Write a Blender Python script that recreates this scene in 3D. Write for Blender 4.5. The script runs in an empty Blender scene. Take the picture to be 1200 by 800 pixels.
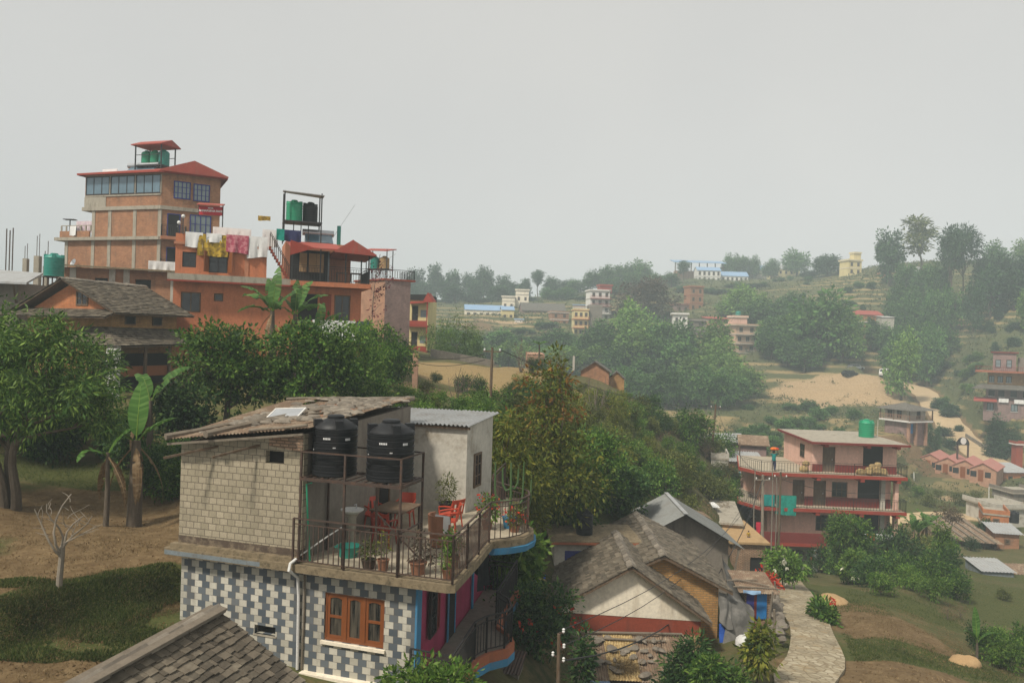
import bpy, math, random
import numpy as np
from mathutils import Vector, Matrix
sc = bpy.context.scene
COL = sc.collection
rnd = random.Random(11)
rad = math.radians
# ------------------------------------------------------------------ camera, sky, sun, exposure
FPX, ROLL = 900.0, 0.03
CR, SR = math.cos(ROLL), math.sin(ROLL)
cd = bpy.data.cameras.new('camera')
cd.sensor_width = 36.0
cd.lens = 36.0 * FPX / 1200.0
cd.clip_start = 0.1
cd.clip_end = 6000
cam = bpy.data.objects.new('camera', cd)
COL.objects.link(cam)
m3 = Matrix(((CR, -SR, 0), (0, 0, -1), (SR, CR, 0)))
cam.matrix_world = m3.to_4x4()
sc.camera = cam
SUN_EL, SUN_AZ = rad(52), rad(223)
world = bpy.data.worlds.new('World')
sc.world = world
world.use_nodes = True
wn, wl = world.node_tree.nodes, world.node_tree.links
wn.clear()
wo = wn.new('ShaderNodeOutputWorld')
bg = wn.new('ShaderNodeBackground')
sky = wn.new('ShaderNodeTexSky')
sky.sky_type = 'NISHITA'
sky.sun_disc = False
sky.sun_elevation = SUN_EL
sky.sun_rotation = SUN_AZ
sky.altitude = 1000
sky.air_density = 1.0
sky.dust_density = 4.0
sky.ozone_density = 1.0
hs = wn.new('ShaderNodeHueSaturation')
hs.inputs['Saturation'].default_value = 0.10
mx = wn.new('ShaderNodeMix')
mx.data_type = 'RGBA'
mx.inputs['Factor'].default_value = 0.72
mx.inputs[7].default_value = (6.95, 6.85, 6.62, 1)
wl.new(sky.outputs[0], hs.inputs['Color'])
wl.new(hs.outputs[0], mx.inputs[6])
wtc = wn.new('ShaderNodeTexCoord')
wnz = wn.new('ShaderNodeTexNoise')
wnz.inputs['Scale'].default_value = 1.6
wnz.inputs['Detail'].default_value = 3
wl.new(wtc.outputs['Generated'], wnz.inputs['Vector'])
wrp = wn.new('ShaderNodeValToRGB')
wrp.color_ramp.elements[0].position, wrp.color_ramp.elements[1].position = .3, .7
wrp.color_ramp.elements[0].color = (.93, .94, .95, 1)
wrp.color_ramp.elements[1].color = (1.05, 1.045, 1.03, 1)
wl.new(wnz.outputs['Fac'], wrp.inputs['Fac'])
wmu = wn.new('ShaderNodeMix')
wmu.data_type = 'RGBA'
wmu.blend_type = 'MULTIPLY'
wmu.inputs['Factor'].default_value = 1.0
wl.new(mx.outputs[2], wmu.inputs[6])
wl.new(wrp.outputs['Color'], wmu.inputs[7])
wl.new(wmu.outputs[2], bg.inputs['Color'])
bg.inputs['Strength'].default_value = 0.109
wl.new(bg.outputs[0], wo.inputs['Surface'])
sd = bpy.data.lights.new('sun', 'SUN')
sd.energy = 4.2
sd.angle = rad(6)
sd.color = (1.0, 0.935, 0.82)
sun = bpy.data.objects.new('sun', sd)
COL.objects.link(sun)
sun.location = (-30, -40, 60)
sdir = Vector((math.sin(SUN_AZ) * math.cos(SUN_EL), math.cos(SUN_AZ) * math.cos(SUN_EL), math.sin(SUN_EL)))
sun.rotation_euler = sdir.to_track_quat('Z', 'Y').to_euler()
sc.view_settings.view_transform = 'Standard'
sc.view_settings.look = 'None'
sc.view_settings.exposure = 0.0
sc.view_settings.gamma = 1.0
sc.render.engine = 'CYCLES'
sc.cycles.use_denoising = True
sc.cycles.max_bounces = 5
sc.cycles.diffuse_bounces = 3
sc.cycles.glossy_bounces = 2
sc.cycles.transmission_bounces = 2
sc.cycles.volume_bounces = 0
sc.cycles.transparent_max_bounces = 6
def ray(px, py):
	u, v = (px - 600) / FPX, (400 - py) / FPX
	return (u * CR - v * SR, 1.0, u * SR + v * CR)
def at(px, py, d):
	r = ray(px, py)
	return Vector((r[0] * d, d, r[2] * d))
# ------------------------------------------------------------------ object helpers
def tag(o, label=None, cat=None, group=None, kind=None):
	if label: o['label'] = label
	if cat: o['category'] = cat
	if group: o['group'] = group
	if kind: o['kind'] = kind
	return o
def thing(name, label, cat, loc=(0, 0, 0), rz=0.0, group=None):
	o = bpy.data.objects.new(name, None)
	o.empty_display_size = 0.3
	COL.objects.link(o)
	o.location = loc
	o.rotation_euler = (0, 0, rad(rz))
	return tag(o, label, cat, group)
KIDS = {}
def adopt(o, parent):
	o.parent = parent
	KIDS.setdefault(parent.name, []).append(o)
def copy_tree(o, parent=None):
	c = o.copy()
	COL.objects.link(c)
	if parent is not None:
		adopt(c, parent)
	for k in KIDS.get(o.name, []):
		copy_tree(k, c)
	return c
def dup(o, loc, rz=0.0, s=1.0, label=None, group=None):
	c = copy_tree(o)
	c.location = loc
	c.rotation_euler = (0, 0, rad(rz))
	c.scale = (s, s, s) if isinstance(s, (int, float)) else s
	if label: c['label'] = label
	if group: c['group'] = group
	return c
class MB:
	"""collects faces and links them as ONE mesh object"""
	def __init__(self):
		self.v, self.f, self.sm = [], [], []
	def poly(self, pts, smooth=False):
		n = len(self.v)
		self.v.extend([tuple(p) for p in pts])
		self.f.append(tuple(range(n, n + len(pts))))
		self.sm.append(smooth)
		return self
	def mesh(self, vs, fs, smooth=False):
		n = len(self.v)
		self.v.extend([tuple(p) for p in vs])
		for f in fs:
			self.f.append(tuple(i + n for i in f))
			self.sm.append(smooth)
		return self
	def hexa(self, p):
		"""eight corners: bottom 0-3 counter-clockwise from above, top 4-7"""
		return self.mesh(p, [(3, 2, 1, 0), (4, 5, 6, 7), (0, 1, 5, 4), (1, 2, 6, 5), (2, 3, 7, 6), (3, 0, 4, 7)])
	def box(self, x0, x1, y0, y1, z0, z1):
		return self.hexa([(x0, y0, z0), (x1, y0, z0), (x1, y1, z0), (x0, y1, z0), (x0, y0, z1), (x1, y0, z1), (x1, y1, z1), (x0, y1, z1)])
	def slab(self, quad, th):
		"""a quad (counter-clockwise from above) with thickness th below it, along z"""
		return self.hexa([(p[0], p[1], p[2] - th) for p in quad] + [tuple(p) for p in quad])
	def prism(self, poly, z0, z1):
		"""vertical extrusion of a plan polygon, counter-clockwise"""
		n = len(poly)
		z0s = z0 if isinstance(z0, (list, tuple)) else [z0] * n
		z1s = z1 if isinstance(z1, (list, tuple)) else [z1] * n
		vs = [(p[0], p[1], z) for p, z in zip(poly, z0s)] + [(p[0], p[1], z) for p, z in zip(poly, z1s)]
		return self.mesh(vs, [tuple(range(n))[::-1], tuple(range(n, 2 * n))] + [(i, (i + 1) % n, n + (i + 1) % n, n + i) for i in range(n)])
	def xprism(self, prof, x0, x1):
		"""profile in (y, z) extruded along x"""
		n = len(prof)
		vs = [(x0, p[0], p[1]) for p in prof] + [(x1, p[0], p[1]) for p in prof]
		return self.mesh(vs, [tuple(range(n))[::-1], tuple(range(n, 2 * n))] + [(i, (i + 1) % n, n + (i + 1) % n, n + i) for i in range(n)])
	def yprism(self, prof, y0, y1):
		"""profile in (x, z) extruded along y"""
		n = len(prof)
		vs = [(p[0], y0, p[1]) for p in prof] + [(p[0], y1, p[1]) for p in prof]
		return self.mesh(vs, [tuple(range(n)), tuple(range(n, 2 * n))[::-1]] + [((i + 1) % n, i, n + i, n + (i + 1) % n) for i in range(n)])
	def tube(self, pts, r, n=6, cap=True, smooth=True):
		pts = [Vector(p) for p in pts]
		rs = r if isinstance(r, (list, tuple)) else [r] * len(pts)
		base = len(self.v)
		up = None
		for i, p in enumerate(pts):
			d = (pts[min(i + 1, len(pts) - 1)] - pts[max(i - 1, 0)])
			if d.length < 1e-9: d = Vector((0, 0, 1))
			d.normalize()
			if up is None:
				up = Vector((1, 0, 0)) if abs(d.x) < 0.8 else Vector((0, 1, 0))
			s = up - d * up.dot(d)
			if s.length < 1e-6: s = d.orthogonal()
			s.normalize()
			up = s
			t = d.cross(s)
			for k in range(n):
				a = 2 * math.pi * (k + 0.5) / n
				self.v.append(tuple(p + (s * math.cos(a) + t * math.sin(a)) * rs[i]))
		for i in range(len(pts) - 1):
			for k in range(n):
				a, b = base + i * n + k, base + i * n + (k + 1) % n
				self.f.append((a, b, b + n, a + n)); self.sm.append(smooth)
		if cap:
			self.f.append(tuple(base + k for k in range(n))[::-1]); self.sm.append(False)
			e = base + (len(pts) - 1) * n
			self.f.append(tuple(e + k for k in range(n))); self.sm.append(False)
		return self
	def bar(self, a, b, w=0.02, h=None):
		"""square bar between two points"""
		h = h or w
		a, b = Vector(a), Vector(b)
		d = (b - a)
		if d.length < 1e-6: return self
		d.normalize()
		s = d.cross(Vector((0, 0, 1)))
		if s.length < 1e-3: s = Vector((1, 0, 0))
		s.normalize()
		t = s.cross(d)
		s, t = s * w / 2, t * h / 2
		return self.mesh([a - s - t, a + s - t, a + s + t, a - s + t, b - s - t, b + s - t, b + s + t, b - s + t],
						 [(0, 1, 2, 3), (7, 6, 5, 4), (0, 4, 5, 1), (1, 5, 6, 2), (2, 6, 7, 3), (3, 7, 4, 0)])
	def lathe(self, prof, n=20, c=(0, 0, 0), smooth=True):
		base = len(self.v)
		for (r, z) in prof:
			for k in range(n):
				a = 2 * math.pi * k / n
				self.v.append((c[0] + r * math.cos(a), c[1] + r * math.sin(a), c[2] + z))
		for i in range(len(prof) - 1):
			for k in range(n):
				a, b = base + i * n + k, base + i * n + (k + 1) % n
				self.f.append((a, b, b + n, a + n)); self.sm.append(smooth)
		self.f.append(tuple(base + k for k in range(n))[::-1]); self.sm.append(False)
		e = base + (len(prof) - 1) * n
		self.f.append(tuple(e + k for k in range(n))); self.sm.append(False)
		return self
	def blob(self, c, r, seed=0, jag=0.2, n=8):
		"""a rough lump: stone, bundle, clod"""
		q = random.Random(seed)
		rx, ry, rz_ = r if isinstance(r, (tuple, list)) else (r, r, r)
		base = len(self.v)
		rows = max(4, n // 2)
		ph = [q.uniform(0, 6.28) for _ in range(6)]
		for i in range(rows + 1):
			th = math.pi * i / rows
			for k in range(n):
				a = 2 * math.pi * k / n
				w = 1 + jag * (math.sin(2 * a + ph[0] + th) * .5 + math.sin(3 * a + ph[1]) * .3 * math.sin(2 * th + ph[2]) + q.uniform(-.4, .4))
				if i in (0, rows): w = 1
				self.v.append((c[0] + rx * math.sin(th) * math.cos(a) * w, c[1] + ry * math.sin(th) * math.sin(a) * w, c[2] - rz_ * math.cos(th) * w))
		for i in range(rows):
			for k in range(n):
				a, b = base + i * n + k, base + i * n + (k + 1) % n
				self.f.append((a, b, b + n, a + n)); self.sm.append(True)
		return self
	def corr(self, p0, pu, pv, pitch=0.08, amp=0.018, th=0.004):
		"""corrugated sheet: corner p0, edge along the corrugations pv, edge across them pu"""
		p0, pu, pv = Vector(p0), Vector(pu), Vector(pv)
		n = max(2, int(round(pu.length / pitch)))
		nn = pu.cross(pv).normalized()
		base = len(self.v)
		segs = n * 6
		for j in range(3):
			for i in range(segs + 1):
				h = amp * math.sin(2 * math.pi * i / 6.0)
				self.v.append(tuple(p0 + pu * (i / segs) + pv * (j / 2.0) + nn * h))
		for j in range(2):
			for i in range(segs):
				a = base + j * (segs + 1) + i
				self.f.append((a, a + 1, a + segs + 2, a + segs + 1)); self.sm.append(True)
		return self
	def build(self, name, mat, parent=None, uv=True, sharp=40):
		me = bpy.data.meshes.new(name)
		me.from_pydata(self.v, [], self.f)
		if any(self.sm):
			me.polygons.foreach_set('use_smooth', np.array(self.sm, dtype=bool))
			try: me.set_sharp_from_angle(angle=rad(sharp))
			except Exception: pass
		if uv:
			ul = me.uv_layers.new(name='UVMap')
			nv = len(me.vertices)
			co = np.empty(nv * 3); me.vertices.foreach_get('co', co); co = co.reshape(-1, 3)
			nl = len(me.loops)
			li = np.empty(nl, dtype=np.int32); me.loops.foreach_get('vertex_index', li)
			npoly = len(me.polygons)
			tot = np.empty(npoly, dtype=np.int32); me.polygons.foreach_get('loop_total', tot)
			nr = np.empty(npoly * 3); me.polygons.foreach_get('normal', nr); nr = nr.reshape(-1, 3)
			N = np.repeat(nr, tot, axis=0)
			P = co[li]
			hz = np.hypot(N[:, 0], N[:, 1])
			flat = hz < 0.05
			hz1 = np.where(flat, 1, hz)
			T = np.stack([-N[:, 1] / hz1, N[:, 0] / hz1, np.zeros(nl)], 1)
			T[flat] = (1, 0, 0)
			B = np.cross(N, T)
			B[flat] = (0, 1, 0)
			ul.data.foreach_set('uv', np.stack([(P * T).sum(1), (P * B).sum(1)], 1).astype(np.float32).ravel())
		me.materials.append(mat)
		o = bpy.data.objects.new(name, me)
		COL.objects.link(o)
		if parent is not None: adopt(o, parent)
		return o
def solo(mb, name, mat, label, cat, loc=(0, 0, 0), rz=0.0, group=None, uv=True):
	o = mb.build(name, mat, None, uv)
	o.location = loc
	o.rotation_euler = (0, 0, rad(rz))
	return tag(o, label, cat, group)
# ------------------------------------------------------------------ materials
class NT:
	def __init__(self, name):
		self.m = bpy.data.materials.new(name)
		self.m.use_nodes = True
		self.t = self.m.node_tree
		self.n, self.l = self.t.nodes, self.t.links
		self.b = self.n['Principled BSDF']
		self.tc = self.n.new('ShaderNodeTexCoord')
	def put(self, node, sock, val):
		s = node.inputs[sock]
		if hasattr(val, 'is_output') and val.is_output: self.l.new(val, s)
		else: s.default_value = val
	def math(self, op, a, b=0.0, c=0.0):
		n = self.n.new('ShaderNodeMath'); n.operation = op
		self.put(n, 0, a); self.put(n, 1, b)
		if op in ('MULTIPLY_ADD', 'COMPARE', 'SMOOTH_MIN'): self.put(n, 2, c)
		return n.outputs[0]
	def noise(self, vec, scale, detail=4, rough=0.6):
		n = self.n.new('ShaderNodeTexNoise')
		n.inputs['Scale'].default_value = scale
		n.inputs['Detail'].default_value = detail
		n.inputs['Roughness'].default_value = rough
		if vec is not None: self.l.new(vec, n.inputs['Vector'])
		return n.outputs['Fac']
	def mapping(self, vec, scale):
		n = self.n.new('ShaderNodeMapping')
		n.inputs['Scale'].default_value = scale
		self.l.new(vec, n.inputs['Vector'])
		return n.outputs[0]
	def ramp(self, fac, stops, interp='LINEAR'):
		n = self.n.new('ShaderNodeValToRGB')
		n.color_ramp.interpolation = interp
		els = n.color_ramp.elements
		while len(els) < len(stops): els.new(0.5)
		for e, (p, c) in zip(els, stops):
			e.position = p
			e.color = (c[0], c[1], c[2], 1) if isinstance(c, (tuple, list)) else (c, c, c, 1)
		self.l.new(fac, n.inputs['Fac'])
		return n.outputs['Color']
	def mix(self, fac, a, b, blend='MIX'):
		n = self.n.new('ShaderNodeMix'); n.data_type = 'RGBA'; n.blend_type = blend
		self.put(n, 'Factor', fac)
		for i, v in ((6, a), (7, b)):
			if hasattr(v, 'is_output') and v.is_output: self.l.new(v, n.inputs[i])
			else: n.inputs[i].default_value = (v[0], v[1], v[2], 1)
		return n.outputs[2]
	def scale(self, col, f):
		"""multiply a colour by a grey factor"""
		n = self.n.new('ShaderNodeMix'); n.data_type = 'RGBA'; n.blend_type = 'MULTIPLY'
		n.inputs['Factor'].default_value = 1
		self.l.new(col, n.inputs[6])
		self.l.new(f, n.inputs[7])
		return n.outputs[2]
	def bump(self, h, strength=0.4, dist=0.02):
		n = self.n.new('ShaderNodeBump')
		n.inputs['Strength'].default_value = strength
		n.inputs['Distance'].default_value = dist
		self.l.new(h, n.inputs['Height'])
		self.l.new(n.outputs[0], self.b.inputs['Normal'])
	def done(self, col, rough=0.8, metal=0.0, spec=0.3):
		if hasattr(col, 'is_output'): self.l.new(col, self.b.inputs['Base Color'])
		else: self.b.inputs['Base Color'].default_value = (col[0], col[1], col[2], 1)
		self.b.inputs['Roughness'].default_value = rough
		self.b.inputs['Metallic'].default_value = metal
		self.b.inputs['Specular IOR Level'].default_value = spec
		return self.m
def surf(name, col, rough=0.8, var=0.22, scale=2.0, stain=None, stain_amt=0.5, streak=True, island=0.0, bump=0.25, bscale=30, metal=0.0, spec=0.3, objrand=0.0):
	"""painted, plastered or plain surface with blotches, rain streaks and dirt"""
	t = NT(name)
	P = t.tc.outputs['Object']
	n1 = t.noise(P, scale, 6, .65)
	c = t.mix(n1, [x * (1 - var) for x in col], [min(1, x * (1 + var)) for x in col])
	c = t.mix(0.6, c, t.scale(c, t.ramp(t.noise(P, scale * 9, 4, .7), [(.3, .75), (.7, 1.2)])))
	if stain:
		q = t.mapping(P, (scale * .9, scale * .9, scale * .16)) if streak else t.mapping(P, (scale * .5,) * 3)
		s = t.ramp(t.noise(q, 2.2, 5, .7), [(.5, 0), (.72, 1)])
		c = t.mix(t.math('MULTIPLY', s, stain_amt), c, stain)
	if island:
		g = t.n.new('ShaderNodeNewGeometry')
		c = t.scale(c, t.ramp(g.outputs['Random Per Island'], [(0, 1 - island), (1, 1 + island)]))
	if objrand:
		oi = t.n.new('ShaderNodeObjectInfo')
		c = t.scale(c, t.ramp(oi.outputs['Random'], [(0, 1 - objrand), (1, 1 + objrand)]))
	if bump: t.bump(t.noise(P, bscale, 4, .6), bump, .01)
	return t.done(c, rough, metal, spec)
def brickwork(name, c1, c2, mortar, bw=0.22, bh=0.075, ms=0.012, rough=0.85, var=.3, bump=0.5, stain=(.10, .09, .075), stain_amt=.75):
	t = NT(name)
	U = t.tc.outputs['UV']
	b = t.n.new('ShaderNodeTexBrick')
	b.inputs['Scale'].default_value = 1
	b.inputs['Brick Width'].default_value = bw
	b.inputs['Row Height'].default_value = bh
	b.inputs['Mortar Size'].default_value = ms
	b.inputs['Mortar Smooth'].default_value = .25
	b.inputs['Bias'].default_value = 0
	for k, v in (('Color1', c1), ('Color2', c2), ('Mortar', mortar)): b.inputs[k].default_value = (v[0], v[1], v[2], 1)
	t.l.new(U, b.inputs['Vector'])
	c = b.outputs['Color']
	P = t.tc.outputs['Object']
	c = t.scale(c, t.ramp(t.noise(P, 1.3, 6, .7), [(.25, 1 - var), (.75, 1 + var)]))
	q = t.mapping(P, (1.1, 1.1, .25))
	s = t.ramp(t.noise(q, 2.0, 5, .7), [(.5, 0), (.75, 1)])
	c = t.mix(t.math('MULTIPLY', s, stain_amt), c, stain)
	c = t.scale(c, t.ramp(t.noise(P, 25, 3, .7), [(.3, .82), (.7, 1.15)]))
	h = t.math('MULTIPLY_ADD', b.outputs['Fac'], -1.0, t.math('MULTIPLY', t.noise(P, 40, 3), .5))
	t.bump(h, bump, .012)
	return t.done(c, rough)
def tile_zigzag(name):
	"""grey tiles with every second one white, each course half a tile along"""
	t = NT(name)
	W, H = 0.205, 0.152
	s = t.n.new('ShaderNodeSeparateXYZ')
	t.l.new(t.tc.outputs['UV'], s.inputs[0])
	v = t.math('DIVIDE', s.outputs[1], H)
	row = t.math('FLOOR', v)
	odd = t.math('FLOORED_MODULO', row, 2)
	u = t.math('ADD', t.math('DIVIDE', s.outputs[0], W), t.math('MULTIPLY', odd, .5))
	idx = t.math('FLOOR', u)
	white = t.math('LESS_THAN', t.math('FLOORED_MODULO', idx, 2), .5)
	fu, fv = t.math('FRACT', u), t.math('FRACT', v)
	e = t.math('MINIMUM', t.math('MULTIPLY', t.math('MINIMUM', fu, t.math('SUBTRACT', 1, fu)), W), t.math('MULTIPLY', t.math('MINIMUM', fv, t.math('SUBTRACT', 1, fv)), H))
	joint = t.math('LESS_THAN', e, .004)
	cv = t.n.new('ShaderNodeCombineXYZ')
	t.l.new(idx, cv.inputs[0]); t.l.new(row, cv.inputs[1])
	wn_ = t.n.new('ShaderNodeTexWhiteNoise'); wn_.noise_dimensions = '3D'
	t.l.new(cv.outputs[0], wn_.inputs['Vector'])
	r = wn_.outputs['Value']
	g = t.ramp(r, [(0, (.075, .09, .105)), (.6, (.105, .122, .138)), (1, (.155, .17, .18))])
	w = t.ramp(r, [(0, (.38, .36, .30)), (1, (.56, .53, .45))])
	c = t.mix(white, g, w)
	P = t.tc.outputs['Object']
	blot = t.ramp(t.noise(P, 14, 5, .75), [(.5, 0), (.7, 1)])
	c = t.mix(t.math('MULTIPLY', blot, t.math('MULTIPLY', white, .35)), c, (.28, .24, .18))
	c = t.mix(joint, c, (.13, .12, .11))
	grime = t.ramp(t.noise(t.mapping(P, (1.2, 1.2, .25)), 2.0, 5, .7), [(.5, 0), (.78, 1)])
	c = t.mix(t.math('MULTIPLY', grime, .65), c, (.13, .11, .085))
	t.bump(t.math('SUBTRACT', 1, joint), .3, .004)
	return t.done(c, .55)
def leafmat(name, a, b, c_, trans=.25, rough=.55, orand=.25):
	t = NT(name)
	g = t.n.new('ShaderNodeNewGeometry')
	oi = t.n.new('ShaderNodeObjectInfo')
	c = t.ramp(g.outputs['Random Per Island'], [(0, a), (.55, b), (1, c_)])
	c = t.scale(c, t.ramp(oi.outputs['Random'], [(0, 1 - orand), (1, 1 + orand)]))
	big = t.noise(t.tc.outputs['Object'], .9, 3, .5)
	c = t.scale(c, t.ramp(big, [(.3, .72), (.7, 1.3)]))
	m = t.done(c, rough, 0, .16)
	tr = t.n.new('ShaderNodeBsdfTranslucent')
	t.l.new(c, tr.inputs['Color'])
	ms = t.n.new('ShaderNodeMixShader')
	ms.inputs[0].default_value = trans
	t.l.new(t.b.outputs[0], ms.inputs[1]); t.l.new(tr.outputs[0], ms.inputs[2])
	t.l.new(ms.outputs[0], t.n['Material Output'].inputs['Surface'])
	return m
def glassy(name, col, rough=.08, spec=.6):
	t = NT(name)
	return t.done(t.mix(t.noise(t.tc.outputs['Object'], 1.5, 3), [x * .6 for x in col], [x * 1.4 for x in col]), rough, 0, spec)
M = {}
M['slate'] = surf('slate', (.105, .086, .062), .9, .35, 1.6, (.22, .19, .14), .6, False, island=.42, bump=.5, bscale=25)
M['slate_far'] = brickwork('slate_far', (.10, .09, .075), (.16, .145, .12), (.045, .04, .035), .28, .2, .014, .9, .3, .8, (.22, .21, .18), .4)
M['block'] = brickwork('block', (.275, .238, .165), (.35, .30, .215), (.15, .125, .09), .206, .152, .010, .9, .14, .5, (.13, .105, .075), .30)
M['brick'] = brickwork('brick', (.29, .115, .052), (.39, .165, .075), (.27, .19, .125), stain=(.17, .11, .07))
M['brick_pale'] = brickwork('brick_pale', (.36, .17, .10), (.45, .225, .135), (.36, .27, .20), stain=(.25, .17, .12))
M['brick_orange'] = brickwork('brick_orange', (.40, .125, .042), (.50, .175, .06), (.33, .18, .10), stain=(.2, .09, .045))
M['brick_purple'] = brickwork('brick_purple', (.21, .125, .11), (.27, .165, .145), (.22, .18, .165), stain=(.13, .1, .09))
M['brick_ochre'] = brickwork('brick_ochre', (.33, .165, .05), (.45, .24, .085), (.25, .17, .08), .24, .085, .016, stain=(.18, .09, .04))
M['brick_loose'] = brickwork('brick_loose', (.30, .17, .10), (.40, .26, .17), (.16, .11, .07), .21, .07, .02)
M['zigzag'] = tile_zigzag('zigzag')
M['concrete'] = surf('concrete', (.33, .295, .235), .9, .3, 1.5, (.10, .085, .065), .7, True, bump=.4)
M['moss_concrete'] = surf('moss_concrete', (.20, .155, .095), .95, .55, 6.0, (.045, .038, .022), 1.0, False, bump=.6, bscale=18)
M['floor_concrete'] = surf('floor_concrete', (.36, .31, .23), .9, .3, 1.1, (.16, .13, .09), .6, False, bump=.3)
M['base_grime'] = surf('base_grime', (.085, .062, .045), .95, .6, 5, (.25, .20, .135), .9, False)
M['plaster'] = surf('plaster', (.45, .42, .36), .9, .3, 1.0, (.20, .16, .11), .85, False)
M['plaster_dark'] = surf('plaster_dark', (.19, .165, .135), .9, .3, 1.0, (.09, .075, .06), .7, True)
M['blue_grey'] = surf('blue_grey', (.165, .19, .20), .8, .3, 3, (.12, .10, .075), .85, False)
M['orange'] = surf('orange', (.47, .165, .078), .85, .16, 1.0, (.25, .10, .055), .8, True)
M['orange_dull'] = surf('orange_dull', (.42, .18, .10), .85, .16, 1.0, (.26, .12, .07), .5, True)
M['pink'] = surf('pink', (.66, .41, .32), .85, .12, .8, (.36, .22, .17), .5, True)
M['magenta'] = surf('magenta', (.30, .032, .085), .75, .25, 1.4, (.16, .025, .045), .6, True)
M['blue_trim'] = surf('blue_trim', (.045, .20, .36), .7, .25, 3, (.14, .16, .17), .6, True)
M['terracotta'] = surf('terracotta', (.33, .11, .055), .8, .25, 3, (.15, .09, .06), .6, True)
M['red_paint'] = surf('red_paint', (.29, .042, .024), .75, .2, 1.2, (.2, .06, .04), .5, True)
M['dark_red'] = surf('dark_red', (.17, .028, .022), .75, .2, 1.2)
M['cream'] = surf('cream', (.78, .70, .56), .85, .10, .9, (.42, .33, .22), .6, True)
M['yellow'] = surf('yellow', (.62, .52, .26), .85, .12, .8, (.4, .3, .15), .5, True)
M['white'] = surf('white', (.68, .66, .62), .8, .10, 1, (.4, .37, .32), .5, True)
M['ochre_red'] = surf('ochre_red', (.26, .055, .028), .85, .2, 1.2, (.13, .05, .035), .6, True)
M['wood'] = surf('wood', (.115, .075, .045), .8, .35, 4, (.22, .19, .15), .5, True)
M['wood_grey'] = surf('wood_grey', (.17, .14, .105), .85, .4, 4, (.07, .055, .04), .6, False)
M['orange_wood'] = surf('orange_wood', (.20, .062, .017), .45, .25, 5, (.2, .06, .015), .6, True, spec=.5)
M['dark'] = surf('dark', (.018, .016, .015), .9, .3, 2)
M['iron'] = surf('iron', (.055, .035, .026), .65, .5, 8, (.15, .065, .03), .6, False, spec=.4)
M['black_iron'] = surf('black_iron', (.022, .021, .021), .6, .4, 8, (.07, .045, .03), .5, False, spec=.4)
M['steel'] = surf('steel', (.45, .46, .47), .35, .2, 4, None, metal=.8)
M['tin'] = surf('tin', (.36, .365, .36), .55, .22, 1.2, (.19, .15, .11), .55, False, metal=.25)
M['tin_dark'] = surf('tin_dark', (.18, .185, .175), .6, .25, 1.2, (.12, .10, .08), .55, False, metal=.2)
M['tin_rust'] = surf('tin_rust', (.185, .125, .082), .95, .5, 2.6, (.36, .295, .21), .95, False)
M['tin_red'] = surf('tin_red', (.31, .06, .042), .7, .25, 1.5, (.24, .12, .085), .8, True)
M['tin_blue'] = surf('tin_blue', (.22, .34, .50), .6, .2, 1.5, (.3, .3, .32), .5, False)
M['black_plastic'] = surf('black_plastic', (.012, .0125, .014), .5, .25, 3, (.03, .027, .024), .5, True, bump=.05, spec=.28)
M['green_plastic'] = surf('green_plastic', (.015, .27, .135), .45, .18, 2, (.03, .2, .11), .5, True, bump=.05, spec=.45)
M['teal_plastic'] = surf('teal_plastic', (.02, .22, .17), .45, .18, 2, (.05, .16, .12), .5, True, bump=.05, spec=.45)
M['red_plastic'] = surf('red_plastic', (.42, .055, .025), .42, .15, 3, None, bump=.05, spec=.5)
M['dull_red_plastic'] = surf('dull_red_plastic', (.25, .035, .022), .5, .2, 3, None, bump=.05)
M['white_plastic'] = surf('white_plastic', (.66, .65, .62), .45, .1, 3, (.4, .36, .3), .4, True, bump=.05)
M['glass_dark'] = glassy('glass_dark', (.020, .022, .024))
M['glass_sky'] = glassy('glass_sky', (.10, .16, .20), .06, .9)
M['glass_pale'] = glassy('glass_pale', (.16, .20, .21), .15, .7)
M['solar'] = glassy('solar', (.30, .31, .32), .35, .6)
M['bark'] = surf('bark', (.10, .078, .056), .95, .4, 5, (.2, .17, .13), .6, True, bump=.8, bscale=16)
M['bark_pale'] = surf('bark_pale', (.24, .205, .16), .9, .35, 5, (.1, .08, .06), .6, True, bump=.6, bscale=16)
M['twig'] = surf('twig', (.135, .105, .085), .9, .3, 5, None, bump=.3)
M['stone'] = surf('stone', (.17, .145, .115), .9, .35, 3, (.28, .25, .2), .5, False, island=.3, bump=.7, bscale=14)
M['soil_pot'] = surf('soil_pot', (.07, .05, .035), .95, .4, 8)
M['clay'] = surf('clay', (.25, .115, .065), .85, .25, 6, (.2, .12, .09), .5, True)
M['mud'] = surf('mud', (.36, .235, .115), .95, .25, 2, (.45, .31, .16), .5, False, bump=.6, bscale=8)
M['skin'] = surf('skin', (.28, .155, .10), .6, .1, 6, None, bump=0)
M['hair'] = surf('hair', (.012, .010, .009), .6, .3, 20, None, bump=.2)
M['peach'] = surf('peach', (.56, .37, .25), .85, .12, .8, (.36, .25, .18), .5, True)
M['pinkroof'] = surf('pinkroof', (.40, .17, .135), .8, .2, 1.2, (.30, .2, .16), .6, False)
def cloth(name, col, col2=None, scale=5):
	t = NT(name)
	P = t.tc.outputs['Object']
	if col2:
		c = t.mix(t.ramp(t.noise(P, scale, 3, .6), [(.44, 0), (.56, 1)]), col, col2)
	else:
		c = t.mix(t.noise(P, 3, 4), [x * .82 for x in col], [min(1, x * 1.12) for x in col])
	t.bump(t.noise(P, 9, 3), .5, .03)
	return t.done(c, .9, 0, .1)
M['cloth_white'] = cloth('cloth_white', (.70, .69, .67))
M['cloth_gold'] = cloth('cloth_gold', (.45, .30, .04), (.20, .13, .03), 3)
M['cloth_rose'] = cloth('cloth_rose', (.36, .075, .11), (.50, .20, .22), 4)
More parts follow.
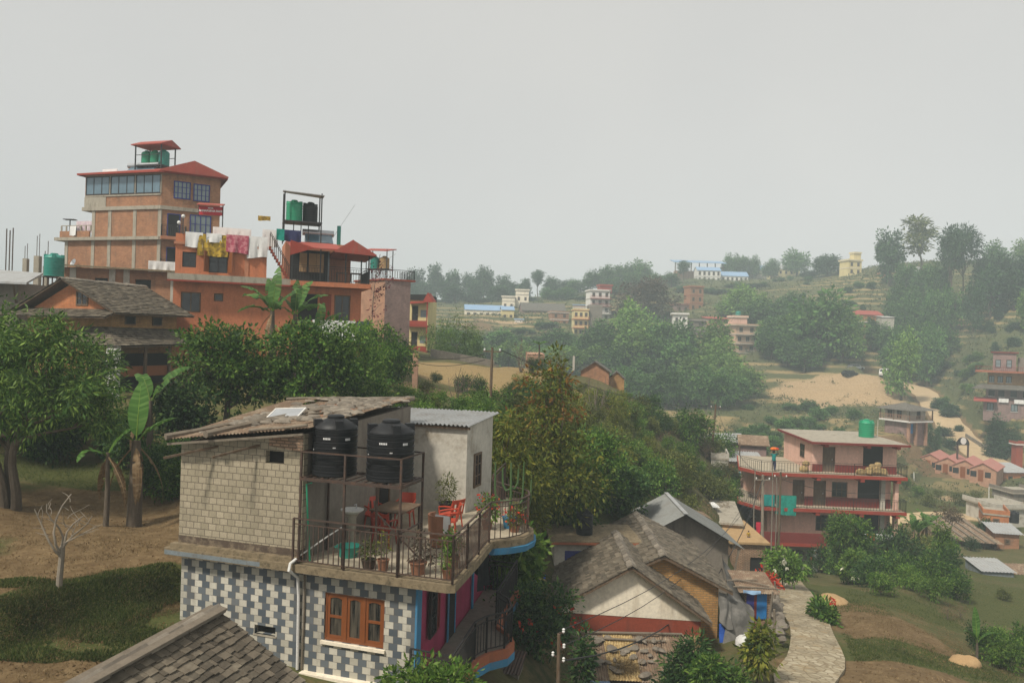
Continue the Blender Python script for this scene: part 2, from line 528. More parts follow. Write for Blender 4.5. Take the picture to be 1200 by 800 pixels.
M['cloth_navy'] = cloth('cloth_navy', (.035, .04, .10))
M['cloth_black'] = cloth('cloth_black', (.012, .012, .014))
M['cloth_red'] = cloth('cloth_red', (.50, .045, .03))
M['cloth_pinkred'] = cloth('cloth_pinkred', (.55, .03, .06))
M['cloth_orange'] = cloth('cloth_orange', (.62, .17, .025), (.50, .04, .02), 5)
M['cloth_teal'] = cloth('cloth_teal', (.02, .26, .20), (.015, .20, .155), 5)
M['cloth_jade'] = cloth('cloth_jade', (.015, .23, .21))
M['cloth_pink'] = cloth('cloth_pink', (.62, .25, .22))
M['cloth_lilac'] = cloth('cloth_lilac', (.55, .42, .48), (.60, .52, .52), 6)
M['tarp_blue'] = cloth('tarp_blue', (.025, .075, .30))
M['tarp_pale'] = cloth('tarp_pale', (.25, .38, .55))
M['tarp_grey'] = cloth('tarp_grey', (.11, .105, .095), (.17, .16, .145), 2)
M['straw'] = cloth('straw', (.42, .31, .15), (.28, .19, .085), 9)
M['blue_door'] = surf('blue_door', (.02, .16, .40), .55, .25, 2, (.1, .16, .22), .5, True)
M['indigo'] = surf('indigo', (.03, .035, .18), .7, .25, 2)
M['leaf_mango'] = leafmat('leaf_mango', (.022, .054, .011), (.055, .115, .02), (.17, .25, .05))
M['leaf_jack'] = leafmat('leaf_jack', (.022, .062, .011), (.060, .135, .02), (.17, .26, .045))
M['leaf_fresh'] = leafmat('leaf_fresh', (.042, .10, .013), (.09, .175, .025), (.20, .29, .055), .3)
M['leaf_dark'] = leafmat('leaf_dark', (.013, .038, .011), (.029, .072, .017), (.085, .14, .034))
M['leaf_olive'] = leafmat('leaf_olive', (.052, .072, .016), (.105, .13, .03), (.22, .225, .065), .28)
M['leaf_gold'] = leafmat('leaf_gold', (.060, .090, .013), (.135, .17, .024), (.28, .26, .042), .32)
M['leaf_rust'] = leafmat('leaf_rust', (.16, .075, .018), (.24, .115, .025), (.30, .17, .04), .3)
M['leaf_far'] = leafmat('leaf_far', (.035, .09, .022), (.065, .155, .036), (.14, .24, .065))
M['leaf_far_light'] = leafmat('leaf_far_light', (.08, .16, .03), (.13, .24, .05), (.22, .32, .08))
M['leaf_far_dark'] = leafmat('leaf_far_dark', (.025, .06, .026), (.045, .098, .038), (.08, .145, .055))
M['leaf_brown'] = leafmat('leaf_brown', (.065, .045, .03), (.095, .07, .045), (.13, .10, .06))
M['leaf_dry'] = leafmat('leaf_dry', (.13, .085, .05), (.19, .125, .07), (.25, .18, .1))
M['leaf_banana'] = leafmat('leaf_banana', (.042, .105, .02), (.065, .145, .028), (.10, .19, .045), .35, .45)
M['leaf_banana_dry'] = leafmat('leaf_banana_dry', (.15, .09, .04), (.22, .14, .07), (.28, .2, .11), .2)
M['petal_red'] = leafmat('petal_red', (.45, .02, .015), (.55, .04, .02), (.6, .10, .04), .3)
M['petal_white'] = leafmat('petal_white', (.6, .58, .4), (.7, .68, .55), (.75, .74, .6), .3)
M['grass'] = leafmat('grass', (.032, .056, .012), (.065, .09, .02), (.15, .14, .05), .25, .8, .0)
M['grass_dry'] = leafmat('grass_dry', (.11, .075, .032), (.185, .13, .06), (.28, .205, .105), .3, .8, .0)
M['litter'] = leafmat('litter', (.09, .055, .024), (.17, .105, .048), (.29, .21, .115), .1, .8, .0)
t_ = NT('glass_curtain')
_c = t_.ramp(t_.noise(t_.mapping(t_.tc.outputs['Object'], (9, 9, .8)), 1.6, 4, .6), [(.4, (.015, .015, .014)), (.62, (.10, .085, .065))])
M['glass_curtain'] = t_.done(_c, .12, 0, .5)
M['cactus'] = surf('cactus', (.055, .105, .035), .6, .25, 4, (.16, .2, .09), .4, True)
# ------------------------------------------------------------------ the lie of the land
# points of the ground read off the photograph: (photo x, photo y, metres away)
GP = [
	# near garden left: lower bed, bank, upper bed
	(-260, 900, 11.6), (0, 800, 14.55), (120, 790, 15.0), (203, 748, 16.9), (60, 745, 16.8), (0, 767, 15.8), (105, 722, 18.05), (200, 702, 19.3),
	(-200, 790, 14.7), (-200, 720, 16.0),
	(0, 700, 17.3), (45, 692, 17.7), (120, 678, 18.75), (200, 668, 19.9), (70, 660, 18.9), (0, 650, 19.7), (180, 630, 23), (160, 612, 25), (40, 610, 24.5), (100, 575, 28.5), (190, 590, 27),
	(-250, 640, 20), (-250, 560, 30), (100, 545, 31.5),
	(155, 470, 40), (60, 470, 40), (-250, 470, 45), (240, 455, 44), (330, 470, 38), (420, 480, 37),
	# left hill
	(10, 370, 52), (-200, 360, 60), (300, 432, 47), (400, 438, 49), (190, 395, 66), (60, 400, 60), (440, 415, 76), (490, 410, 92), (300, 380, 90), (100, 370, 100), (-300, 350, 120),
	# the field on the saddle and the bushy slope under it
	(540, 428, 72), (520, 445, 66), (560, 470, 54), (600, 446, 64), (620, 432, 76), (705, 447, 79), (660, 440, 80), (480, 482, 40), (560, 500, 40),
	(640, 500, 45), (690, 520, 47), (760, 530, 56), (720, 470, 66), (800, 500, 74), (850, 545, 74), (640, 570, 36), (700, 600, 37), (780, 585, 47), (840, 600, 50), (880, 610, 66), (620, 520, 40),
	# round the house in front and the slate houses
	(300, 870, 14.6), (480, 860, 14.8), (620, 800, 20), (590, 770, 20.5), (600, 720, 23), (560, 690, 24), (620, 690, 27), (640, 650, 31), (660, 830, 21), (740, 830, 23), (840, 830, 23), (740, 780, 26), (850, 760, 27), (700, 690, 33), (800, 680, 38),
	# path and the plots beside it
	(940, 800, 21.3), (930, 850, 18.5), (943, 745, 28), (936, 710, 35), (925, 682, 45), (915, 668, 54), (900, 672, 57),
	(870, 800, 22.5), (880, 720, 32), (880, 690, 46), (1000, 800, 22), (1090, 800, 23), (1200, 830, 23.5), (1000, 740, 29), (1050, 740, 30), (1020, 710, 35), (1100, 770, 28), (1160, 775, 29), (1060, 690, 42), (960, 690, 42),
	(1180, 720, 43), (1180, 695, 50), (1120, 680, 54), (1080, 660, 58), (1000, 668, 60), (1170, 655, 66), (1100, 640, 72), (1350, 720, 45), (1350, 640, 70), (1160, 632, 78),
	# valley road, terraces and house rows
	(1060, 610, 88), (1100, 603, 88), (1180, 610, 88), (1100, 590, 98), (1160, 590, 100), (1125, 566, 116), (1080, 558, 118), (1180, 580, 110), (1190, 552, 128), (1150, 540, 138), (1130, 520, 148), (1110, 500, 160), (1093, 475, 176), (1075, 455, 196),
	(1350, 560, 120), (1150, 505, 148), (1190, 520, 137), (1170, 484, 150), (1120, 470, 185), (1200, 470, 152), (1065, 508, 128), (1035, 525, 118), (1000, 545, 105), (900, 560, 90), (860, 545, 96), (900, 525, 122), (940, 500, 150), (900, 490, 155), (980, 480, 165), (1000, 455, 190), (940, 445, 200), (1030, 440, 195), (870, 500, 140), (830, 500, 130),
	# far side: right
	(1000, 425, 205), (1090, 440, 206), (1140, 420, 196), (1180, 415, 184), (1200, 385, 206), (1150, 385, 222), (1110, 400, 226), (1060, 395, 236), (1100, 365, 250), (1050, 365, 258), (1130, 340, 262), (1080, 332, 262), (1200, 350, 225), (1010, 375, 250), (1000, 345, 275), (1040, 325, 285), (960, 330, 320), (900, 330, 370), (850, 328, 410), (1000, 322, 320), (1400, 340, 240), (1400, 420, 160), (1200, 318, 300), (1400, 300, 340),
	# far side: middle and left
	(820, 470, 175), (770, 460, 180), (740, 440, 200), (830, 425, 210), (700, 410, 232), (690, 398, 250), (730, 395, 245), (640, 400, 240), (600, 385, 262), (570, 370, 285), (640, 380, 270), (680, 372, 285), (740, 360, 290), (800, 380, 260), (870, 400, 238), (880, 360, 280), (800, 345, 330), (720, 345, 340), (660, 350, 350), (600, 352, 370), (540, 352, 390), (490, 352, 400), (820, 325, 410), (760, 335, 390), (420, 350, 420), (300, 350, 460), (0, 350, 500), (-300, 340, 550),
	# hidden dip behind the saddle
	(560, 470, 130), (650, 480, 130), (740, 500, 115), (480, 440, 150), (400, 420, 160), (620, 430, 200), (780, 520, 125),
	# far plain behind the skyline
	(-400, 400, 900), (200, 400, 900), (600, 398, 900), (1000, 390, 900), (1500, 380, 900), (-400, 402, 2500), (600, 402, 2500), (1500, 402, 2500), (-400, 1500, 7), (600, 1500, 7), (1500, 1500, 7),
]
def warp(x, y):
	y = np.maximum(y, 3.0)
	return np.stack([2.4 * (x / y), np.log(y)], -1)
_pts = np.array([list(at(*p)) for p in GP])
_W = warp(_pts[:, 0], _pts[:, 1])
def _ker(d2): return np.sqrt(d2 + .0012)
_K = _ker(((_W[:, None] - _W[None]) ** 2).sum(-1))
_n = len(_W)
_A = np.zeros((_n + 3, _n + 3))
_A[:_n, :_n] = _K - np.eye(_n) * .012
_A[:_n, _n] = 1; _A[_n, :_n] = 1
_A[:_n, _n + 1:] = _W; _A[_n + 1:, :_n] = _W.T
_sol = np.linalg.solve(_A, np.concatenate([_pts[:, 2] / _pts[:, 1], np.zeros(3)]))
NU, NV = 420, 400
U0, U1, V0, V1 = -3.6, 3.6, math.log(6.0), math.log(2600.0)
_us, _vs = np.linspace(U0, U1, NU), np.linspace(V0, V1, NV)
_gu, _gv = np.meshgrid(_us, _vs)
_G = np.stack([_gu.ravel(), _gv.ravel()], -1)
_Z = np.empty(len(_G))
for _i in range(0, len(_G), 20000):
	_q = _G[_i:_i + 20000]
	_k = _ker(((_q[:, None] - _W[None]) ** 2).sum(-1))
	_Z[_i:_i + 20000] = _k @ _sol[:_n] + _sol[_n] + _q @ _sol[_n + 1:]
_Y = np.exp(_G[:, 1]); _X = _G[:, 0] / 2.4 * _Y
_Z = _Z * _Y
# soft farmed terraces on the far slopes and below the saddle
_h = 1.9
_fr = _Z / _h - np.floor(_Z / _h)
_st = np.clip((_fr - .34) / .32, 0, 1); _st = _st * _st * (3 - 2 * _st)
_tw = np.clip((_Y - 85) / 40, 0, 1) * np.clip((420 - _Y) / 60, 0, 1) * .8
_Z = _Z * (1 - _tw) + (np.floor(_Z / _h) + _st) * _h * _tw
_rs = np.random.RandomState(3)
_nz = np.zeros(len(_Z))
for _f, _a in ((.11, .25), (.27, .12), (.7, .06), (1.7, .03)):
	_p = _rs.uniform(0, 6.28, 6)
	_nz += _a * np.sin(_X * _f * 1.1 + _p[0] + 1.7 * np.sin(_Y * _f * .7 + _p[1])) * np.sin(_Y * _f + _p[2] + 1.3 * np.sin(_X * _f * .8 + _p[3]))
_Z += _nz * np.clip(_Y / 60, .12, 2.2)
# the near garden: a lower bed, a short bank and an upper bed
_s = (_X + 10.6) * -.868 + (_Y - 15.8) * .496
_q = np.clip(_s / .75, 0, 1)
_gd = -6.78 + .66 * _q * _q * (3 - 2 * _q) + .012 * np.clip(_s, -4, 8) + .035 * np.sin(_X * 2.3 + _Y) * np.sin(_Y * 1.9 - _X * .7)
_gw = np.clip((-6.0 - _X) / 1.2, 0, 1) * np.clip((24.5 - _Y) / 4, 0, 1)
_Z = _Z * (1 - _gw) + _gd * _gw
PATH = [(8.6, 14.0, -8.1), (8.15, 18.5, -8.75)] + [tuple(at(*p)) for p in ((941, 800, 21.3), (957, 770, 24.5), (950, 735, 29.5), (938, 710, 35), (927, 685, 44), (917, 668, 54))]
ROAD = [tuple(at(*p)) for p in ((1290, 575, 118), (1215, 556, 126), (1165, 542, 137), (1138, 522, 148), (1118, 503, 160), (1098, 477, 176), (1080, 458, 196), (1058, 448, 203), (1020, 440, 205))]
LANE = [tuple(at(*p)) for p in ((1000, 612, 88), (1060, 607, 89), (1120, 604, 90), (1190, 612, 90), (1300, 620, 90))]
def dense(line, step=.5):
	out = []
	L = [np.array(p) for p in line]
	P = [2 * L[0] - L[1]] + L + [2 * L[-1] - L[-2]]
	for i in range(1, len(P) - 2):
		n = max(2, int(np.linalg.norm(P[i + 1] - P[i]) / step))
		for k in range(n):
			t = k / n
			out.append(.5 * ((2 * P[i]) + (-P[i - 1] + P[i + 1]) * t + (2 * P[i - 1] - 5 * P[i] + 4 * P[i + 1] - P[i + 2]) * t * t + (-P[i - 1] + 3 * P[i] - 3 * P[i + 1] + P[i + 2]) * t ** 3))
	out.append(L[-1])
	return np.array(out)
def carve(line, half, margin, drop):
	D = dense(line, .6)
	m = (_X > D[:, 0].min() - 12) & (_X < D[:, 0].max() + 12) & (_Y > D[:, 1].min() - 12) & (_Y < D[:, 1].max() + 12)
	idx = np.where(m)[0]
	d2 = (_X[idx, None] - D[None, :, 0]) ** 2 + (_Y[idx, None] - D[None, :, 1]) ** 2
	j = d2.argmin(1)
	d = np.sqrt(d2[np.arange(len(idx)), j])
	w = np.clip(1 - (d - half) / margin, 0, 1)
	w = w * w * (3 - 2 * w)
	_Z[idx] = _Z[idx] * (1 - w) + (D[j, 2] - drop) * w
	return D
PD = carve(PATH, 1.35, 1.2, .10)
RD = carve(ROAD, 3.4, 3.5, .12)
LD = carve(LANE, 2.6, 3.0, .12)
_ZG = _Z.reshape(NV, NU)
def gz(x, y):
	u = (2.4 * x / y - U0) / (U1 - U0) * (NU - 1)
	v = (math.log(max(y, 6.01)) - V0) / (V1 - V0) * (NV - 1)
	i, j = int(min(max(u, 0), NU - 2)), int(min(max(v, 0), NV - 2))
	a, b = min(max(u - i, 0), 1), min(max(v - j, 0), 1)
	return float(_ZG[j, i] * (1 - a) * (1 - b) + _ZG[j, i + 1] * a * (1 - b) + _ZG[j + 1, i] * (1 - a) * b + _ZG[j + 1, i + 1] * a * b)
def on(px, d, dz=0.0):
	"""point on the ground in the direction of photo column px, d metres out"""
	r = ray(px, 405)
	x = r[0] * d
	return Vector((x, d, gz(x, d) + dz))
# cover: bare earth, green grass, straw stubble, each painted where the photograph has it (photo x, y, metres, reach across, reach along)
COVER = {
	'sand': [(988, 453, 187, 15, 14), (945, 462, 180, 9, 9), (1145, 583, 103, 5, 4), (690, 400, 240, 6, 8), (590, 372, 275, 10, 4)],
	'soil': [(60, 760, 16, 4, 1.6), (150, 715, 19, 3, 1.6), (60, 655, 19, 4, 1.5), (160, 640, 22, 3, 2.5), (130, 600, 26, 4, 4), (1030, 735, 31, 2.3, 4.2), (985, 705, 36, 1.6, 3.2), (1020, 790, 23.5, 3.0, 1.7), (1090, 790, 24, 2.2, 1.3), (1090, 555, 122, 9, 4), (690, 400, 240, 7, 10), (720, 390, 245, 6, 9), (590, 372, 275, 12, 5), (650, 390, 252, 5, 8), (560, 382, 262, 5, 8), (1145, 583, 103, 5, 4), (1100, 590, 98, 6, 4), (1120, 628, 80, 4, 2), (600, 705, 25, 1.5, 2.5)],
	'green': [(0, 735, 16.5, 1.1, .9), (50, 715, 17.3, 1.0, .8), (100, 703, 18.3, .9, .7), (150, 692, 19.0, .9, .7), (195, 685, 19.7, .8, .7), (110, 560, 30, 6, 1.4), (150, 745, 16.5, 2.2, .6), (185, 730, 17.5, 1.2, 1.2), (1010, 765, 26, 3.2, 1.1), (1090, 765, 27, 3, 1.6), (1060, 705, 38, 2, 3.5), (1180, 710, 46, 8, 8), (1150, 560, 92, 12, 9), (1080, 580, 105, 10, 6), (970, 690, 42, 2, 6), (1100, 660, 60, 10, 6), (640, 520, 45, 12, 10)],
	'straw': [(935, 505, 142, 10, 6), (900, 530, 120, 8, 5), (1175, 530, 134, 8, 4), (545, 432, 70, 9, 7), (600, 447, 64, 6, 5), (560, 470, 54, 6, 3), (1060, 585, 108, 6, 4), (1175, 510, 131, 9, 7), (1120, 575, 100, 6, 3)],
}
_masks = {}
for _k, _L in COVER.items():
	_mk = np.zeros(len(_Z))
	for px, py, d, rx, ry in _L:
		c = at(px, py, d)
		q = ((_X - c.x) / rx) ** 2 + ((_Y - c.y) / ry) ** 2
		q = q + _nz * .55
		_mk = np.maximum(_mk, np.clip(1.7 - 1.2 * q, 0, 1))
	_masks[_k] = _mk
for D, hw in ((RD, 3.0), (LD, 2.6)):
	_d = np.full(len(_Z), 99.)
	m = (_Y > D[:, 1].min() - 10) & (_Y < D[:, 1].max() + 10)
	idx = np.where(m)[0]
	d2 = (_X[idx, None] - D[None, ::3, 0]) ** 2 + (_Y[idx, None] - D[None, ::3, 1]) ** 2
	_d[idx] = np.sqrt(d2.min(1))
	_masks['soil'] = np.maximum(_masks['soil'], np.clip((hw + 1.5 - _d) / 1.5, 0, 1))
me = bpy.data.meshes.new('ground')
_I = (np.arange(NV - 1)[:, None] * NU + np.arange(NU - 1)[None]).ravel()
_F = np.stack([_I, _I + 1, _I + NU + 1, _I + NU], 1)
me.vertices.add(len(_Z)); me.vertices.foreach_set('co', np.stack([_X, _Y, _Z], 1).astype(np.float32).ravel())
me.loops.add(len(_F) * 4); me.loops.foreach_set('vertex_index', _F.ravel().astype(np.int32))
me.polygons.add(len(_F)); me.polygons.foreach_set('loop_start', (np.arange(len(_F)) * 4).astype(np.int32))
me.polygons.foreach_set('use_smooth', np.ones(len(_F), dtype=bool))
me.update(); me.validate()
for _k, _mk in _masks.items():
	at_ = me.attributes.new(_k, 'FLOAT', 'POINT')
	at_.data.foreach_set('value', _mk.astype(np.float32))
def ground_mat():
	t = NT('ground')
	P = t.tc.outputs['Object']
	g = t.n.new('ShaderNodeNewGeometry')
	sx = t.n.new('ShaderNodeSeparateXYZ'); t.l.new(g.outputs['Normal'], sx.inputs[0])
	steep = t.ramp(sx.outputs[2], [(.80, 1), (.93, 0)])
	fine = t.noise(P, 2.6, 8, .72)
	mid = t.noise(P, .35, 5, .65)
	tiny = t.noise(P, 11, 6, .75)
	def A(nm):
		a = t.n.new('ShaderNodeAttribute'); a.attribute_name = nm
		m_ = t.math('ADD', a.outputs['Fac'], t.math('MULTIPLY', t.math('SUBTRACT', fine, .5), 1.1))
		return t.ramp(m_, [(.35, 0), (.62, 1)])
	base = t.mix(t.ramp(mid, [(.35, 0), (.65, 1)]), (.09, .08, .034), (.155, .118, .056))
	base = t.mix(t.ramp(fine, [(.42, 0), (.6, 1)]), base, (.075, .088, .03))
	scrub = t.mix(t.ramp(fine, [(.4, 0), (.62, 1)]), (.05, .058, .022), (.115, .095, .045))
	c = t.mix(steep, base, scrub)
	straw = t.mix(t.ramp(tiny, [(.35, 0), (.65, 1)]), (.21, .15, .066), (.31, .225, .11))
	straw = t.mix(t.math('MULTIPLY', steep, .75), straw, (.14, .12, .05))
	pz = t.n.new('ShaderNodeSeparateXYZ'); t.l.new(P, pz.inputs[0])
	fz = t.math('FRACT', t.math('ADD', t.math('DIVIDE', pz.outputs[2], 1.9), t.math('MULTIPLY', t.math('SUBTRACT', mid, .5), .5)))
	tread = t.math('MULTIPLY', t.ramp(fz, [(.60, 0), (.70, 1), (.97, 1), (1.0, 0)]), t.ramp(t.math('DIVIDE', pz.outputs[1], 400), [(.24, 0), (.32, 1), (.75, 1), (.9, 0)]))
	tread = t.math('MULTIPLY', tread, t.ramp(t.noise(P, .035, 3, .5), [(.44, 0), (.54, 1)]))
	c = t.mix(t.ramp(t.math('DIVIDE', pz.outputs[1], 400), [(.22, 0), (.34, .6)]), c, t.mix(t.ramp(fine, [(.4, 0), (.62, 1)]), (.045, .062, .022), (.105, .115, .048)))
	c = t.mix(tread, c, (.27, .20, .095))
	c = t.mix(A('straw'), c, straw)
	soil = t.mix(t.ramp(fine, [(.36, 0), (.64, 1)]), (.115, .074, .036), (.215, .15, .078))
	soil = t.mix(t.ramp(tiny, [(.5, 0), (.72, 1)]), soil, (.12, .075, .035))
	c = t.mix(A('soil'), c, soil)
	gr = t.mix(t.ramp(tiny, [(.35, 0), (.65, 1)]), (.045, .06, .018), (.105, .105, .035))
	c = t.mix(A('green'), c, gr)
	c = t.mix(A('sand'), c, t.mix(t.ramp(fine, [(.36, 0), (.64, 1)]), (.27, .18, .095), (.44, .32, .185)))
	h = t.math('ADD', t.math('MULTIPLY', fine, 1.0), t.math('MULTIPLY', tiny, .5))
	t.bump(h, .8, .10)
	return t.done(c, .95, 0, .1)
me.materials.append(ground_mat())
ground = bpy.data.objects.new('ground', me)
COL.objects.link(ground)
tag(ground, 'hilly ground with dry terraces, scrub and grass', None, None, 'structure')
def ribbon(name, D, half, mat, dz, label, widths=None):
	mb = MB()
	D = D[::2] if len(D) > 40 else D
	rows = []
	for i in range(len(D)):
		t_ = D[min(i + 1, len(D) - 1)] - D[max(i - 1, 0)]
		nrm = np.array([-t_[1], t_[0]]); nrm = nrm / max(1e-6, np.linalg.norm(nrm))
		w = half if widths is None else half * widths(i / (len(D) - 1))
		w *= 1 + .06 * math.sin(i * .9) + .05 * math.sin(i * .37 + 1)
		rows.append([(D[i][0] + nrm[0] * w * q, D[i][1] + nrm[1] * w * q, D[i][2] + dz - .03 * q * q) for q in (-1, -.5, 0, .5, 1)])
	n = len(mb.v)
	vs = [p for r_ in rows for p in r_]
	fs = [(a + 5 * i, a + 5 * (i + 1), a + 5 * (i + 1) + 1, a + 5 * i + 1) for i in range(len(rows) - 1) for a in range(4)]
	# skirts so that the sheet has an edge
	lo = [(p[0], p[1], p[2] - .14) for r_ in rows for p in (r_[0], r_[4])]
	m = len(vs)
	fs += [(5 * i, m + 2 * i, m + 2 * i + 2, 5 * i + 5) for i in range(len(rows) - 1)]
	fs += [(5 * i + 4, 5 * i + 9, m + 2 * i + 3, m + 2 * i + 1) for i in range(len(rows) - 1)]
	mb.mesh(vs + lo, fs, True)
	o = mb.build(name, mat)
	return tag(o, label, None, None, 'structure')
def flag_mat():
	t = NT('flagstones')
	P = t.tc.outputs['Object']
	def vor(feat):
		v = t.n.new('ShaderNodeTexVoronoi'); v.feature = feat
		v.inputs['Scale'].default_value = 3.7
		t.l.new(P, v.inputs['Vector'])
		return v
	cell = t.n.new('ShaderNodeSeparateColor'); t.l.new(vor('F1').outputs['Color'], cell.inputs[0])
	joint = t.ramp(vor('DISTANCE_TO_EDGE').outputs['Distance'], [(.02, .75), (.09, 0)])
	c = t.ramp(cell.outputs[0], [(0, (.27, .225, .15)), (.5, (.33, .28, .19)), (1, (.40, .345, .245))])
	c = t.mix(joint, c, (.17, .125, .07))
	c = t.scale(c, t.ramp(t.noise(P, .8, 6, .7), [(.3, .75), (.7, 1.2)]))
	c = t.mix(t.ramp(t.noise(P, 1.7, 6, .7), [(.54, 0), (.68, 1)]), c, (.30, .22, .12))
	t.bump(t.math('SUBTRACT', t.noise(P, 8, 4), joint), .7, .03)
	return t.done(c, .9)
M['flag'] = flag_mat()
M['road'] = surf('road', (.44, .325, .19), .95, .18, .25, (.33, .24, .13), .6, False, bump=.4, bscale=3)
ribbon('path', PD, .84, M['flag'], .03, 'flagstone footpath running down past the hut')
ribbon('road', RD, 2.9, M['road'], .04, 'pale dirt road climbing the valley side')
ribbon('lane', LD, 2.1, M['road'], .04, 'dusty lane crossing the valley floor')
# the air: smoke haze over the whole valley
hz = MB().box(-2300, 2300, -40, 2700, -90, 62).build('haze', None if False else M['dark'], None, False)
hm = bpy.data.materials.new('haze')
hm.use_nodes = True
hn = hm.node_tree.nodes
hn.clear()
ho = hn.new('ShaderNodeOutputMaterial')
hv = hn.new('ShaderNodeVolumePrincipled')
hv.inputs['Color'].default_value = (.83, .965, 1.0, 1)
hv.inputs['Density'].default_value = 0.00102
hv.inputs['Anisotropy'].default_value = -0.2
hm.node_tree.links.new(hv.outputs[0], ho.inputs['Volume'])
hz.data.materials[0] = hm
tag(hz, 'thin smoky haze filling the valley', None, None, 'stuff')
HAZE = hz
# ------------------------------------------------------------------ builders for buildings
def wall_holes(mb, x0, x1, z0, z1, y0, y1, holes=(), top=None):
	"""a wall along x with openings (xa, xb, za, zb) cut clean through it; top(x) gives a sloping top"""
	xs = sorted(set([x0, x1] + [h[0] for h in holes] + [h[1] for h in holes]))
	xs = [x for x in xs if x0 <= x <= x1]
	for a, b in zip(xs, xs[1:]):
		hs_ = sorted([h for h in holes if h[0] <= a + 1e-6 and h[1] >= b - 1e-6], key=lambda h: h[2])
		z = z0
		for h in hs_:
			if h[2] > z + 1e-6: mb.box(a, b, y0, y1, z, h[2])
			z = h[3]
		if top:
			mb.hexa([(a, y0, z), (b, y0, z), (b, y1, z), (a, y1, z), (a, y0, top(a)), (b, y0, top(b)), (b, y1, top(b)), (a, y1, top(a))])
		elif z < z1 - 1e-6:
			mb.box(a, b, y0, y1, z, z1)
	return mb
class Face:
	"""a wall plane: origin, direction along it (seen from outside, left to right) and the outward normal"""
	def __init__(self, o, ang):
		self.o = Vector((o[0], o[1], 0)); a = rad(ang)
		self.t = Vector((math.cos(a), math.sin(a), 0)); self.n = Vector((math.sin(a), -math.cos(a), 0))
	def p(self, x, out, z): return self.o + self.t * x + self.n * out + Vector((0, 0, z))
	def box(self, mb, x0, x1, z0, z1, o0, o1):
		P = self.p
		return mb.hexa([P(x0, o1, z0), P(x1, o1, z0), P(x1, o0, z0), P(x0, o0, z0), P(x0, o1, z1), P(x1, o1, z1), P(x1, o0, z1), P(x0, o0, z1)])
def win(root, F, x, z, w, h, frame='wood', glass='glass_dark', nx=2, nz=2, fw=.06, name='window', sill=None, out=.05, hood=False):
	"""window part (frame with glazing bars standing proud of the wall) with its pane as a sub-part"""
	m = MB()
	F.box(m, x, x + fw, z, z + h, .003, out); F.box(m, x + w - fw, x + w, z, z + h, .003, out)
	F.box(m, x + fw, x + w - fw, z, z + fw, .003, out); F.box(m, x + fw, x + w - fw, z + h - fw, z + h, .003, out)
	for i in range(1, nx): F.box(m, x + w * i / nx - fw * .4, x + w * i / nx + fw * .4, z + fw, z + h - fw, .003, out - .008)
	for j in range(1, nz): F.box(m, x + fw, x + w - fw, z + h * j / nz - fw * .25, z + h * j / nz + fw * .25, .003, out - .014)
	o = m.build(name, M[frame], root)
	g = MB(); F.box(g, x + fw * .8, x + w - fw * .8, z + fw * .8, z + h - fw * .8, .004, .02)
	g.build('pane', M[glass], o)
	if sill:
		s = MB(); F.box(s, x - .06, x + w + .06, z - .07, z - .002, .003, out + .06); s.build('sill', M[sill], o)
	return o
def door(root, F, x, z, w, h, leaf='wood', frame='wood', fw=.07, panes=False):
	m = MB()
	F.box(m, x, x + fw, z, z + h, .003, .06); F.box(m, x + w - fw, x + w, z, z + h, .003, .06); F.box(m, x + fw, x + w - fw, z + h - fw, z + h, .003, .06)
	o = m.build('door', M[frame], root)
	l = MB(); F.box(l, x + fw + .002, x + w - fw - .002, z, z + h - fw - .002, .004, .03)
	for (a, b) in ((.1, .45), (.52, .9)):
		F.box(l, x + w * .25, x + w * .75, z + h * a, z + h * b, .031, .038)
	l.build('door_leaf', M[leaf], o)
	k = MB(); F.box(k, x + w * .72 + .05, x + w * .72 + .09, z + h * .46, z + h * .52, .04, .075); k.build('handle', M['steel'], o)
	return o
def railing(mb, pts, h=1.0, gap=.12, r=.011, mid=True, post=True, top=.04):
	"""iron balustrade along a floor line"""
	for a, b in zip(pts, pts[1:]):
		a, b = Vector(a), Vector(b)
		U = Vector((0, 0, 1))
		mb.bar(a + U * h, b + U * h, top, top * .7)
		if mid: mb.bar(a + U * (h - .12), b + U * (h - .12), .022)
		mb.bar(a + U * .08, b + U * .08, .022)
		n = max(1, int((b - a).length / gap))
		for i in range(1, n):
			p = a.lerp(b, i / n)
			mb.bar(p + U * .08, p + U * (h - (.12 if mid else 0)), r * 1.6)
		if post:
			for p in (a, b): mb.bar(p, p + U * (h + .005), top * 1.02)
	return mb
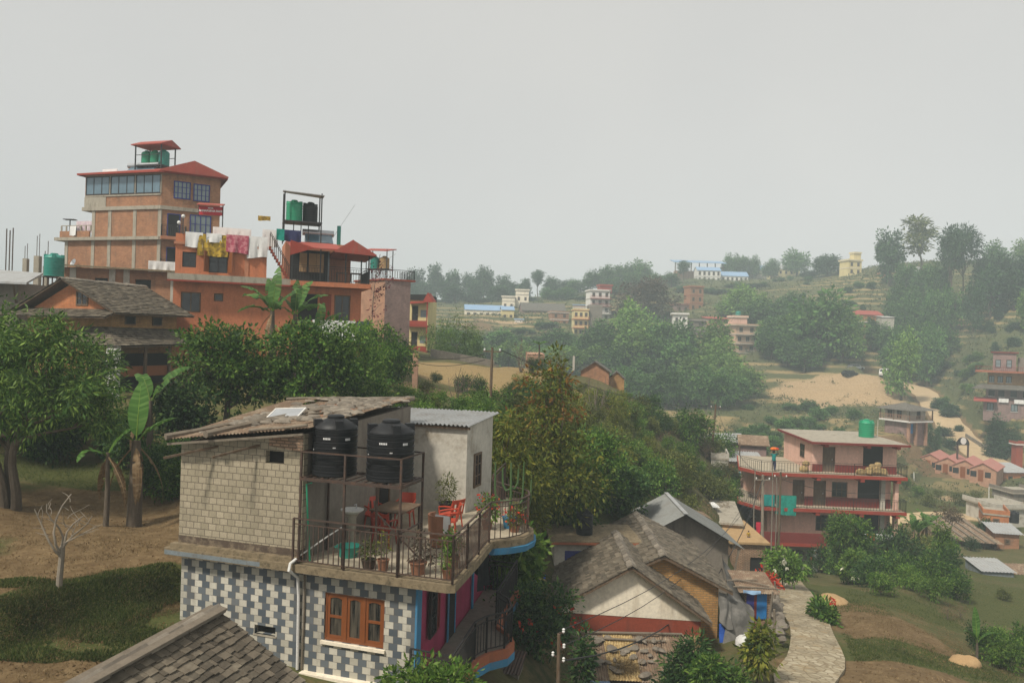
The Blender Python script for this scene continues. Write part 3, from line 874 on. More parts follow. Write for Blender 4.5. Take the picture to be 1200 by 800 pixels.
def slates(mb, a, b, c, d, tw=.3, th=.26, thick=.02, seed=1, lift=.012, jit=.35):
	"""overlapping hand-cut slates on the roof slope a-b (eave) to d-c (ridge)"""
	q = random.Random(seed)
	a, b, c, d = Vector(a), Vector(b), Vector(c), Vector(d)
	nrm = (b - a).cross(d - a).normalized()
	if nrm.z < 0: nrm = -nrm
	rows = max(2, int(((d - a).length + (c - b).length) / 2 / th))
	for j in range(rows):
		v0, v1 = j / rows, min(1.0, (j + 1.35) / rows)
		l0, r0, l1, r1 = a.lerp(d, v0), b.lerp(c, v0), a.lerp(d, v1), b.lerp(c, v1)
		L = (r0 - l0).length
		x = -q.uniform(0, tw)
		while x < L:
			w = tw * q.uniform(1 - jit, 1 + jit)
			s0, s1 = max(0, x) / L, min(L, x + w - .008) / L
			x += w
			if s1 - s0 < .02 / L: continue
			k = (v1 - v0) * q.uniform(-.12, .10)
			off = nrm * (lift + q.uniform(0, .012))
			e = (l0 - l1).normalized() * q.uniform(-.02, .035)
			t0, t1 = nrm * (thick + q.uniform(0, .018)), nrm * .004
			p = [l0.lerp(r0, s0) + off + e, l0.lerp(r0, s1) + off + e * q.uniform(.4, 1.3), l1.lerp(r1, s1), l1.lerp(r1, s0)]
			top = [p[0] + t0, p[1] + t0 * q.uniform(.6, 1.2), p[2] + t1, p[3] + t1]
			mb.hexa([p[0], p[1], p[2], p[3]] + top)
	return mb
def ridge_caps(mb, a, b, w=.34, step=.34, seed=3):
	q = random.Random(seed)
	a, b = Vector(a), Vector(b)
	n = max(2, int((b - a).length / step))
	s = (b - a).cross(Vector((0, 0, 1))).normalized()
	for i in range(n):
		p0, p1 = a.lerp(b, i / n), a.lerp(b, (i + 1.15) / n)
		z = Vector((0, 0, .035 + q.uniform(0, .03)))
		for sg in (-1, 1):
			e = s * sg * w * q.uniform(.45, .62) - Vector((0, 0, w * .30))
			mb.hexa([p0 + z * .4, p1 + z * .4, p1 + e + z * .4, p0 + e + z * .4, p0 + z + Vector((0, 0, .02)), p1 + z, p1 + e + z, p0 + e + z + Vector((0, 0, .02))] if sg < 0 else
					[p0 + e + z * .4, p1 + e + z * .4, p1 + z * .4, p0 + z * .4, p0 + e + z + Vector((0, 0, .02)), p1 + e + z, p1 + z, p0 + z + Vector((0, 0, .02))])
	return mb
def water_tank(name, label, loc, r=.47, h=1.2, mat='black_plastic', ribs=8, group=None, marks=False, lugs=True):
	"""ribbed plastic water tank: body > lid, lugs"""
	t = thing(name, label, 'water tank', loc, rnd.uniform(0, 360), group)
	bh = h * .82
	pr = [(r * .97, 0), (r, .02)]
	for i in range(ribs):
		z0 = bh * (i + .15) / ribs
		z1 = bh * (i + 1) / ribs
		pr += [(r * .985, z0), (r * .985, z1 - .045), (r * 1.012, z1 - .032), (r * 1.012, z1 - .018), (r * .965, z1 - .008), (r * .965, z1)]
	pr += [(r, bh + .01), (r * .985, bh + .04), (r * .8, h * .93), (r * .45, h * .985), (r * .40, h)]
	MB().lathe(pr, 28).build('body', M[mat], t, True, 30)
	MB().lathe([(r * .36, h + .001), (r * .38, h + .012), (r * .38, h + .05), (r * .30, h + .075)], 20).build('lid', M[mat], t)
	if lugs:
		for k in range(4):
			a = math.pi / 2 * k + .4
			m = MB()
			ca, sa = math.cos(a), math.sin(a)
			for (r0, r1) in ((.62, .98),):
				p = []
				for z in (bh + .02, h * .985):
					for (rr, ww) in ((r0, -.16), (r1, -.16), (r1, .16), (r0, .16)):
						p.append((r * (rr * ca - ww * sa), r * (rr * sa + ww * ca), z))
				m.hexa(p)
			m.build('lug', M[mat], t)
	if marks:
		m = MB()
		for (a0, a1, z0, z1) in ((-1.9, -1.55, .80, .84), (-1.45, -1.33, .62, .645), (-2.6, -2.5, .55, .575), (-.9, -.65, .78, .83)):
			n = 5
			for i in range(n):
				u0, u1 = a0 + (a1 - a0) * i / n, a0 + (a1 - a0) * (i + .7) / n
				R_ = r * 1.004
				m.poly([(R_ * math.cos(u0), R_ * math.sin(u0), bh * z0), (R_ * math.cos(u1), R_ * math.sin(u1), bh * z0), (R_ * math.cos(u1), R_ * math.sin(u1), bh * z1), (R_ * math.cos(u0), R_ * math.sin(u0), bh * z1)])
		m.build('maker_mark', M['cloth_white'], t)
		t.rotation_euler = (0, 0, 0)
	return t
def draped(name, mat, label, cat, pts, loc=(0, 0, 0), rz=0, group=None, drop=.6, wav=.05, seed=0, two=True):
	"""cloth hanging over a line: pts are its top corners; it falls by drop on both sides, folds in it"""
	q = random.Random(seed)
	a, b = Vector(pts[0]), Vector(pts[1])
	t = (b - a); L = t.length; t.normalize()
	nv = t.cross(Vector((0, 0, 1))).normalized()
	nx, nz = max(6, int(L / .08)), 9
	ph = [q.uniform(0, 6.28) for _ in range(4)]
	m = MB(); vs = []
	dl, dr = drop * q.uniform(.9, 1.08), drop * q.uniform(.9, 1.08)
	sides = [(1, 1.0)] + ([(-1, .45)] if two else [])
	for sg, fr in sides:
		base = len(vs)
		for j in range(nz + 1):
			v = j / nz
			for i in range(nx + 1):
				u = i / nx
				dz = (dl + (dr - dl) * u) * fr * v
				o = wav * math.sin(u * L * 9 + ph[0] + v) * v + wav * .6 * math.sin(u * L * 17 + ph[1]) * v + .012 + .03 * math.sqrt(v)
				vs.append(tuple(a + t * (u * L) + nv * sg * o + Vector((0, 0, .015 * (1 - v) - dz - .02 * math.sin(u * 7 + ph[2]) * v))))
		for j in range(nz):
			for i in range(nx):
				k = base + j * (nx + 1) + i
				m.f.append((k, k + 1, k + nx + 2, k + nx + 1)); m.sm.append(True)
	m.v = vs
	o = solo(m, name, M[mat], label, cat, loc, rz, group)
	return o
def leaf_arrays(P, Dv, Sv, L, W, fold=.0):
	"""rhombic leaves: base, side, tip, side"""
	n = len(P)
	mid = P + Dv * (L * .45)[:, None]
	up = np.cross(Dv, Sv)
	V = np.empty((n, 4, 3))
	V[:, 0] = P
	V[:, 1] = mid + Sv * (W * .5)[:, None] + up * (W * fold)[:, None]
	V[:, 2] = P + Dv * L[:, None]
	V[:, 3] = mid - Sv * (W * .5)[:, None] + up * (W * fold)[:, None]
	return V.reshape(-1, 3)
def quads_mesh(name, V):
	n = len(V) // 4
	me_ = bpy.data.meshes.new(name)
	me_.vertices.add(len(V)); me_.vertices.foreach_set('co', V.astype(np.float32).ravel())
	me_.loops.add(n * 4); me_.loops.foreach_set('vertex_index', np.arange(n * 4, dtype=np.int32))
	me_.polygons.add(n); me_.polygons.foreach_set('loop_start', (np.arange(n) * 4).astype(np.int32))
	me_.update()
	return me_
def unit(a): return a / np.maximum(1e-9, np.linalg.norm(a, axis=-1, keepdims=True))
def foliage(lobes, clusters, per, L, W, seed, droop=.3, spread=.25, gap=.45, shell=.55, jit=.5, up=.3):
	"""leaf faces: twig clusters through the lobes' volume (denser near the skin, holes left open), leaves round every twig"""
	R = np.random.RandomState(seed)
	lo = np.array(lobes, float)
	vol = lo[:, 3] * lo[:, 4] * lo[:, 5]
	pr = vol ** .75 / (vol ** .75).sum()
	k = R.choice(len(lo), clusters * 2, p=pr)
	d = unit(R.normal(size=(len(k), 3)))
	rr = shell + (1 - shell) * R.uniform(0, 1, len(k)) ** .6
	deep = R.uniform(0, 1, len(k)) < .22
	rr[deep] = R.uniform(.2, shell, deep.sum())
	rr *= 1 + .13 * np.sin(d[:, 0] * 5 + k * 1.7) * np.sin(d[:, 2] * 6 + k) + .10 * R.normal(size=len(k))
	C = lo[k, :3] + d * rr[:, None] * lo[k, 3:6]
	s = lo[:, 3:6].mean()
	ph = R.uniform(0, 6.28, 6)
	f = 4.2 / s
	nz = np.sin(C[:, 0] * f + ph[0] + 1.3 * np.sin(C[:, 2] * f + ph[1])) + np.sin(C[:, 1] * f * 1.1 + ph[2]) + np.sin(C[:, 2] * f * 1.3 + ph[3] + np.sin(C[:, 0] * f * .8 + ph[4]))
	keep = nz > np.quantile(nz, gap * .6)
	C, d = C[keep][:clusters], d[keep][:clusters]
	n = len(C)
	c = np.repeat(np.arange(n), per)
	off = R.normal(size=(len(c), 3)) * spread
	P = C[c] + off * .5
	D = unit(unit(off) * .9 + d[c] * .55 + np.array([0, 0, -droop]) + R.normal(size=(len(c), 3)) * .25)
	ref = unit(R.normal(size=(len(c), 3)) * .6 + np.array([0, 0, up + .5]))
	S = unit(np.cross(D, ref))
	l = L * (1 + jit * R.uniform(-1, 1, len(c)))
	return leaf_arrays(P, D, S, l, l * (W / L), .12)
def limb(mb, a, b, r0, r1, seed=0, bend=.12, n=5, sides=7):
	q = random.Random(seed)
	a, b = Vector(a), Vector(b)
	L = (b - a).length
	pts, rs = [], []
	o1, o2 = Vector((q.uniform(-1, 1), q.uniform(-1, 1), q.uniform(-.3, .3))) * L * bend, Vector((q.uniform(-1, 1), q.uniform(-1, 1), q.uniform(-.3, .3))) * L * bend
	for i in range(n + 1):
		t = i / n
		pts.append(a.lerp(b, t) + o1 * math.sin(math.pi * t) + o2 * math.sin(2 * math.pi * t) * .5)
		rs.append(r0 + (r1 - r0) * t ** .8)
	mb.tube(pts, rs, sides)
	return mb
def make_tree(name, label, cat, loc, lobes, leafmat_, clusters, per, L, W, seed, trunk_r=.2, fork=.4, trunk_mat='bark', group=None, lean=(0, 0), stems=1, rz=0, s=1.0, limbs=True, **kw):
	"""tree: trunk (with its limbs) and crown"""
	t = thing(name, label, cat, loc, rz, group)
	t.scale = (s, s, s) if isinstance(s, (int, float)) else s
	q = random.Random(seed)
	lo = np.array(lobes, float)
	zc = (lo[:, 2]).mean()
	cx, cy = lo[:, 0].mean(), lo[:, 1].mean()
	m = MB()
	for k in range(stems):
		bx, by = (q.uniform(-.25, .25), q.uniform(-.2, .2)) if stems > 1 else (0, 0)
		top = Vector((cx * .6 + lean[0] + bx * 3, cy * .6 + lean[1] + by * 3, zc * fork + (zc - zc * fork) * .2))
		limb(m, (bx, by, -.3), top, trunk_r * 1.15, trunk_r * .62, seed + k, .07, 6, 8)
		if limbs:
			for i, l in enumerate(lobes):
				if stems > 1 and i % stems != k: continue
				limb(m, top - Vector((0, 0, .1 * i % .5)), (l[0], l[1], l[2] - l[5] * .15), trunk_r * .5, trunk_r * .10, seed * 7 + i, .13, 5, 6)
				for j in range(3):
					e = Vector((l[0] + q.uniform(-.75, .75) * l[3], l[1] + q.uniform(-.75, .75) * l[4], l[2] + q.uniform(-.4, .75) * l[5]))
					limb(m, Vector((l[0], l[1], l[2] - l[5] * .15)).lerp(top, .35), e, trunk_r * .22, trunk_r * .04, seed * 13 + i * 5 + j, .12, 4, 5)
	m.build('trunk', M[trunk_mat], t, False)
	V = foliage(lobes, clusters, per, L, W, seed, **kw)
	me_ = quads_mesh('crown', V)
	me_.materials.append(M[leafmat_])
	c = bpy.data.objects.new('crown', me_)
	COL.objects.link(c)
	adopt(c, t)
	return t
def round_lobes(rx, ry, h0, h1, n, seed, low=.55):
	"""lobes of an uneven crown between the heights h0 and h1"""
	q = random.Random(seed)
	H = h1 - h0
	out = [(0, 0, h0 + H * .52, rx * .72, ry * .72, H * .46)]
	for i in range(n):
		a = 2.4 * i + q.uniform(-.4, .4)
		z = h0 + H * q.uniform(.22, .82)
		k = 1 - abs((z - h0) / H - .42) * .9
		rr = q.uniform(.36, .56)
		out.append((math.cos(a) * rx * (1 - rr * .75) * k, math.sin(a) * ry * (1 - rr * .75) * k, z, rx * rr, ry * rr, H * rr * q.uniform(.42, .62)))
	return out
# ------------------------------------------------------------------ the house with the tank terrace
HO = (-1.078, 15.8, -5.038)
def HL(x, y, z):
	a = rad(-17)
	return Vector((HO[0] + x * math.cos(a) - y * math.sin(a), HO[1] + x * math.sin(a) + y * math.cos(a), HO[2] + z))
house = thing('terrace_house', 'two storey house of grey and white checked tiles with a crowded roof terrace', 'house', HO, -17)
FF = Face((0, .30), 0)
m = MB()
vent = (-4.90, -4.35, -1.78, -1.58)
wi = (-3.12, -1.66, -1.68, -.62)
wall_holes(m, -6.95, -.93, -2.50, -.20, .30, .52, [vent, wi])
m.build('tiled_wall', M['zigzag'], house)
MB().box(-6.90, -.95, .36, .50, -4.3, -2.502).build('base_wall', M['plaster_dark'], house)
MB().box(-3.62, -.90, .14, .30, -2.56, -2.42).build('ledge', M['cream'], house)
MB().prism([(-6.95, .522), (-6.79, .522), (-6.79, 8.6), (-6.95, 8.6)], -4.3, -.2).build('end_wall', M['plaster_dark'], house)
# pink side, a little out of square
sk = -.105
def SP(x, y): return (x + sk * y, y)
MB().prism([SP(-.95, .524), SP(-.9, 8.5), SP(-1.1, 8.5), SP(-1.15, .524)], -2.5, -.2).build('side_wall', M['magenta'], house)
MB().prism([SP(-.95, .7), SP(-.95, 8.5), (-6.5, 8.5), (-6.5, .7)], -4.3, -2.5).build('lower_wall', M['magenta'], house)
MB().box(-.93, -.885, .285, .53, -2.5, -.22).build('corner_trim', M['blue_trim'], house)
FS = Face((-.945, .524), 90 + 6.0)
for (x, z, w, h) in ((.72, -1.72, .50, 1.30),): win(house, FS, x, z, w, h, 'black_iron', 'glass_dark', 1, 3, .07, out=.06)
win(house, FS, 1.28, -1.72, .22, 1.3, 'dark_red', 'dark_red', 1, 1, .05, 'shutter', out=.05)
d_ = MB(); FS.box(d_, 2.30, 2.38, -2.45, -.25, .003, .03); FS.box(d_, 2.95, 3.03, -2.45, -.25, .003, .03); FS.box(d_, 2.38, 2.95, -.34, -.25, .003, .03)
dd = d_.build('door', M['blue_trim'], house)
e = MB(); FS.box(e, 2.39, 2.94, -2.45, -.35, .004, .02); e.build('door_leaf', M['dark'], dd)
d_ = MB(); FS.box(d_, 4.75, 4.86, -2.45, -.25, .003, .05); d_.build('pilaster', M['blue_trim'], house)
d_ = MB(); FS.box(d_, 3.1, 4.4, -.36, -.25, .003, .03); d_.build('lintel', M['blue_trim'], house)
# three-light window
w = MB()
x0, x1, z0, z1 = wi
for a, b in ((x0, x0 + .05), (x1 - .05, x1)): w.box(a, b, .34, .42, z0, z1)
w.box(x0 + .05, x1 - .05, .34, .42, z0, z0 + .055); w.box(x0 + .05, x1 - .05, .34, .42, z1 - .055, z1)
W3 = (x1 - x0 - .1) / 3
for i in (1, 2): w.box(x0 + .05 + W3 * i - .035, x0 + .05 + W3 * i + .035, .335, .42, z0 + .055, z1 - .055)
wo_ = w.build('window', M['orange_wood'], house)
for i in range(3):
	a, b = x0 + .05 + W3 * i + (.036 if i else .002), x0 + .05 + W3 * (i + 1) - (.036 if i < 2 else .002)
	s = MB()
	s.box(a, a + .065, .352, .40, z0 + .057, z1 - .057); s.box(b - .065, b, .352, .40, z0 + .057, z1 - .057)
	s.box(a + .065, b - .065, .352, .40, z0 + .057, z0 + .12)
	zt = z1 - .057
	n = 8
	for k in range(n):
		u0, u1 = a + .065 + (b - a - .13) * k / n, a + .065 + (b - a - .13) * (k + 1) / n
		c0 = 1 - ((k + .5) / n * 2 - 1) ** 2
		s.box(u0, u1, .352, .40, zt - .085 + .035 * c0, zt)
	if i != 1: s.box(a + .065, b - .065, .352, .40, (z0 + z1) / 2 - .03, (z0 + z1) / 2 + .03)
	s.build('sash', M['orange_wood'], wo_)
	MB().box(a + .03, b - .03, .37, .378, z0 + .08, z1 - .08).build('pane', M['glass_curtain'], wo_)
MB().box(x0 - .05, x1 + .05, .24, .30, z0 - .07, z0 - .002).build('sill', M['cream'], wo_)
v = MB().box(vent[0], vent[1], .44, .45, vent[2], vent[3]).build('vent_opening', M['dark'], house)
MB().box(vent[0] - .03, vent[1] + .03, .285, .35, vent[2] - .04, vent[2]).build('sill', M['concrete'], v)
# curtains seen through the panes stay dark: the terrace slab above
slab = [(-7.22, .02), (-.12, -.06), (.06, .02), (-.10, 1.9), (-.30, 3.55), (.05, 3.85), (.34, 4.25), (.42, 4.8), (.25, 5.35), (-.45, 6.1), (-1.2, 9.0), (-7.1, 9.0)]
MB().prism(slab, -.17, 0).build('terrace_slab', M['moss_concrete'], house)
inner = [(-6.9, .5), (-.32, .2), (-.30, 1.9), (-.50, 3.6), (-.15, 3.95), (.08, 4.35), (.16, 4.8), (0, 5.2), (-.7, 5.9), (-1.4, 8.8), (-6.9, 8.8)]
MB().prism(inner, .0, .004).build('terrace_floor', M['floor_concrete'], house)
MB().box(-7.10, -3.74, .07, .24, .003, .10).build('wall_foot', M['moss_concrete'], house)
MB().prism([(-7.2, .012), (-4.6, -.012), (-4.6, .05), (-7.2, .06)], -.15, -.05).build('fascia', M['blue_grey'], house)
lip = [(-.30, 3.56), (.06, 3.84), (.36, 4.24), (.44, 4.8), (.27, 5.37), (-.45, 6.12)]
m = MB()
for (a, b) in zip(lip, lip[1:]): m.hexa([(a[0], a[1], -.34), (b[0], b[1], -.34), (b[0] - .1, b[1], -.34), (a[0] - .1, a[1], -.34), (a[0] + .05, a[1], -.18), (b[0] + .05, b[1], -.18), (b[0] - .1, b[1], -.18), (a[0] - .1, a[1], -.18)])
m.build('bay_edge', M['blue_trim'], house)
# lower gallery along the pink side
zf = -2.38
gal = [SP(-.9, -.1), SP(0.12, -.1), SP(.12, 1.9), SP(.30, 2.35), SP(.66, 2.75), SP(.74, 3.2), SP(.55, 3.7), SP(.15, 4.1), SP(.12, 7.0), SP(-.9, 7.0)]
MB().prism(gal, zf - .14, zf).build('gallery_floor', M['plaster_dark'], house)
m, m2 = MB(), MB()
go = gal[1:9]
for a, b in zip(go, go[1:]):
	for q_, z0, z1, e in ((m, zf - .13, zf + .10, .04), (m2, zf - .31, zf - .132, .05)):
		q_.hexa([(a[0] - .06, a[1], z0), (a[0] + e, a[1], z0), (b[0] + e, b[1], z0), (b[0] - .06, b[1], z0), (a[0] - .06, a[1], z1), (a[0] + e, a[1], z1), (b[0] + e, b[1], z1), (b[0] - .06, b[1], z1)][0:8])
m.build('gallery_kerb', M['terracotta'], house); m2.build('gallery_edge', M['blue_trim'], house)
m = MB()
railing(m, [(p[0] - .05, p[1], zf + .1) for p in [SP(-.82, -.04)] + gal[1:9]], .86, .11, .012)
railing(m, [(SP(-.85, 6.9)[0], 6.9, zf), (SP(.1, 6.9)[0], 6.9, zf)], .9, .11, .012)
m.build('gallery_railing', M['black_iron'], house)
MB().prism([SP(-.02, .15), SP(.1, .15), SP(.1, .4), SP(-.02, .4)], -4.3, zf - .32).build('post', M['magenta'], house)
MB().prism([SP(-.5, 3.0), SP(-.2, 3.0), SP(-.2, 3.3), SP(-.5, 3.3)], -4.6, zf - .15).build('post', M['magenta'], house)
# railing of the terrace
m = MB()
railing(m, [(-3.78, .02, .01), (-2.52, .01, .01), (-1.25, 0, .01), (0, 0, .01), (-.11, 1.15, .01), (-.24, 2.3, .01), (-.36, 3.42, .01)], 1.0, .125, .012)
railing(m, [(-.36, 3.42, .01), (-.02, 3.72, .01), (.22, 4.15, .01), (.30, 4.7, .01), (.12, 5.25, .01)], 1.0, .115, .012, post=False)
railing(m, [(-1.25, 6.3, .01), (-1.6, 8.6, .01)], 1.15, .13, .012)
railing(m, [(.12, 5.25, .01), (-1.25, 6.3, .01)], 1.0, .13, .012)
m.build('terrace_railing', M['iron'], house)
# the block-walled room
m = MB()
def ztop(x): return 2.44 + (x + 7.0) / 3.3 * .40
ho = (-4.70, -4.22, 2.12, 2.41)
wall_holes(m, -7.0, -3.72, .26, 2.9, .24, .42, [ho], ztop)
m.build('block_wall', M['block'], house)
m = MB(); m.box(-7.0, -3.72, .225, .41, .1, .262); m.build('grimy_course', M['base_grime'], house)
m = MB()
m.hexa([(-4.6, .215, 2.52), (-3.74, .215, 2.44), (-3.74, .24, 2.44), (-4.6, .24, 2.52), (-4.6, .215, 2.72), (-3.74, .215, 2.82), (-3.74, .24, 2.82), (-4.6, .24, 2.72)])
m.build('brick_patch', M['brick_loose'], house)
MB().box(ho[0], ho[1], .40, .415, ho[2], ho[3]).build('vent_opening', M['dark'], house)
MB().hexa([(-3.92, .422, 0), (-3.72, .422, 0), (-3.72, 5.9, 0), (-3.92, 5.9, 0), (-3.92, .422, 2.80), (-3.72, .422, 2.82), (-3.72, 5.9, 3.05), (-3.92, 5.9, 3.03)]).build('room_side_wall', M['plaster_dark'], house)
MB().hexa([(-7.0, .422, 0), (-6.85, .422, 0), (-6.85, 4.7, 0), (-7.0, 4.7, 0), (-7.0, .422, 2.42), (-6.85, .422, 2.44), (-6.85, 4.7, 2.9), (-7.0, 4.7, 2.88)]).build('room_end_wall', M['block'], house)
MB().hexa([(-6.85, 4.6, 0), (-3.92, 5.75, 0), (-3.92, 5.9, 0), (-6.85, 4.75, 0), (-6.85, 4.6, 2.9), (-3.92, 5.75, 3.02), (-3.92, 5.9, 3.02), (-6.85, 4.75, 2.9)]).build('room_back_wall', M['plaster_dark'], house)
FR = Face((-3.715, .42), 90)
door(house, FR, 3.4, .02, .75, 1.95, 'dark', 'wood')
# scrap sheets that roof it
RA, RB, RC, RD_ = Vector((-7.18, -.12, 2.48)), Vector((-3.50, -.12, 2.93)), Vector((-3.72, 6.05, 3.16)), Vector((-7.15, 4.95, 3.06))
def RP(u, v): return RA.lerp(RB, u).lerp(RD_.lerp(RC, u), v)
m = MB()
q = random.Random(5)
for (u0, u1, v0, v1) in ((0, .22, 0, .5), (.2, .43, 0, .42), (.41, .66, .0, .5), (.64, .86, 0, .4), (.84, 1.0, .03, .45), (0, .24, .45, 1), (.22, .46, .4, 1), (.44, .7, .46, 1), (.68, 1.0, .38, 1)):
	k = q.uniform(.0, .05)
	a, b, c, d = RP(u0, v0), RP(u1, v0), RP(u1, v1), RP(u0, v1)
	up = Vector((0, 0, .03 + k))
	m.corr(a + up, b - a, d - a, .09, .014)
m.build('scrap_roof', M['tin_rust'], house)
m = MB()
for i in range(210):
	u, v = q.uniform(.2, .99), q.uniform(.2, .99)
	p = RP(u, v) + Vector((0, 0, .11))
	m.blob(p, (q.uniform(.08, .26), q.uniform(.07, .17), q.uniform(.04, .085)), i, .3, 6)
for i in range(14):
	p = RP(q.uniform(.05, .5), q.uniform(.05, .4)) + Vector((0, 0, .07))
	m.blob(p, (q.uniform(.05, .12), q.uniform(.04, .09), q.uniform(.02, .045)), 200 + i, .3, 6)
rub = m.build('roof_rubble', M['stone'], house); rub['kind'] = 'stuff'; rub['label'] = 'broken brick and stone weighing down the sheets'
m = MB()
for i in range(46):
	u, v = q.uniform(.3, .99), q.uniform(.35, .99)
	p = RP(u, v) + Vector((0, 0, .10))
	m.blob(p, (q.uniform(.08, .2), q.uniform(.06, .1), .02), 400 + i, .25, 6)
m.build('roof_rubble', M['clay'], house)['kind'] = 'stuff'
for (a, b, r_) in ((RP(.02, -.01), RP(.40, .46), .085), (RP(.33, -.02), RP(.62, .55), .09), (RP(.60, .96), RP(1.0, 1.02), .05), (RP(.62, .0), RP(.99, .03), .04), (RP(.5, .3), RP(.8, .55), .035), (RP(.0, .96), RP(.5, 1.0), .05)):
	m = MB(); limb(m, a + Vector((0, 0, .12)), b + Vector((0, 0, .13)), r_, r_ * .8, int(r_ * 1000), .03, 4, 7); m.build('roof_pole', M['wood_grey'], house)
for k, (x0_, z0_, x1_, z1_) in enumerate(((-6.75, 2.20, -5.95, 2.42), (-5.45, 2.31, -4.85, 2.52))):
	MB().bar((x0_, -.62, z0_), (x1_, .3, z1_), .05, .05).build('rafter_end', M['wood'], house)
m = MB(); m.hexa([(-7.12, -.10, 2.40), (-3.55, -.10, 2.85), (-3.55, -.06, 2.85), (-7.12, -.06, 2.40), (-7.12, -.10, 2.45), (-3.55, -.10, 2.90), (-3.55, -.06, 2.90), (-7.12, -.06, 2.45)])
m.build('eave_board', M['wood_grey'], house)
# plastered room with the corrugated roof
m = MB()
wall_holes(m, -5.4, -2.06, .004, 2.5, 6.26, 6.42)
m.build('plaster_wall', M['plaster'], house)
m = MB(); m.hexa([(-2.24, 6.422, .004), (-2.06, 6.422, .004), (-2.06, 8.6, .004), (-2.24, 8.6, .004), (-2.24, 6.422, 2.50), (-2.06, 6.422, 2.50), (-2.06, 8.6, 2.64), (-2.24, 8.6, 2.64)]); m.build('plaster_side_wall', M['plaster'], house)
MB().box(-5.4, -2.24, 8.45, 8.6, .004, 2.6).build('plaster_back_wall', M['plaster'], house)
win(house, Face((-2.06, 6.422), 90), .45, .62, .62, 1.02, 'wood', 'glass_dark', 2, 3, .06)
m = MB()
for i in range(3):
	xa, xb = -5.55 + i * 1.2, -5.55 + (i + 1) * 1.2 + .04
	a, b, d = Vector((xa, 6.08, 2.53 + .012 * i)), Vector((min(xb, -1.93), 6.08, 2.53 + .012 * i)), Vector((xa, 8.95, 2.70 + .012 * i))
	m.corr(a, b - a, d - a, .13, .028)
m.build('corrugated_roof', M['tin'], house)
MB().bar((-5.5, 6.18, 2.47), (-1.95, 6.18, 2.47), .05, .07).build('eave_beam', M['wood'], house)
# pipes
MB().tube([(-3.72, .06, .10), (-3.76, -.10, .04), (-3.77, -.13, -.1), (-3.75, .20, -.35), (-3.74, .24, -.8), (-3.72, .24, -2.4)], .035, 8).build('drain_pipe', M['white_plastic'], house)
MB().tube([(-3.62, .27, -.3), (-3.61, .27, -1.2), (-3.63, .27, -2.4)], .02, 6).build('supply_pipe', M['wood_grey'], house)
MB().tube([(-3.55, .35, 1.75), (-3.66, .30, 1.72), (-3.60, .30, .9), (-3.52, .3, .02)], .02, 6).build('green_pipe', M['green_plastic'], house)
MB().tube([(-3.70, .1, .14), (-3.4, .8, .45), (-3.2, 1.1, .62)], .018, 6).build('hose', M['white_plastic'], house)
# ------------------------------------------------------------------ things on the terrace
st = thing('tank_stand', 'rusty angle iron tank stand on the checked house terrace', 'tank stand', HO, -17)
SX, SY = (-3.68, -1.27), (.10, 1.26)
for (x, y) in ((-3.68, .10), (-2.60, .10), (-1.27, .10), (-1.27, 1.26), (-2.4, 1.26), (-3.66, 1.26)):
	MB().bar((x, y, .01), (x, y, 2.48), .045).build('leg', M['iron'], st)
m = MB()
for z, w_ in ((1.87, .06), (2.47, .032)):
	for a, b in (((-3.68, .10), (-1.27, .10)), ((-1.27, .10), (-1.27, 1.26)), ((-1.27, 1.26), (-3.66, 1.26)), ((-3.66, 1.26), (-3.68, .10))):
		m.bar((a[0], a[1], z), (b[0], b[1], z), w_)
m.build('rail', M['iron'], st)
m = MB()
for i in range(12): m.bar((-3.6 + i * .205, .12, 1.905), (-3.6 + i * .205, 1.24, 1.905), .05, .02)
m.build('slat_deck', M['iron'], st)
m = MB()
m.bar((-1.27, 1.26, .05), (-2.4, 1.26, 1.0), .03); m.bar((-1.27, .12, .9), (-1.27, 1.24, .9), .03)
m.build('brace', M['iron'], st)
water_tank('water_tank', 'dark ribbed tank at the block wall end of the iron stand', HL(-3.20, .70, 1.918), .50, 1.27, 'black_plastic', 8, 'tanks on the terrace stand', True)
water_tank('water_tank', 'dark ribbed tank standing before the pale plaster room', HL(-1.82, .70, 1.918), .525, 1.25, 'black_plastic', 8, 'tanks on the terrace stand', True)
def chair(label, x, y, rz, mat, name='plastic_chair', slat=True):
	t = thing(name, label, 'chair', HL(x, y, .005), rz - 17, 'plastic chairs on the terrace')
	MB().box(-.21, .21, -.21, .21, .40, .43).build('seat', M[mat], t)
	m_ = MB()
	n = 7
	pts = []
	for i in range(n + 1):
		a = -1 + 2 * i / n
		pts.append((a * .23, .21 + .05 * (1 - a * a), 0))
	for i in range(n):
		a, b = pts[i], pts[i + 1]
		if slat and i % 2 == 1:
			zs = ((.42, .50), (.74, .84))
		else: zs = ((.42, .84),)
		for (za, zb) in zs:
			k = (zb - .42) * .22; k0 = (za - .42) * .22
			m_.hexa([(a[0], a[1] + k0, za), (b[0], b[1] + k0, za), (b[0], b[1] + .02 + k0, za), (a[0], a[1] + .02 + k0, za), (a[0], a[1] + k, zb), (b[0], b[1] + k, zb), (b[0], b[1] + .02 + k, zb), (a[0], a[1] + .02 + k, zb)])
	m_.build('backrest', M[mat], t)
	for sx_ in (-1, 1):
		m_ = MB(); m_.tube([(sx_ * .23, .27, .66), (sx_ * .25, .0, .64), (sx_ * .24, -.2, .60), (sx_ * .22, -.21, .44)], .02, 6); m_.build('armrest', M[mat], t)
		for sy in (-1, 1): MB().tube([(sx_ * .19, sy * .19, .41), (sx_ * .23, sy * .24, 0)], [.024, .018], 6).build('leg', M[mat], t)
	return t
chair('bright red plastic chair behind the dark table, by the grey room door', -3.42, 3.3, 60, 'red_plastic')
chair('orange red chair with its rounded back just behind the dark table', -3.0, 4.1, 10, 'red_plastic', slat=False)
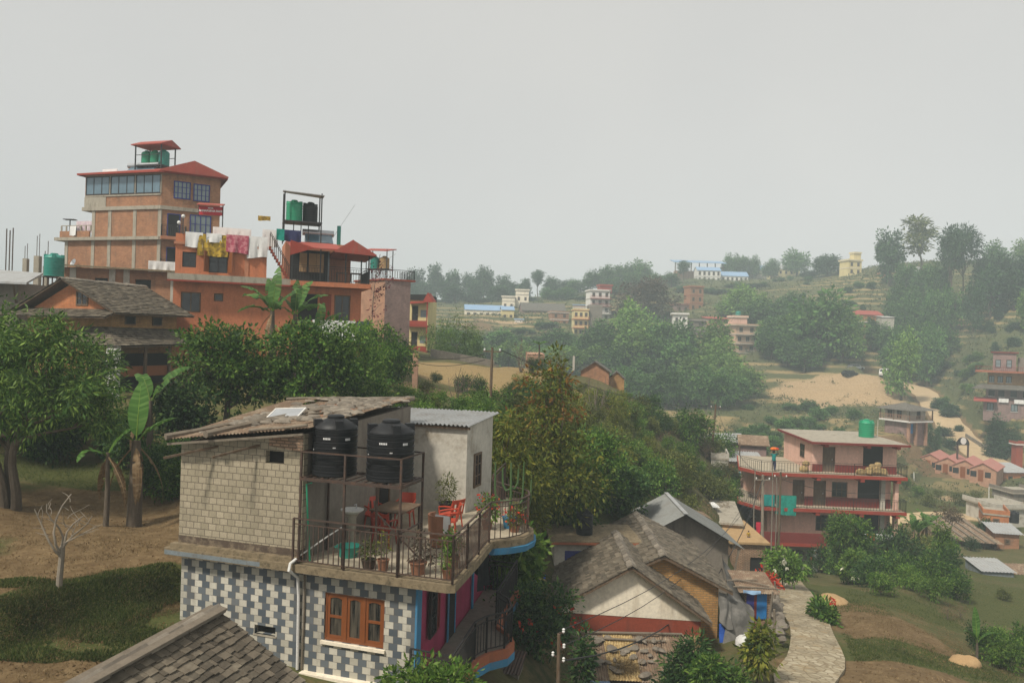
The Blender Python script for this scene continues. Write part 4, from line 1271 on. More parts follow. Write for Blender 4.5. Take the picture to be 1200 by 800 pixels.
chair('dull maroon slatted chair drawn up before the table, its back to the railing', -2.62, 2.15, 183, 'dull_red_plastic')
chair('faded red chair by the plaster wall, tilted against another', -1.75, 4.3, -115, 'red_plastic')
chair('red armchair at the table end nearest the potted fern', -1.55, 3.55, -70, 'red_plastic')
tb = thing('plastic_chair', 'brown tub chair with a white cloth beside the railing corner', 'chair', HL(-1.35, 2.65, .005), 150 - 17, 'plastic chairs on the terrace')
MB().lathe([(.26, .02), (.28, .38), (.27, .42), (.1, .425)], 14).build('seat', M['clay'], tb)
m = MB()
for i in range(9):
	a0, a1 = rad(-10 + i * 22), rad(-10 + (i + 1) * 22)
	m.hexa([(.27 * math.cos(a0), .27 * math.sin(a0), .3), (.27 * math.cos(a1), .27 * math.sin(a1), .3), (.30 * math.cos(a1), .30 * math.sin(a1), .3), (.30 * math.cos(a0), .30 * math.sin(a0), .3),
			(.29 * math.cos(a0), .29 * math.sin(a0), .78), (.29 * math.cos(a1), .29 * math.sin(a1), .78), (.33 * math.cos(a1), .33 * math.sin(a1), .78), (.33 * math.cos(a0), .33 * math.sin(a0), .78)])
m.build('backrest', M['clay'], tb)
draped('towel', 'cloth_white', 'white towel thrown over the brown tub chair back', 'towel', ((-.2, 0, .80), (.2, 0, .80)), HL(-1.22, 2.40, 0), -30, None, .42, .03, 4)
t = thing('table', 'dark topped table among the red chairs on the terrace', 'table', HL(-2.75, 3.05, .005), -17)
MB().box(-.46, .46, -.6, .6, .72, .75).build('table_top', M['wood'], t)
for sx_ in (-1, 1):
	for sy in (-1, 1): MB().bar((sx_ * .4, sy * .54, 0), (sx_ * .4, sy * .54, .72), .045).build('leg', M['iron'], t)
t = thing('wash_basin', 'white round wash basin on a grey pedestal under the tank stand', 'wash basin', HL(-3.18, 1.55, .005), -17)
MB().lathe([(.13, 0), (.11, .1), (.10, .75), (.17, .86)], 14).build('pedestal', M['concrete'], t)
MB().lathe([(.17, .86), (.27, .93), (.275, .95), (.24, .945), (.05, .89)], 20).build('bowl', M['white_plastic'], t)
MB().tube([(0, .2, .93), (0, .2, 1.03), (0, .1, 1.03)], .014, 6).build('tap', M['steel'], t)
t = thing('tub', 'teal plastic tub on the terrace floor below the basin', 'tub', HL(-2.95, 1.0, .006), 0)
MB().lathe([(.20, 0), (.26, .24), (.28, .25), (.25, .24), (.19, .02), (.02, .018)], 18).build('body', M['teal_plastic'], t)
for k in range(2): MB().tube([((-1) ** k * .27, -.06, .2), ((-1) ** k * .32, 0, .22), ((-1) ** k * .27, .06, .2)], .012, 5).build('handle', M['teal_plastic'], t)
def potted(label, x, y, pr, phh, lobes, lm, clusters, per, L, W, seed, pot='clay', petals=None, s=1.0, loc=None):
	t = thing('potted_plant', label, 'potted plant', loc or HL(x, y, .006), 0, 'pot plants on the terrace')
	MB().lathe([(pr * .75, 0), (pr, phh * .92), (pr * 1.1, phh * .93), (pr * 1.1, phh), (pr * .9, phh), (pr * .88, phh * .9), (.01, phh * .9)], 16).build('pot', M[pot], t)
	m_ = MB(); q_ = random.Random(seed)
	for l in lobes:
		for k in range(3): limb(m_, (q_.uniform(-.3, .3) * pr, q_.uniform(-.3, .3) * pr, phh * .85), (l[0] + q_.uniform(-.5, .5) * l[3], l[1], l[2] + q_.uniform(0, .6) * l[5]), .008, .003, seed + k, .1, 4, 4)
	m_.build('stem', M['twig'], t, False)
	me_ = quads_mesh('foliage', foliage(lobes, clusters, per, L, W, seed, spread=.06, droop=.2)); me_.materials.append(M[lm])
	c = bpy.data.objects.new('foliage', me_); COL.objects.link(c); adopt(c, t)
	if petals:
		me_ = quads_mesh('blossom', foliage([(l[0], l[1], l[2] + l[5] * .25, l[3], l[4], l[5]) for l in lobes], int(petals[1]), 5, .055, .045, seed + 9, spread=.03, shell=.9)); me_.materials.append(M[petals[0]])
		c = bpy.data.objects.new('blossom', me_); COL.objects.link(c); adopt(c, t)
	return t
potted('feathery green plant in a black bin against the plaster wall', -2.25, 5.3, .22, .48, [(0, 0, .85, .26, .26, .42)], 'leaf_olive', 160, 5, .09, .018, 31, 'dark')
potted('red flowering plant behind the terrace railing near the cactus', -.85, 4.7, .15, .22, [(0, 0, .55, .34, .3, .34)], 'leaf_fresh', 90, 5, .09, .04, 32, 'clay', ('petal_red', 26))
potted('sprawling red blossom spilling through the rounded railing bay', -.1, 4.75, .15, .18, [(0, 0, .40, .30, .26, .30)], 'leaf_olive', 80, 5, .08, .035, 33, 'clay', ('petal_red', 16))
potted('bushy green pot plant just inside the railing corner', -.45, 1.1, .17, .25, [(0, 0, .55, .24, .24, .30)], 'leaf_fresh', 110, 5, .08, .035, 34)
potted('low trailing plant in a pot at the tank stand foot', -2.1, .35, .16, .2, [(0, 0, .38, .20, .16, .22)], 'leaf_olive', 60, 5, .07, .03, 35, 'soil_pot')
potted('thin twiggy plant in a brown pot inside the front railing', -1.75, .35, .13, .24, [(0, 0, .55, .14, .12, .3)], 'leaf_gold', 40, 4, .06, .025, 36)
potted('rusty leaved plant hiding the railing under the nearer tank', -.95, .4, .18, .26, [(0, 0, .6, .22, .16, .36), (.25, 0, .45, .16, .14, .25)], 'leaf_brown', 110, 4, .07, .03, 37)
potted('small spiky plant at the corner post of the terrace', -.25, .35, .12, .2, [(0, 0, .35, .13, .13, .2)], 'leaf_fresh', 36, 5, .12, .018, 39)
t = thing('cactus', 'tall candelabra cactus in the rounded bay of the terrace', 'cactus', HL(-.35, 5.1, .006), 0)
MB().lathe([(.15, 0), (.20, .28), (.21, .3), (.18, .29), (.01, .27)], 16).build('pot', M['blue_trim'], t)
m = MB()
m.tube([(0, 0, .2), (.02, 0, .8), (0, 0, 1.75)], [.042, .038, .026], 7)
for (dx, z, h) in ((-.42, .75, 1.0), (.34, .62, 1.15), (-.22, 1.05, .55), (.2, 1.1, .5), (.55, .5, .8)):
	m.tube([(0, 0, z), (dx * .55, .05, z - .06), (dx * .95, .06, z + .1), (dx, .06, z + .3), (dx * 1.02, .05, z + h)], [.026, .03, .032, .03, .02], 7)
m.build('stem', M['cactus'], t)
draped('dark_laundry', 'cloth_black', 'dark garments hung out over the pink wall under the terrace', 'laundry', ((-.52, 3.1, -.42), (-.66, 4.3, -.42)), HO, -17, None, .8, .06, 6)
sp = thing('photovoltaic_module', 'pale framed solar panel lying on the rusty scrap roof', 'solar panel', HL(-5.35, 2.0, 3.05), -17 + 4)
sp.rotation_euler = (rad(20), rad(-4), rad(-10))
m = MB()
for (a, b, c, d) in ((-.42, .42, -.30, -.27), (-.42, .42, .27, .30), (-.42, -.39, -.27, .27), (.39, .42, -.27, .27)): m.box(a, b, c, d, 0, .035)
m.build('frame', M['white'], sp)
MB().box(-.39, .39, -.27, .27, .005, .026).build('cell_sheet', M['solar'], sp)
m = MB(); m.bar((-.3, .25, 0), (-.3, .3, -.16), .02); m.bar((.3, .25, 0), (.3, .3, -.16), .02); m.build('foot', M['iron'], sp)
# ------------------------------------------------------------------ slate cottage below the camera, bottom left
R0 = at(250, 717, 13.0)
rdir = Vector((-.66, -2.74, 0)).normalized()
sdir_ = Vector((.972, -.234, 0)).normalized()
cot = thing('slate_cottage', 'low cottage whose weathered slate roof rises in front of the checked tiles', 'house', (R0.x, R0.y, R0.z), math.degrees(math.atan2(rdir.y, rdir.x)))
# local x runs along the ridge towards the camera, local y is the slope that faces the checked house
HWc, PT = 3.3, .60
m = MB()
slates(m, (-.12, HWc, -HWc * PT), (5.2, HWc, -HWc * PT), (5.2, 0, 0), (-.12, 0, 0), .15, .135, .014, 21, .01, .45)
slates(m, (5.2, -HWc, -HWc * PT), (-.12, -HWc, -HWc * PT), (-.12, 0, 0), (5.2, 0, 0), .15, .135, .014, 22, .01, .45)
m.build('slate_roof', M['slate'], cot)
m = MB(); m.mesh([(-.1, HWc, -HWc * PT - .01), (5.2, HWc, -HWc * PT - .01), (5.2, 0, -.01), (-.1, 0, -.01), (-.1, -HWc, -HWc * PT - .01), (5.2, -HWc, -HWc * PT - .01),
			   (-.1, HWc, -HWc * PT - .07), (5.2, HWc, -HWc * PT - .07), (5.2, 0, -.07), (-.1, 0, -.07), (-.1, -HWc, -HWc * PT - .07), (5.2, -HWc, -HWc * PT - .07)],
			  [(0, 1, 2, 3), (3, 2, 5, 4), (9, 8, 7, 6), (10, 11, 8, 9), (0, 3, 9, 6), (3, 4, 10, 9), (0, 6, 7, 1), (4, 5, 11, 10)])
m.build('roof_boards', M['wood'], cot)
m = MB(); ridge_caps(m, (-.14, 0, .03), (5.2, 0, .03), .26, .42, 5)
m.build('ridge_stones', M['stone'], cot)
for sg in (-1, 1):
	m = MB(); m.hexa([(-.1, -.10 * sg - .02, .055), (5.2, -.10 * sg - .02, .055), (5.2, -.10 * sg + .10, .03), (-.1, -.10 * sg + .10, .03), (-.1, -.10 * sg - .02, .085), (5.2, -.10 * sg - .02, .085), (5.2, -.10 * sg + .10, .06), (-.1, -.10 * sg + .10, .06)])
	m.build('ridge_board', M['wood_grey'], cot)
m = MB(); m.xprism([(-2.8, -4.2), (2.8, -4.2), (2.8, -2.8 * PT - .08), (0, -.08), (-2.8, -2.8 * PT - .08)], .15, 5.0); m.build('wall', M['brick_ochre'], cot)
# ------------------------------------------------------------------ the two slate gables and the tin roof in the middle
CO = Vector((4.3, 26.0, -11.3))
def CLc(x, y, z): return CO + Vector((x, y, z))
cg = thing('gable_house', 'slate roofed house with a cream and brick red gable end', 'house', CO, -1.0)
m = MB()
m.yprism([(-2.35, -1.2), (2.45, -1.2), (2.45, 2.18), (0, 3.68), (-2.35, 2.40)], .36, 5.2)
m.build('wall', M['ochre_red'], cg)
m = MB(); m.yprism([(-2.36, 2.06), (2.46, 1.92), (2.46, 2.19), (0, 3.69), (-2.36, 2.41)], .345, .359); m.build('gable_panel', M['cream'], cg)
m = MB(); m.box(-2.36, 2.46, .335, .359, -1.2, 1.42); m.build('plinth', M['mud'], cg)
m = MB()
slates(m, (-2.68, 0, 2.22), (-2.72, 4.9, 2.25), (0, 4.8, 3.80), (0, 0, 3.80), .20, .18, .018, 31)
slates(m, (2.78, 5.0, 1.98), (2.74, 0, 1.98), (0, 0, 3.80), (0, 5.0, 3.80), .20, .18, .018, 32)
m.build('slate_roof', M['slate'], cg)
m = MB(); ridge_caps(m, (0, -.05, 3.82), (0, 4.85, 3.82), .30, .36, 6); m.build('ridge_stones', M['stone'], cg)
m = MB()
m.hexa([(-2.70, .02, 2.10), (0, .02, 3.68), (0, .08, 3.68), (-2.70, .08, 2.10), (-2.70, .02, 2.20), (0, .02, 3.785), (0, .08, 3.785), (-2.70, .08, 2.20)])
m.hexa([(0.001, .02, 3.68), (2.76, .02, 1.86), (2.76, .08, 1.86), (0.001, .08, 3.68), (0.001, .02, 3.785), (2.76, .02, 1.965), (2.76, .08, 1.965), (0.001, .08, 3.785)])
m.build('barge_board', M['wood'], cg)
og = thing('gable_house', 'house with an ochre mud brick gable under slates, tarp at its corner', 'house', CLc(0, 0, 0), -1.0)
m = MB(); m.yprism([(-.8, -1.2), (3.55, -1.2), (3.55, 2.5), (1.46, 3.50), (-.8, 2.45)], 2.40, 9.0); m.build('wall', M['brick_ochre'], og)
m = MB()
slates(m, (-1.1, 2.05, 2.42), (-1.1, 9.2, 2.42), (1.46, 9.2, 3.66), (1.46, 2.05, 3.66), .20, .18, .018, 33)
slates(m, (4.02, 9.2, 2.42), (3.98, 2.05, 2.40), (1.46, 2.05, 3.66), (1.46, 9.2, 3.66), .20, .18, .018, 34)
m.build('slate_roof', M['slate'], og)
m = MB(); ridge_caps(m, (1.46, 2.0, 3.68), (1.46, 9.2, 3.68), .30, .36, 8); m.build('ridge_stones', M['stone'], og)
m = MB()
m.hexa([(1.461, 2.07, 3.53), (4.0, 2.07, 2.28), (4.0, 2.13, 2.28), (1.461, 2.13, 3.53), (1.461, 2.07, 3.64), (4.0, 2.07, 2.385), (4.0, 2.13, 2.385), (1.461, 2.13, 3.64)])
m.hexa([(-.9, 2.07, 2.42), (1.46, 2.07, 3.53), (1.46, 2.13, 3.53), (-.9, 2.13, 2.42), (-.9, 2.07, 2.50), (1.46, 2.07, 3.64), (1.46, 2.13, 3.64), (-.9, 2.13, 2.50)])
m.build('barge_board', M['wood'], og)
win(og, Face((3.55, 2.4), 90), 2.2, .5, .8, 1.0, 'wood', 'dark', 2, 2)
tg = thing('tin_roof_house', 'house under grey corrugated sheets behind the slate gables', 'house', CLc(0, 0, 0), -1.0)
m = MB(); m.yprism([(1.6, -1.8), (6.0, -1.8), (6.0, 2.25), (3.82, 3.42), (1.6, 2.2)], 10.3, 14.2); m.build('wall', M['plaster_dark'], tg)
m = MB()
m.corr((1.1, 9.6, 2.05), (0, 5.0, 0), (2.72, 0, 1.5), .11, .02)
m.corr((6.55, 14.6, 2.02), (0, -5.0, 0), (-2.72, 0, 1.53), .11, .02)
m.build('corrugated_roof', M['tin_dark'], tg)
MB().box(3.72, 3.92, 9.6, 14.6, 3.56, 3.60).build('ridge_cap', M['tin'], tg)
for y_ in (9.8, 12.0): MB().bar((6.0, y_, -.3), (6.35, y_, 2.0), .07).build('post', M['wood_grey'], tg)
MB().bar((6.0, 9.9, .3), (6.4, 9.75, 2.0), .05).build('brace', M['wood_grey'], tg)
rg = thing('rust_roof_shed', 'shed with a rusted brown roof beyond the grey sheet roof', 'shed', at(786, 592, 45), 2)
m = MB(); m.yprism([(-1.9, -3.2), (2.1, -3.2), (2.1, -.75), (0, .12), (-1.9, -.7)], .2, 3.4); m.build('wall', M['mud'], rg)
m = MB(); m.corr((-2.2, 0, -.72), (0, 3.8, 0), (2.2, 0, .98), .12, .02); m.corr((2.5, 3.8, -.76), (0, -3.8, 0), (-2.5, 0, 1.02), .12, .02); m.build('corrugated_roof', M['tin_rust'], rg)
# rusty sheets held down with stones in front of the cream gable
SO = Vector((2.25, 23.1, -11.4))
sh = thing('rusty_roof_shed', 'low shed of mismatched rusty sheets below the cream gable', 'shed', SO, -1.5)
m = MB(); m.box(.1, 3.6, .15, 2.2, -.8, 1.15); m.build('wall', M['brick_loose'], sh)
for i, (x0, x1, k, mt) in enumerate(((-.1, 1.02, 0, 'tin_rust'), (.98, 1.95, .03, 'mud'), (1.9, 2.9, .0, 'tin_rust'), (2.86, 3.9, .035, 'tin_rust'))):
	m = MB(); m.corr((x0, 0, 1.30 + k), (x1 - x0, 0, 0), (0, 2.55, .50), .085, .014); m.build('roof_sheet', M['straw' if mt == 'mud' else mt], sh)
MB().box(-.15, 1.0, -.06, .16, 1.24, 1.285).build('front_sheet', M['tin_blue'], sh)
m = MB(); limb(m, (-.1, 2.35, 1.86), (3.6, 2.4, 1.9), .045, .04, 3, .02, 4, 7); m.build('roof_pole', M['wood_grey'], sh)
m = MB(); limb(m, (.5, 2.1, 1.80), (3.0, 2.0, 1.80), .04, .035, 4, .02, 4, 7); m.build('roof_pole', M['wood_grey'], sh)
q = random.Random(8)
first = None
for i in range(38):
	u, v = (q.uniform(.0, 3.2), q.uniform(.15, 2.2))
	loc = SO + Vector((u, v, 1.34 + v * .196 + .05))
	if first is None:
		mb_ = MB().blob((0, 0, 0), (.17, .12, .055), 77, .25, 9)
		first = solo(mb_, 'roof_stone', M['stone'], 'flat stone laid on the rusty shed sheets to hold them down', 'stone', loc, 0, 'stones on the rusty shed roof')
		o = first
	else: o = dup(first, loc, q.uniform(0, 360))
	s = q.uniform(.6, 1.35); o.scale = (s * q.uniform(.8, 1.3), s * q.uniform(.7, 1.2), s * q.uniform(.8, 1.4)); o.rotation_euler.x = .19
R_ = np.random.RandomState(4)
n = 900
P = np.stack([R_.normal(0, .20, n), R_.normal(0, .16, n), R_.uniform(0, .16, n)], 1)
D = unit(R_.normal(size=(n, 3)) * np.array([.5, 1, .3]) + np.array([0, -.5, .1]))
S = unit(np.cross(D, R_.normal(size=(n, 3))))
me_ = quads_mesh('straw_heap', leaf_arrays(P, D, S, R_.uniform(.2, .42, n), np.full(n, .012)))
me_.materials.append(M['grass_dry'])
o = bpy.data.objects.new('straw_heap', me_); COL.objects.link(o); o.location = SO + Vector((1.55, .55, 1.44))
tag(o, 'heap of loose straw dumped on the rusty shed roof', 'straw heap')
# tarps and the blue hut on the path side
def sheet(name, mat, label, cat, P4, seed=0, wav=.05, th=.012, group=None, n=10):
	"""a slack sheet between four world points"""
	q_ = random.Random(seed)
	a, b, c, d = [Vector(p) for p in P4]
	nn = (b - a).cross(d - a).normalized()
	ph = [q_.uniform(0, 6.28) for _ in range(4)]
	o_ = (a + b + c + d) / 4
	vs = []
	for j in range(n + 1):
		for i in range(n + 1):
			u, v = i / n, j / n
			p = a.lerp(b, u).lerp(d.lerp(c, u), v)
			w_ = wav * (math.sin(u * 7 + ph[0] + 2 * v) + .6 * math.sin(v * 9 + ph[1] + u * 3)) * 1.0
			vs.append(tuple(p - o_ + nn * w_ - Vector((0, 0, wav * 2.2 * 4 * u * (1 - u) * v))))
	m_ = MB()
	k = (n + 1)
	m_.mesh(vs, [(j * k + i, j * k + i + 1, j * k + k + i + 1, j * k + k + i) for j in range(n) for i in range(n)], True)
	m_.mesh([tuple(Vector(p) - nn * th) for p in vs], [(j * k + k + i, j * k + k + i + 1, j * k + i + 1, j * k + i) for j in range(n) for i in range(n)], True)
	return solo(m_, name, M[mat], label, cat, o_, 0, group)
sheet('tarp', 'tarp_grey', 'grey tarp hanging down from the ochre house corner', 'tarp', (at(843, 693, 28.2), at(856, 698, 28.4), at(858, 737, 27.6), at(844, 728, 27.8)), 1)
sheet('tarp', 'tarp_grey', 'worn grey tarp stretched as a lean-to above the blue hut', 'tarp', (at(846, 650, 32.5), at(858, 672, 33), at(884, 716, 28.8), at(856, 700, 28.6)), 2)
sheet('tarp', 'tarp_blue', 'blue sheet showing under the hanging grey tarp', 'tarp', (at(843, 730, 28.0), at(857, 734, 28), at(857, 756, 27.6), at(843, 756, 27.7)), 3, .03)
sheet('tarp', 'tarp_grey', 'dark netting fence panel between the blue hut and the ochre house', 'tarp', (at(857, 700, 28.3), at(884, 716, 28.3), at(882, 760, 27.6), at(846, 760, 27.4)), 4, .04)
hb = at(886, 752, 29.5)
hut = thing('path_hut', 'small blue fronted hut beside the footpath', 'hut', hb, -4)
MB().box(-.45, .55, .05, 1.6, -.8, 1.9).build('wall', M['brick_loose'], hut)
MB().box(-.40, -.12, .0, .048, .9, 1.86).build('door', M['indigo'], hut)
MB().box(-.12, -.02, -.01, .048, .88, 1.86).build('door_post', M['dark_red'], hut)
MB().box(-.02, .36, .0, .048, .9, 1.86).build('front_panel', M['blue_door'], hut)
m = MB(); m.corr((-.75, -.25, 1.95), (1.5, 0, 0), (0, 2.2, .22), .09, .014); m.build('roof_sheet', M['tin_rust'], hut)
for k, (a, b) in enumerate((((-.9, .1, 2.06), (.9, .2, 2.02)), ((-.7, .8, 2.14), (.5, .3, 2.08)), ((-1.1, .6, 2.12), (.2, .9, 2.14)))):
	m = MB(); limb(m, a, b, .035, .025, k, .04, 4, 6); m.build('roof_pole', M['wood_grey'], hut)
MB().box(-.5, .8, -.55, -.40, -.8, .55).build('yard_wall', M['plaster_dark'], hut)
draped('cloth', 'cloth_pink', 'salmon pink cloth hung below the blue hut front', 'cloth', ((-.12, 0, 0), (.16, 0, 0)), at(881, 729, 28.7), -4, None, .32, .03, 9)
draped('cloth', 'tarp_pale', 'blue cloth laid over the hut roof edge', 'cloth', ((-.35, 0, 0), (.3, 0, 0)), at(882, 692, 29.1), -4, None, .1, .03, 10)
m = MB().blob((0, 0, 0), (.34, .3, .26), 5, .3, 10)
solo(m, 'bin_bag', M['white_plastic'], 'pale plastic bag of rubbish beside the netting', 'bag', at(872, 752, 26.3), 20)
m = MB().blob((0, 0, 0), (.5, .34, .2), 6, .35, 10)
solo(m, 'bin_bag', M['teal_plastic'], 'green plastic bag slumped by the pale one', 'bag', at(884, 757, 25.8), 60)
# dry stone wall with posts left of the path
q = random.Random(12)
sw = MB()
for k in range(46):
	t_ = k / 45
	p = Vector(PD[min(len(PD) - 1, int(len(PD) * (.30 + .36 * t_)))])
	for j in range(3):
		sw.blob((p.x - 1.28 + q.uniform(-.14, .14), p.y + q.uniform(-.12, .12), p.z + .05 + j * .19), (.22, .2, .13), k * 7 + j, .25, 7)
tag(sw.build('stone_wall', M['stone']), 'rough dry stone wall lining the left of the footpath', 'wall')
for i, (px, py, d, h) in enumerate(((904, 770, 24.5, 1.5), (903, 735, 28.5, 1.5), (906, 700, 33, 1.4))):
	p = at(px, py, d); p.z = gz(p.x, p.y)
	m = MB(); limb(m, (0, 0, -.2), (.05, .02, h), .05, .04, i, .04, 4, 7)
	solo(m, 'fence_post', M['wood_grey'], ('grey wooden post by the path nearest the camera', 'grey wooden post by the path level with the salmon cloth', 'grey wooden post by the path where it bends')[i], 'post', p, 0, 'posts along the footpath')
sheet('plank_fence', 'wood_grey', 'leaning plank panel at the path edge below the posts', 'fence', (at(890, 732, 26.8), at(905, 740, 26.5), at(905, 775, 25), at(893, 770, 25.4)), 7, .015)
# flat roofed outhouse with its own small tank
fo = at(650, 633, 30.5)
fl = thing('outhouse', 'flat roofed outhouse with a blue doorway behind the slate roof', 'outhouse', (fo.x, fo.y, fo.z - 2.4), 4)
MB().box(0, 3.4, 0, 2.6, -1.2, 2.28).build('wall', M['plaster'], fl)
MB().box(-.15, 3.55, -.2, 2.75, 2.28, 2.42).build('roof_slab', M['moss_concrete'], fl)
MB().box(-.16, 3.56, -.215, -.2, 2.29, 2.38).build('roof_edge', M['terracotta'], fl)
MB().box(.42, 1.35, -.012, .0, .2, 2.0).build('doorway', M['indigo'], fl)
water_tank('water_tank', 'small black tank on the outhouse roof before dark bushes', (at(685, 627, 31.5).x, 31.6, fo.z + .03), .34, .98, 'black_plastic', 7, None, False)
m = MB(); m.lathe([(.28, 0), (.38, .28), (.40, .30), (.34, .28), (.05, .06)], 14)
solo(m, 'basket', M['straw'], 'pale wicker basket on the blue sheet by the slate roof', 'basket', at(627, 690, 27), 0)
sheet('tarp', 'tarp_blue', 'crumpled blue sheet under the wicker basket', 'tarp', (at(610, 705, 26.5), at(634, 704, 26.8), at(640, 672, 29), at(628, 668, 29)), 14, .05)
# flat roofs by the alley, child looking over the edge
def flat_house(label, loc, rz, w, dp, h, wall='mud', slab_='floor_concrete', name='flat_roof_house', over=.2, openings=()):
	t_ = thing(name, label, 'house', loc, rz)
	hol = [(o_[0], o_[1], o_[2], o_[3]) for o_ in openings]
	m_ = MB(); wall_holes(m_, 0, w, -1.6, h, 0, .2, hol); m_.build('wall', M[wall], t_)
	MB().box(0, w, .2, dp, -1.6, h - .002).build('rear_wall', M[wall], t_) if not hol else MB().prism([(0, .201), (.2, .201), (.2, dp - .2), (w - .2, dp - .2), (w - .2, .201), (w, .201), (w, dp), (0, dp)][::1], -1.6, h - .002).build('rear_wall', M[wall], t_)
	MB().box(-over, w + over, -over, dp + over, h, h + .13).build('roof_slab', M[slab_], t_)
	for o_ in hol: MB().box(o_[0] + .01, o_[1] - .01, .13, .15, o_[2] + .01, o_[3] - .01).build('opening', M['dark'], t_)
	return t_
p = at(858, 636, 46)
flat_house('flat mud coloured roof by the alley with a dark doorway', (p.x, p.y, p.z - 2.5), -2, 2.0, 5.5, 2.5, 'brick_loose', 'mud', openings=((1.1, 1.9, -.2, 1.7),))
p = at(800, 610, 50)
flat_house('long low roof of pale slabs beside the grey sheet roof', (p.x, p.y, p.z - 2.4), -12, 3.6, 7.0, 2.4, 'mud', 'concrete', openings=((2.4, 3.1, .2, 1.4),))
p = at(880, 605, 66)
flat_house('white roofed stall behind the child on the roof', (p.x, p.y, p.z - 1.6), -4, 2.6, 3.0, 1.6, 'dark_red', 'white', 'roadside_stall', openings=((.3, 2.2, .0, 1.2),))
for i, (px, py, d, w_, dp_, mt) in enumerate(((808, 591, 52, 1.1, .8, 'cloth_white'), (827, 592, 53, 1.6, .9, 'cloth_white'))):
	c = at(px, py, d)
	sheet('drying_sheet', mt, ('white sheet spread to dry on the pale slab roof, smaller', 'white sheet spread to dry on the pale slab roof, larger')[i], 'sheet', (c + Vector((-w_ / 2, -dp_, .06)), c + Vector((w_ / 2, -dp_, .06)), c + Vector((w_ / 2, dp_, .08)), c + Vector((-w_ / 2, dp_, .08))), i, .01)
# ------------------------------------------------------------------ pink balcony house in the middle distance
BO = at(893, 553, 61.0)
PB = thing('balcony_house', 'four storey pink house with dark red wraparound balconies', 'house', (BO.x, BO.y, BO.z), -3)
Wd, Hs, BD = 11.3, 2.76, 1.35
for k, zf_ in enumerate((0, -Hs, -2 * Hs)):
	m = MB()
	pl = [(-.1, 0), (Wd, 0), (Wd, 9.2), (.2, 9.2), (-1.25, 2.5), (-1.2, 2.2)] if k < 2 else [(-.1, 0), (Wd, 0), (Wd, 9.2), (-.4, 9.2)]
	m.prism(pl, zf_ - .26, zf_)
	m.build('balcony_slab', M['red_paint'], PB)
	m = MB(); m.prism([(p_[0] * .985 + .06, p_[1] * .98 + .08) for p_ in pl], zf_, zf_ + .006); m.build('balcony_floor', M['floor_concrete'], PB)
	if k < 2:
		m = MB(); railing(m, [(-1.15, 2.35, zf_), (-.05, .06, zf_), (3.6, .06, zf_), (7.2, .06, zf_), (Wd - .06, .06, zf_), (Wd - .06, 3.5, zf_)], .92, .22, .014); m.build('railing', M['black_iron'], PB)
	else:
		m = MB(); railing(m, [(7.2, .06, zf_), (Wd - .06, .06, zf_), (Wd - .06, 3.5, zf_)], .92, .22, .014); m.build('railing', M['black_iron'], PB)
MB().box(-.02, 7.2, .02, .14, -2 * Hs, -2 * Hs + .80).build('parapet', M['dark_red'], PB)
FB = Face((0, BD), 0)
def storey(z0, z1, x0, x1, holes, mat='pink', y1=9.0, dado=None):
	m_ = MB(); wall_holes(m_, x0, x1, z0, z1, BD, BD + .2, holes); m_.build('wall', M[mat], PB)
	m_ = MB(); m_.prism([(x0, BD + .202), (x0 + .2, BD + .202), (x0 + .2, y1), (x0, y1)], z0, z1); m_.prism([(x1 - .2, BD + .202), (x1, BD + .202), (x1, y1), (x1 - .2, y1)], z0, z1); m_.box(x0 + .2, x1 - .2, y1 - .2, y1, z0, z1); m_.build('wall', M[mat], PB)
	if dado:
		last = x0
		m_ = MB()
		for h in sorted(holes) + [(x1, x1, 0, 0)]:
			if h[2] < z0 + .5 or h[0] >= x1: pass
			if h[0] > last + .02 and (h[2] <= z0 + .1 or h[0] >= x1): m_.box(last, h[0], BD - .03, BD, z0, z0 + dado); last = h[1]
		m_.build('dado', M['dark_red'], PB)
	for h in holes:
		if h[3] - h[2] > 1.9: door(PB, Face((0, BD + .12), 0), h[0] + .01, h[2], h[1] - h[0] - .02, h[3] - h[2] - .01, 'wood', 'wood')
		else: win(PB, Face((0, BD + .12), 0), h[0] + .01, h[2] + .01, h[1] - h[0] - .02, h[3] - h[2] - .02, 'wood', 'glass_dark', 3, 2, .07)
# rooftop room
storey(0, 2.35, 4.35, 11.0, [(5.15, 6.15, .01, 2.05)], dado=.62)
win(PB, Face((4.35, 9.0), -90), 4.6, .8, 1.1, 1.1, 'wood', 'glass_dark', 2, 2)
m = MB(); m.box(8.35, 9.9, BD - .004, BD, .6, 2.3); m.build('painted_shade', M['dark'], PB)  # flat dark sheet on the wall, painted as the shade of a recess
MB().prism([(3.9, .25), (11.6, .25), (11.6, 9.6), (3.9, 9.6)], 2.35, 2.52).build('roof_slab', M['dark_red'], PB)
MB().prism([(4.0, .35), (11.5, .35), (11.5, 9.5), (4.0, 9.5)], 2.52, 2.528).build('roof_top', M['concrete'], PB)
for x_ in (5.0, 8.3, 10.6): MB().box(x_, x_ + .3, .45, BD, 2.12, 2.349).build('beam', M['red_paint'], PB)
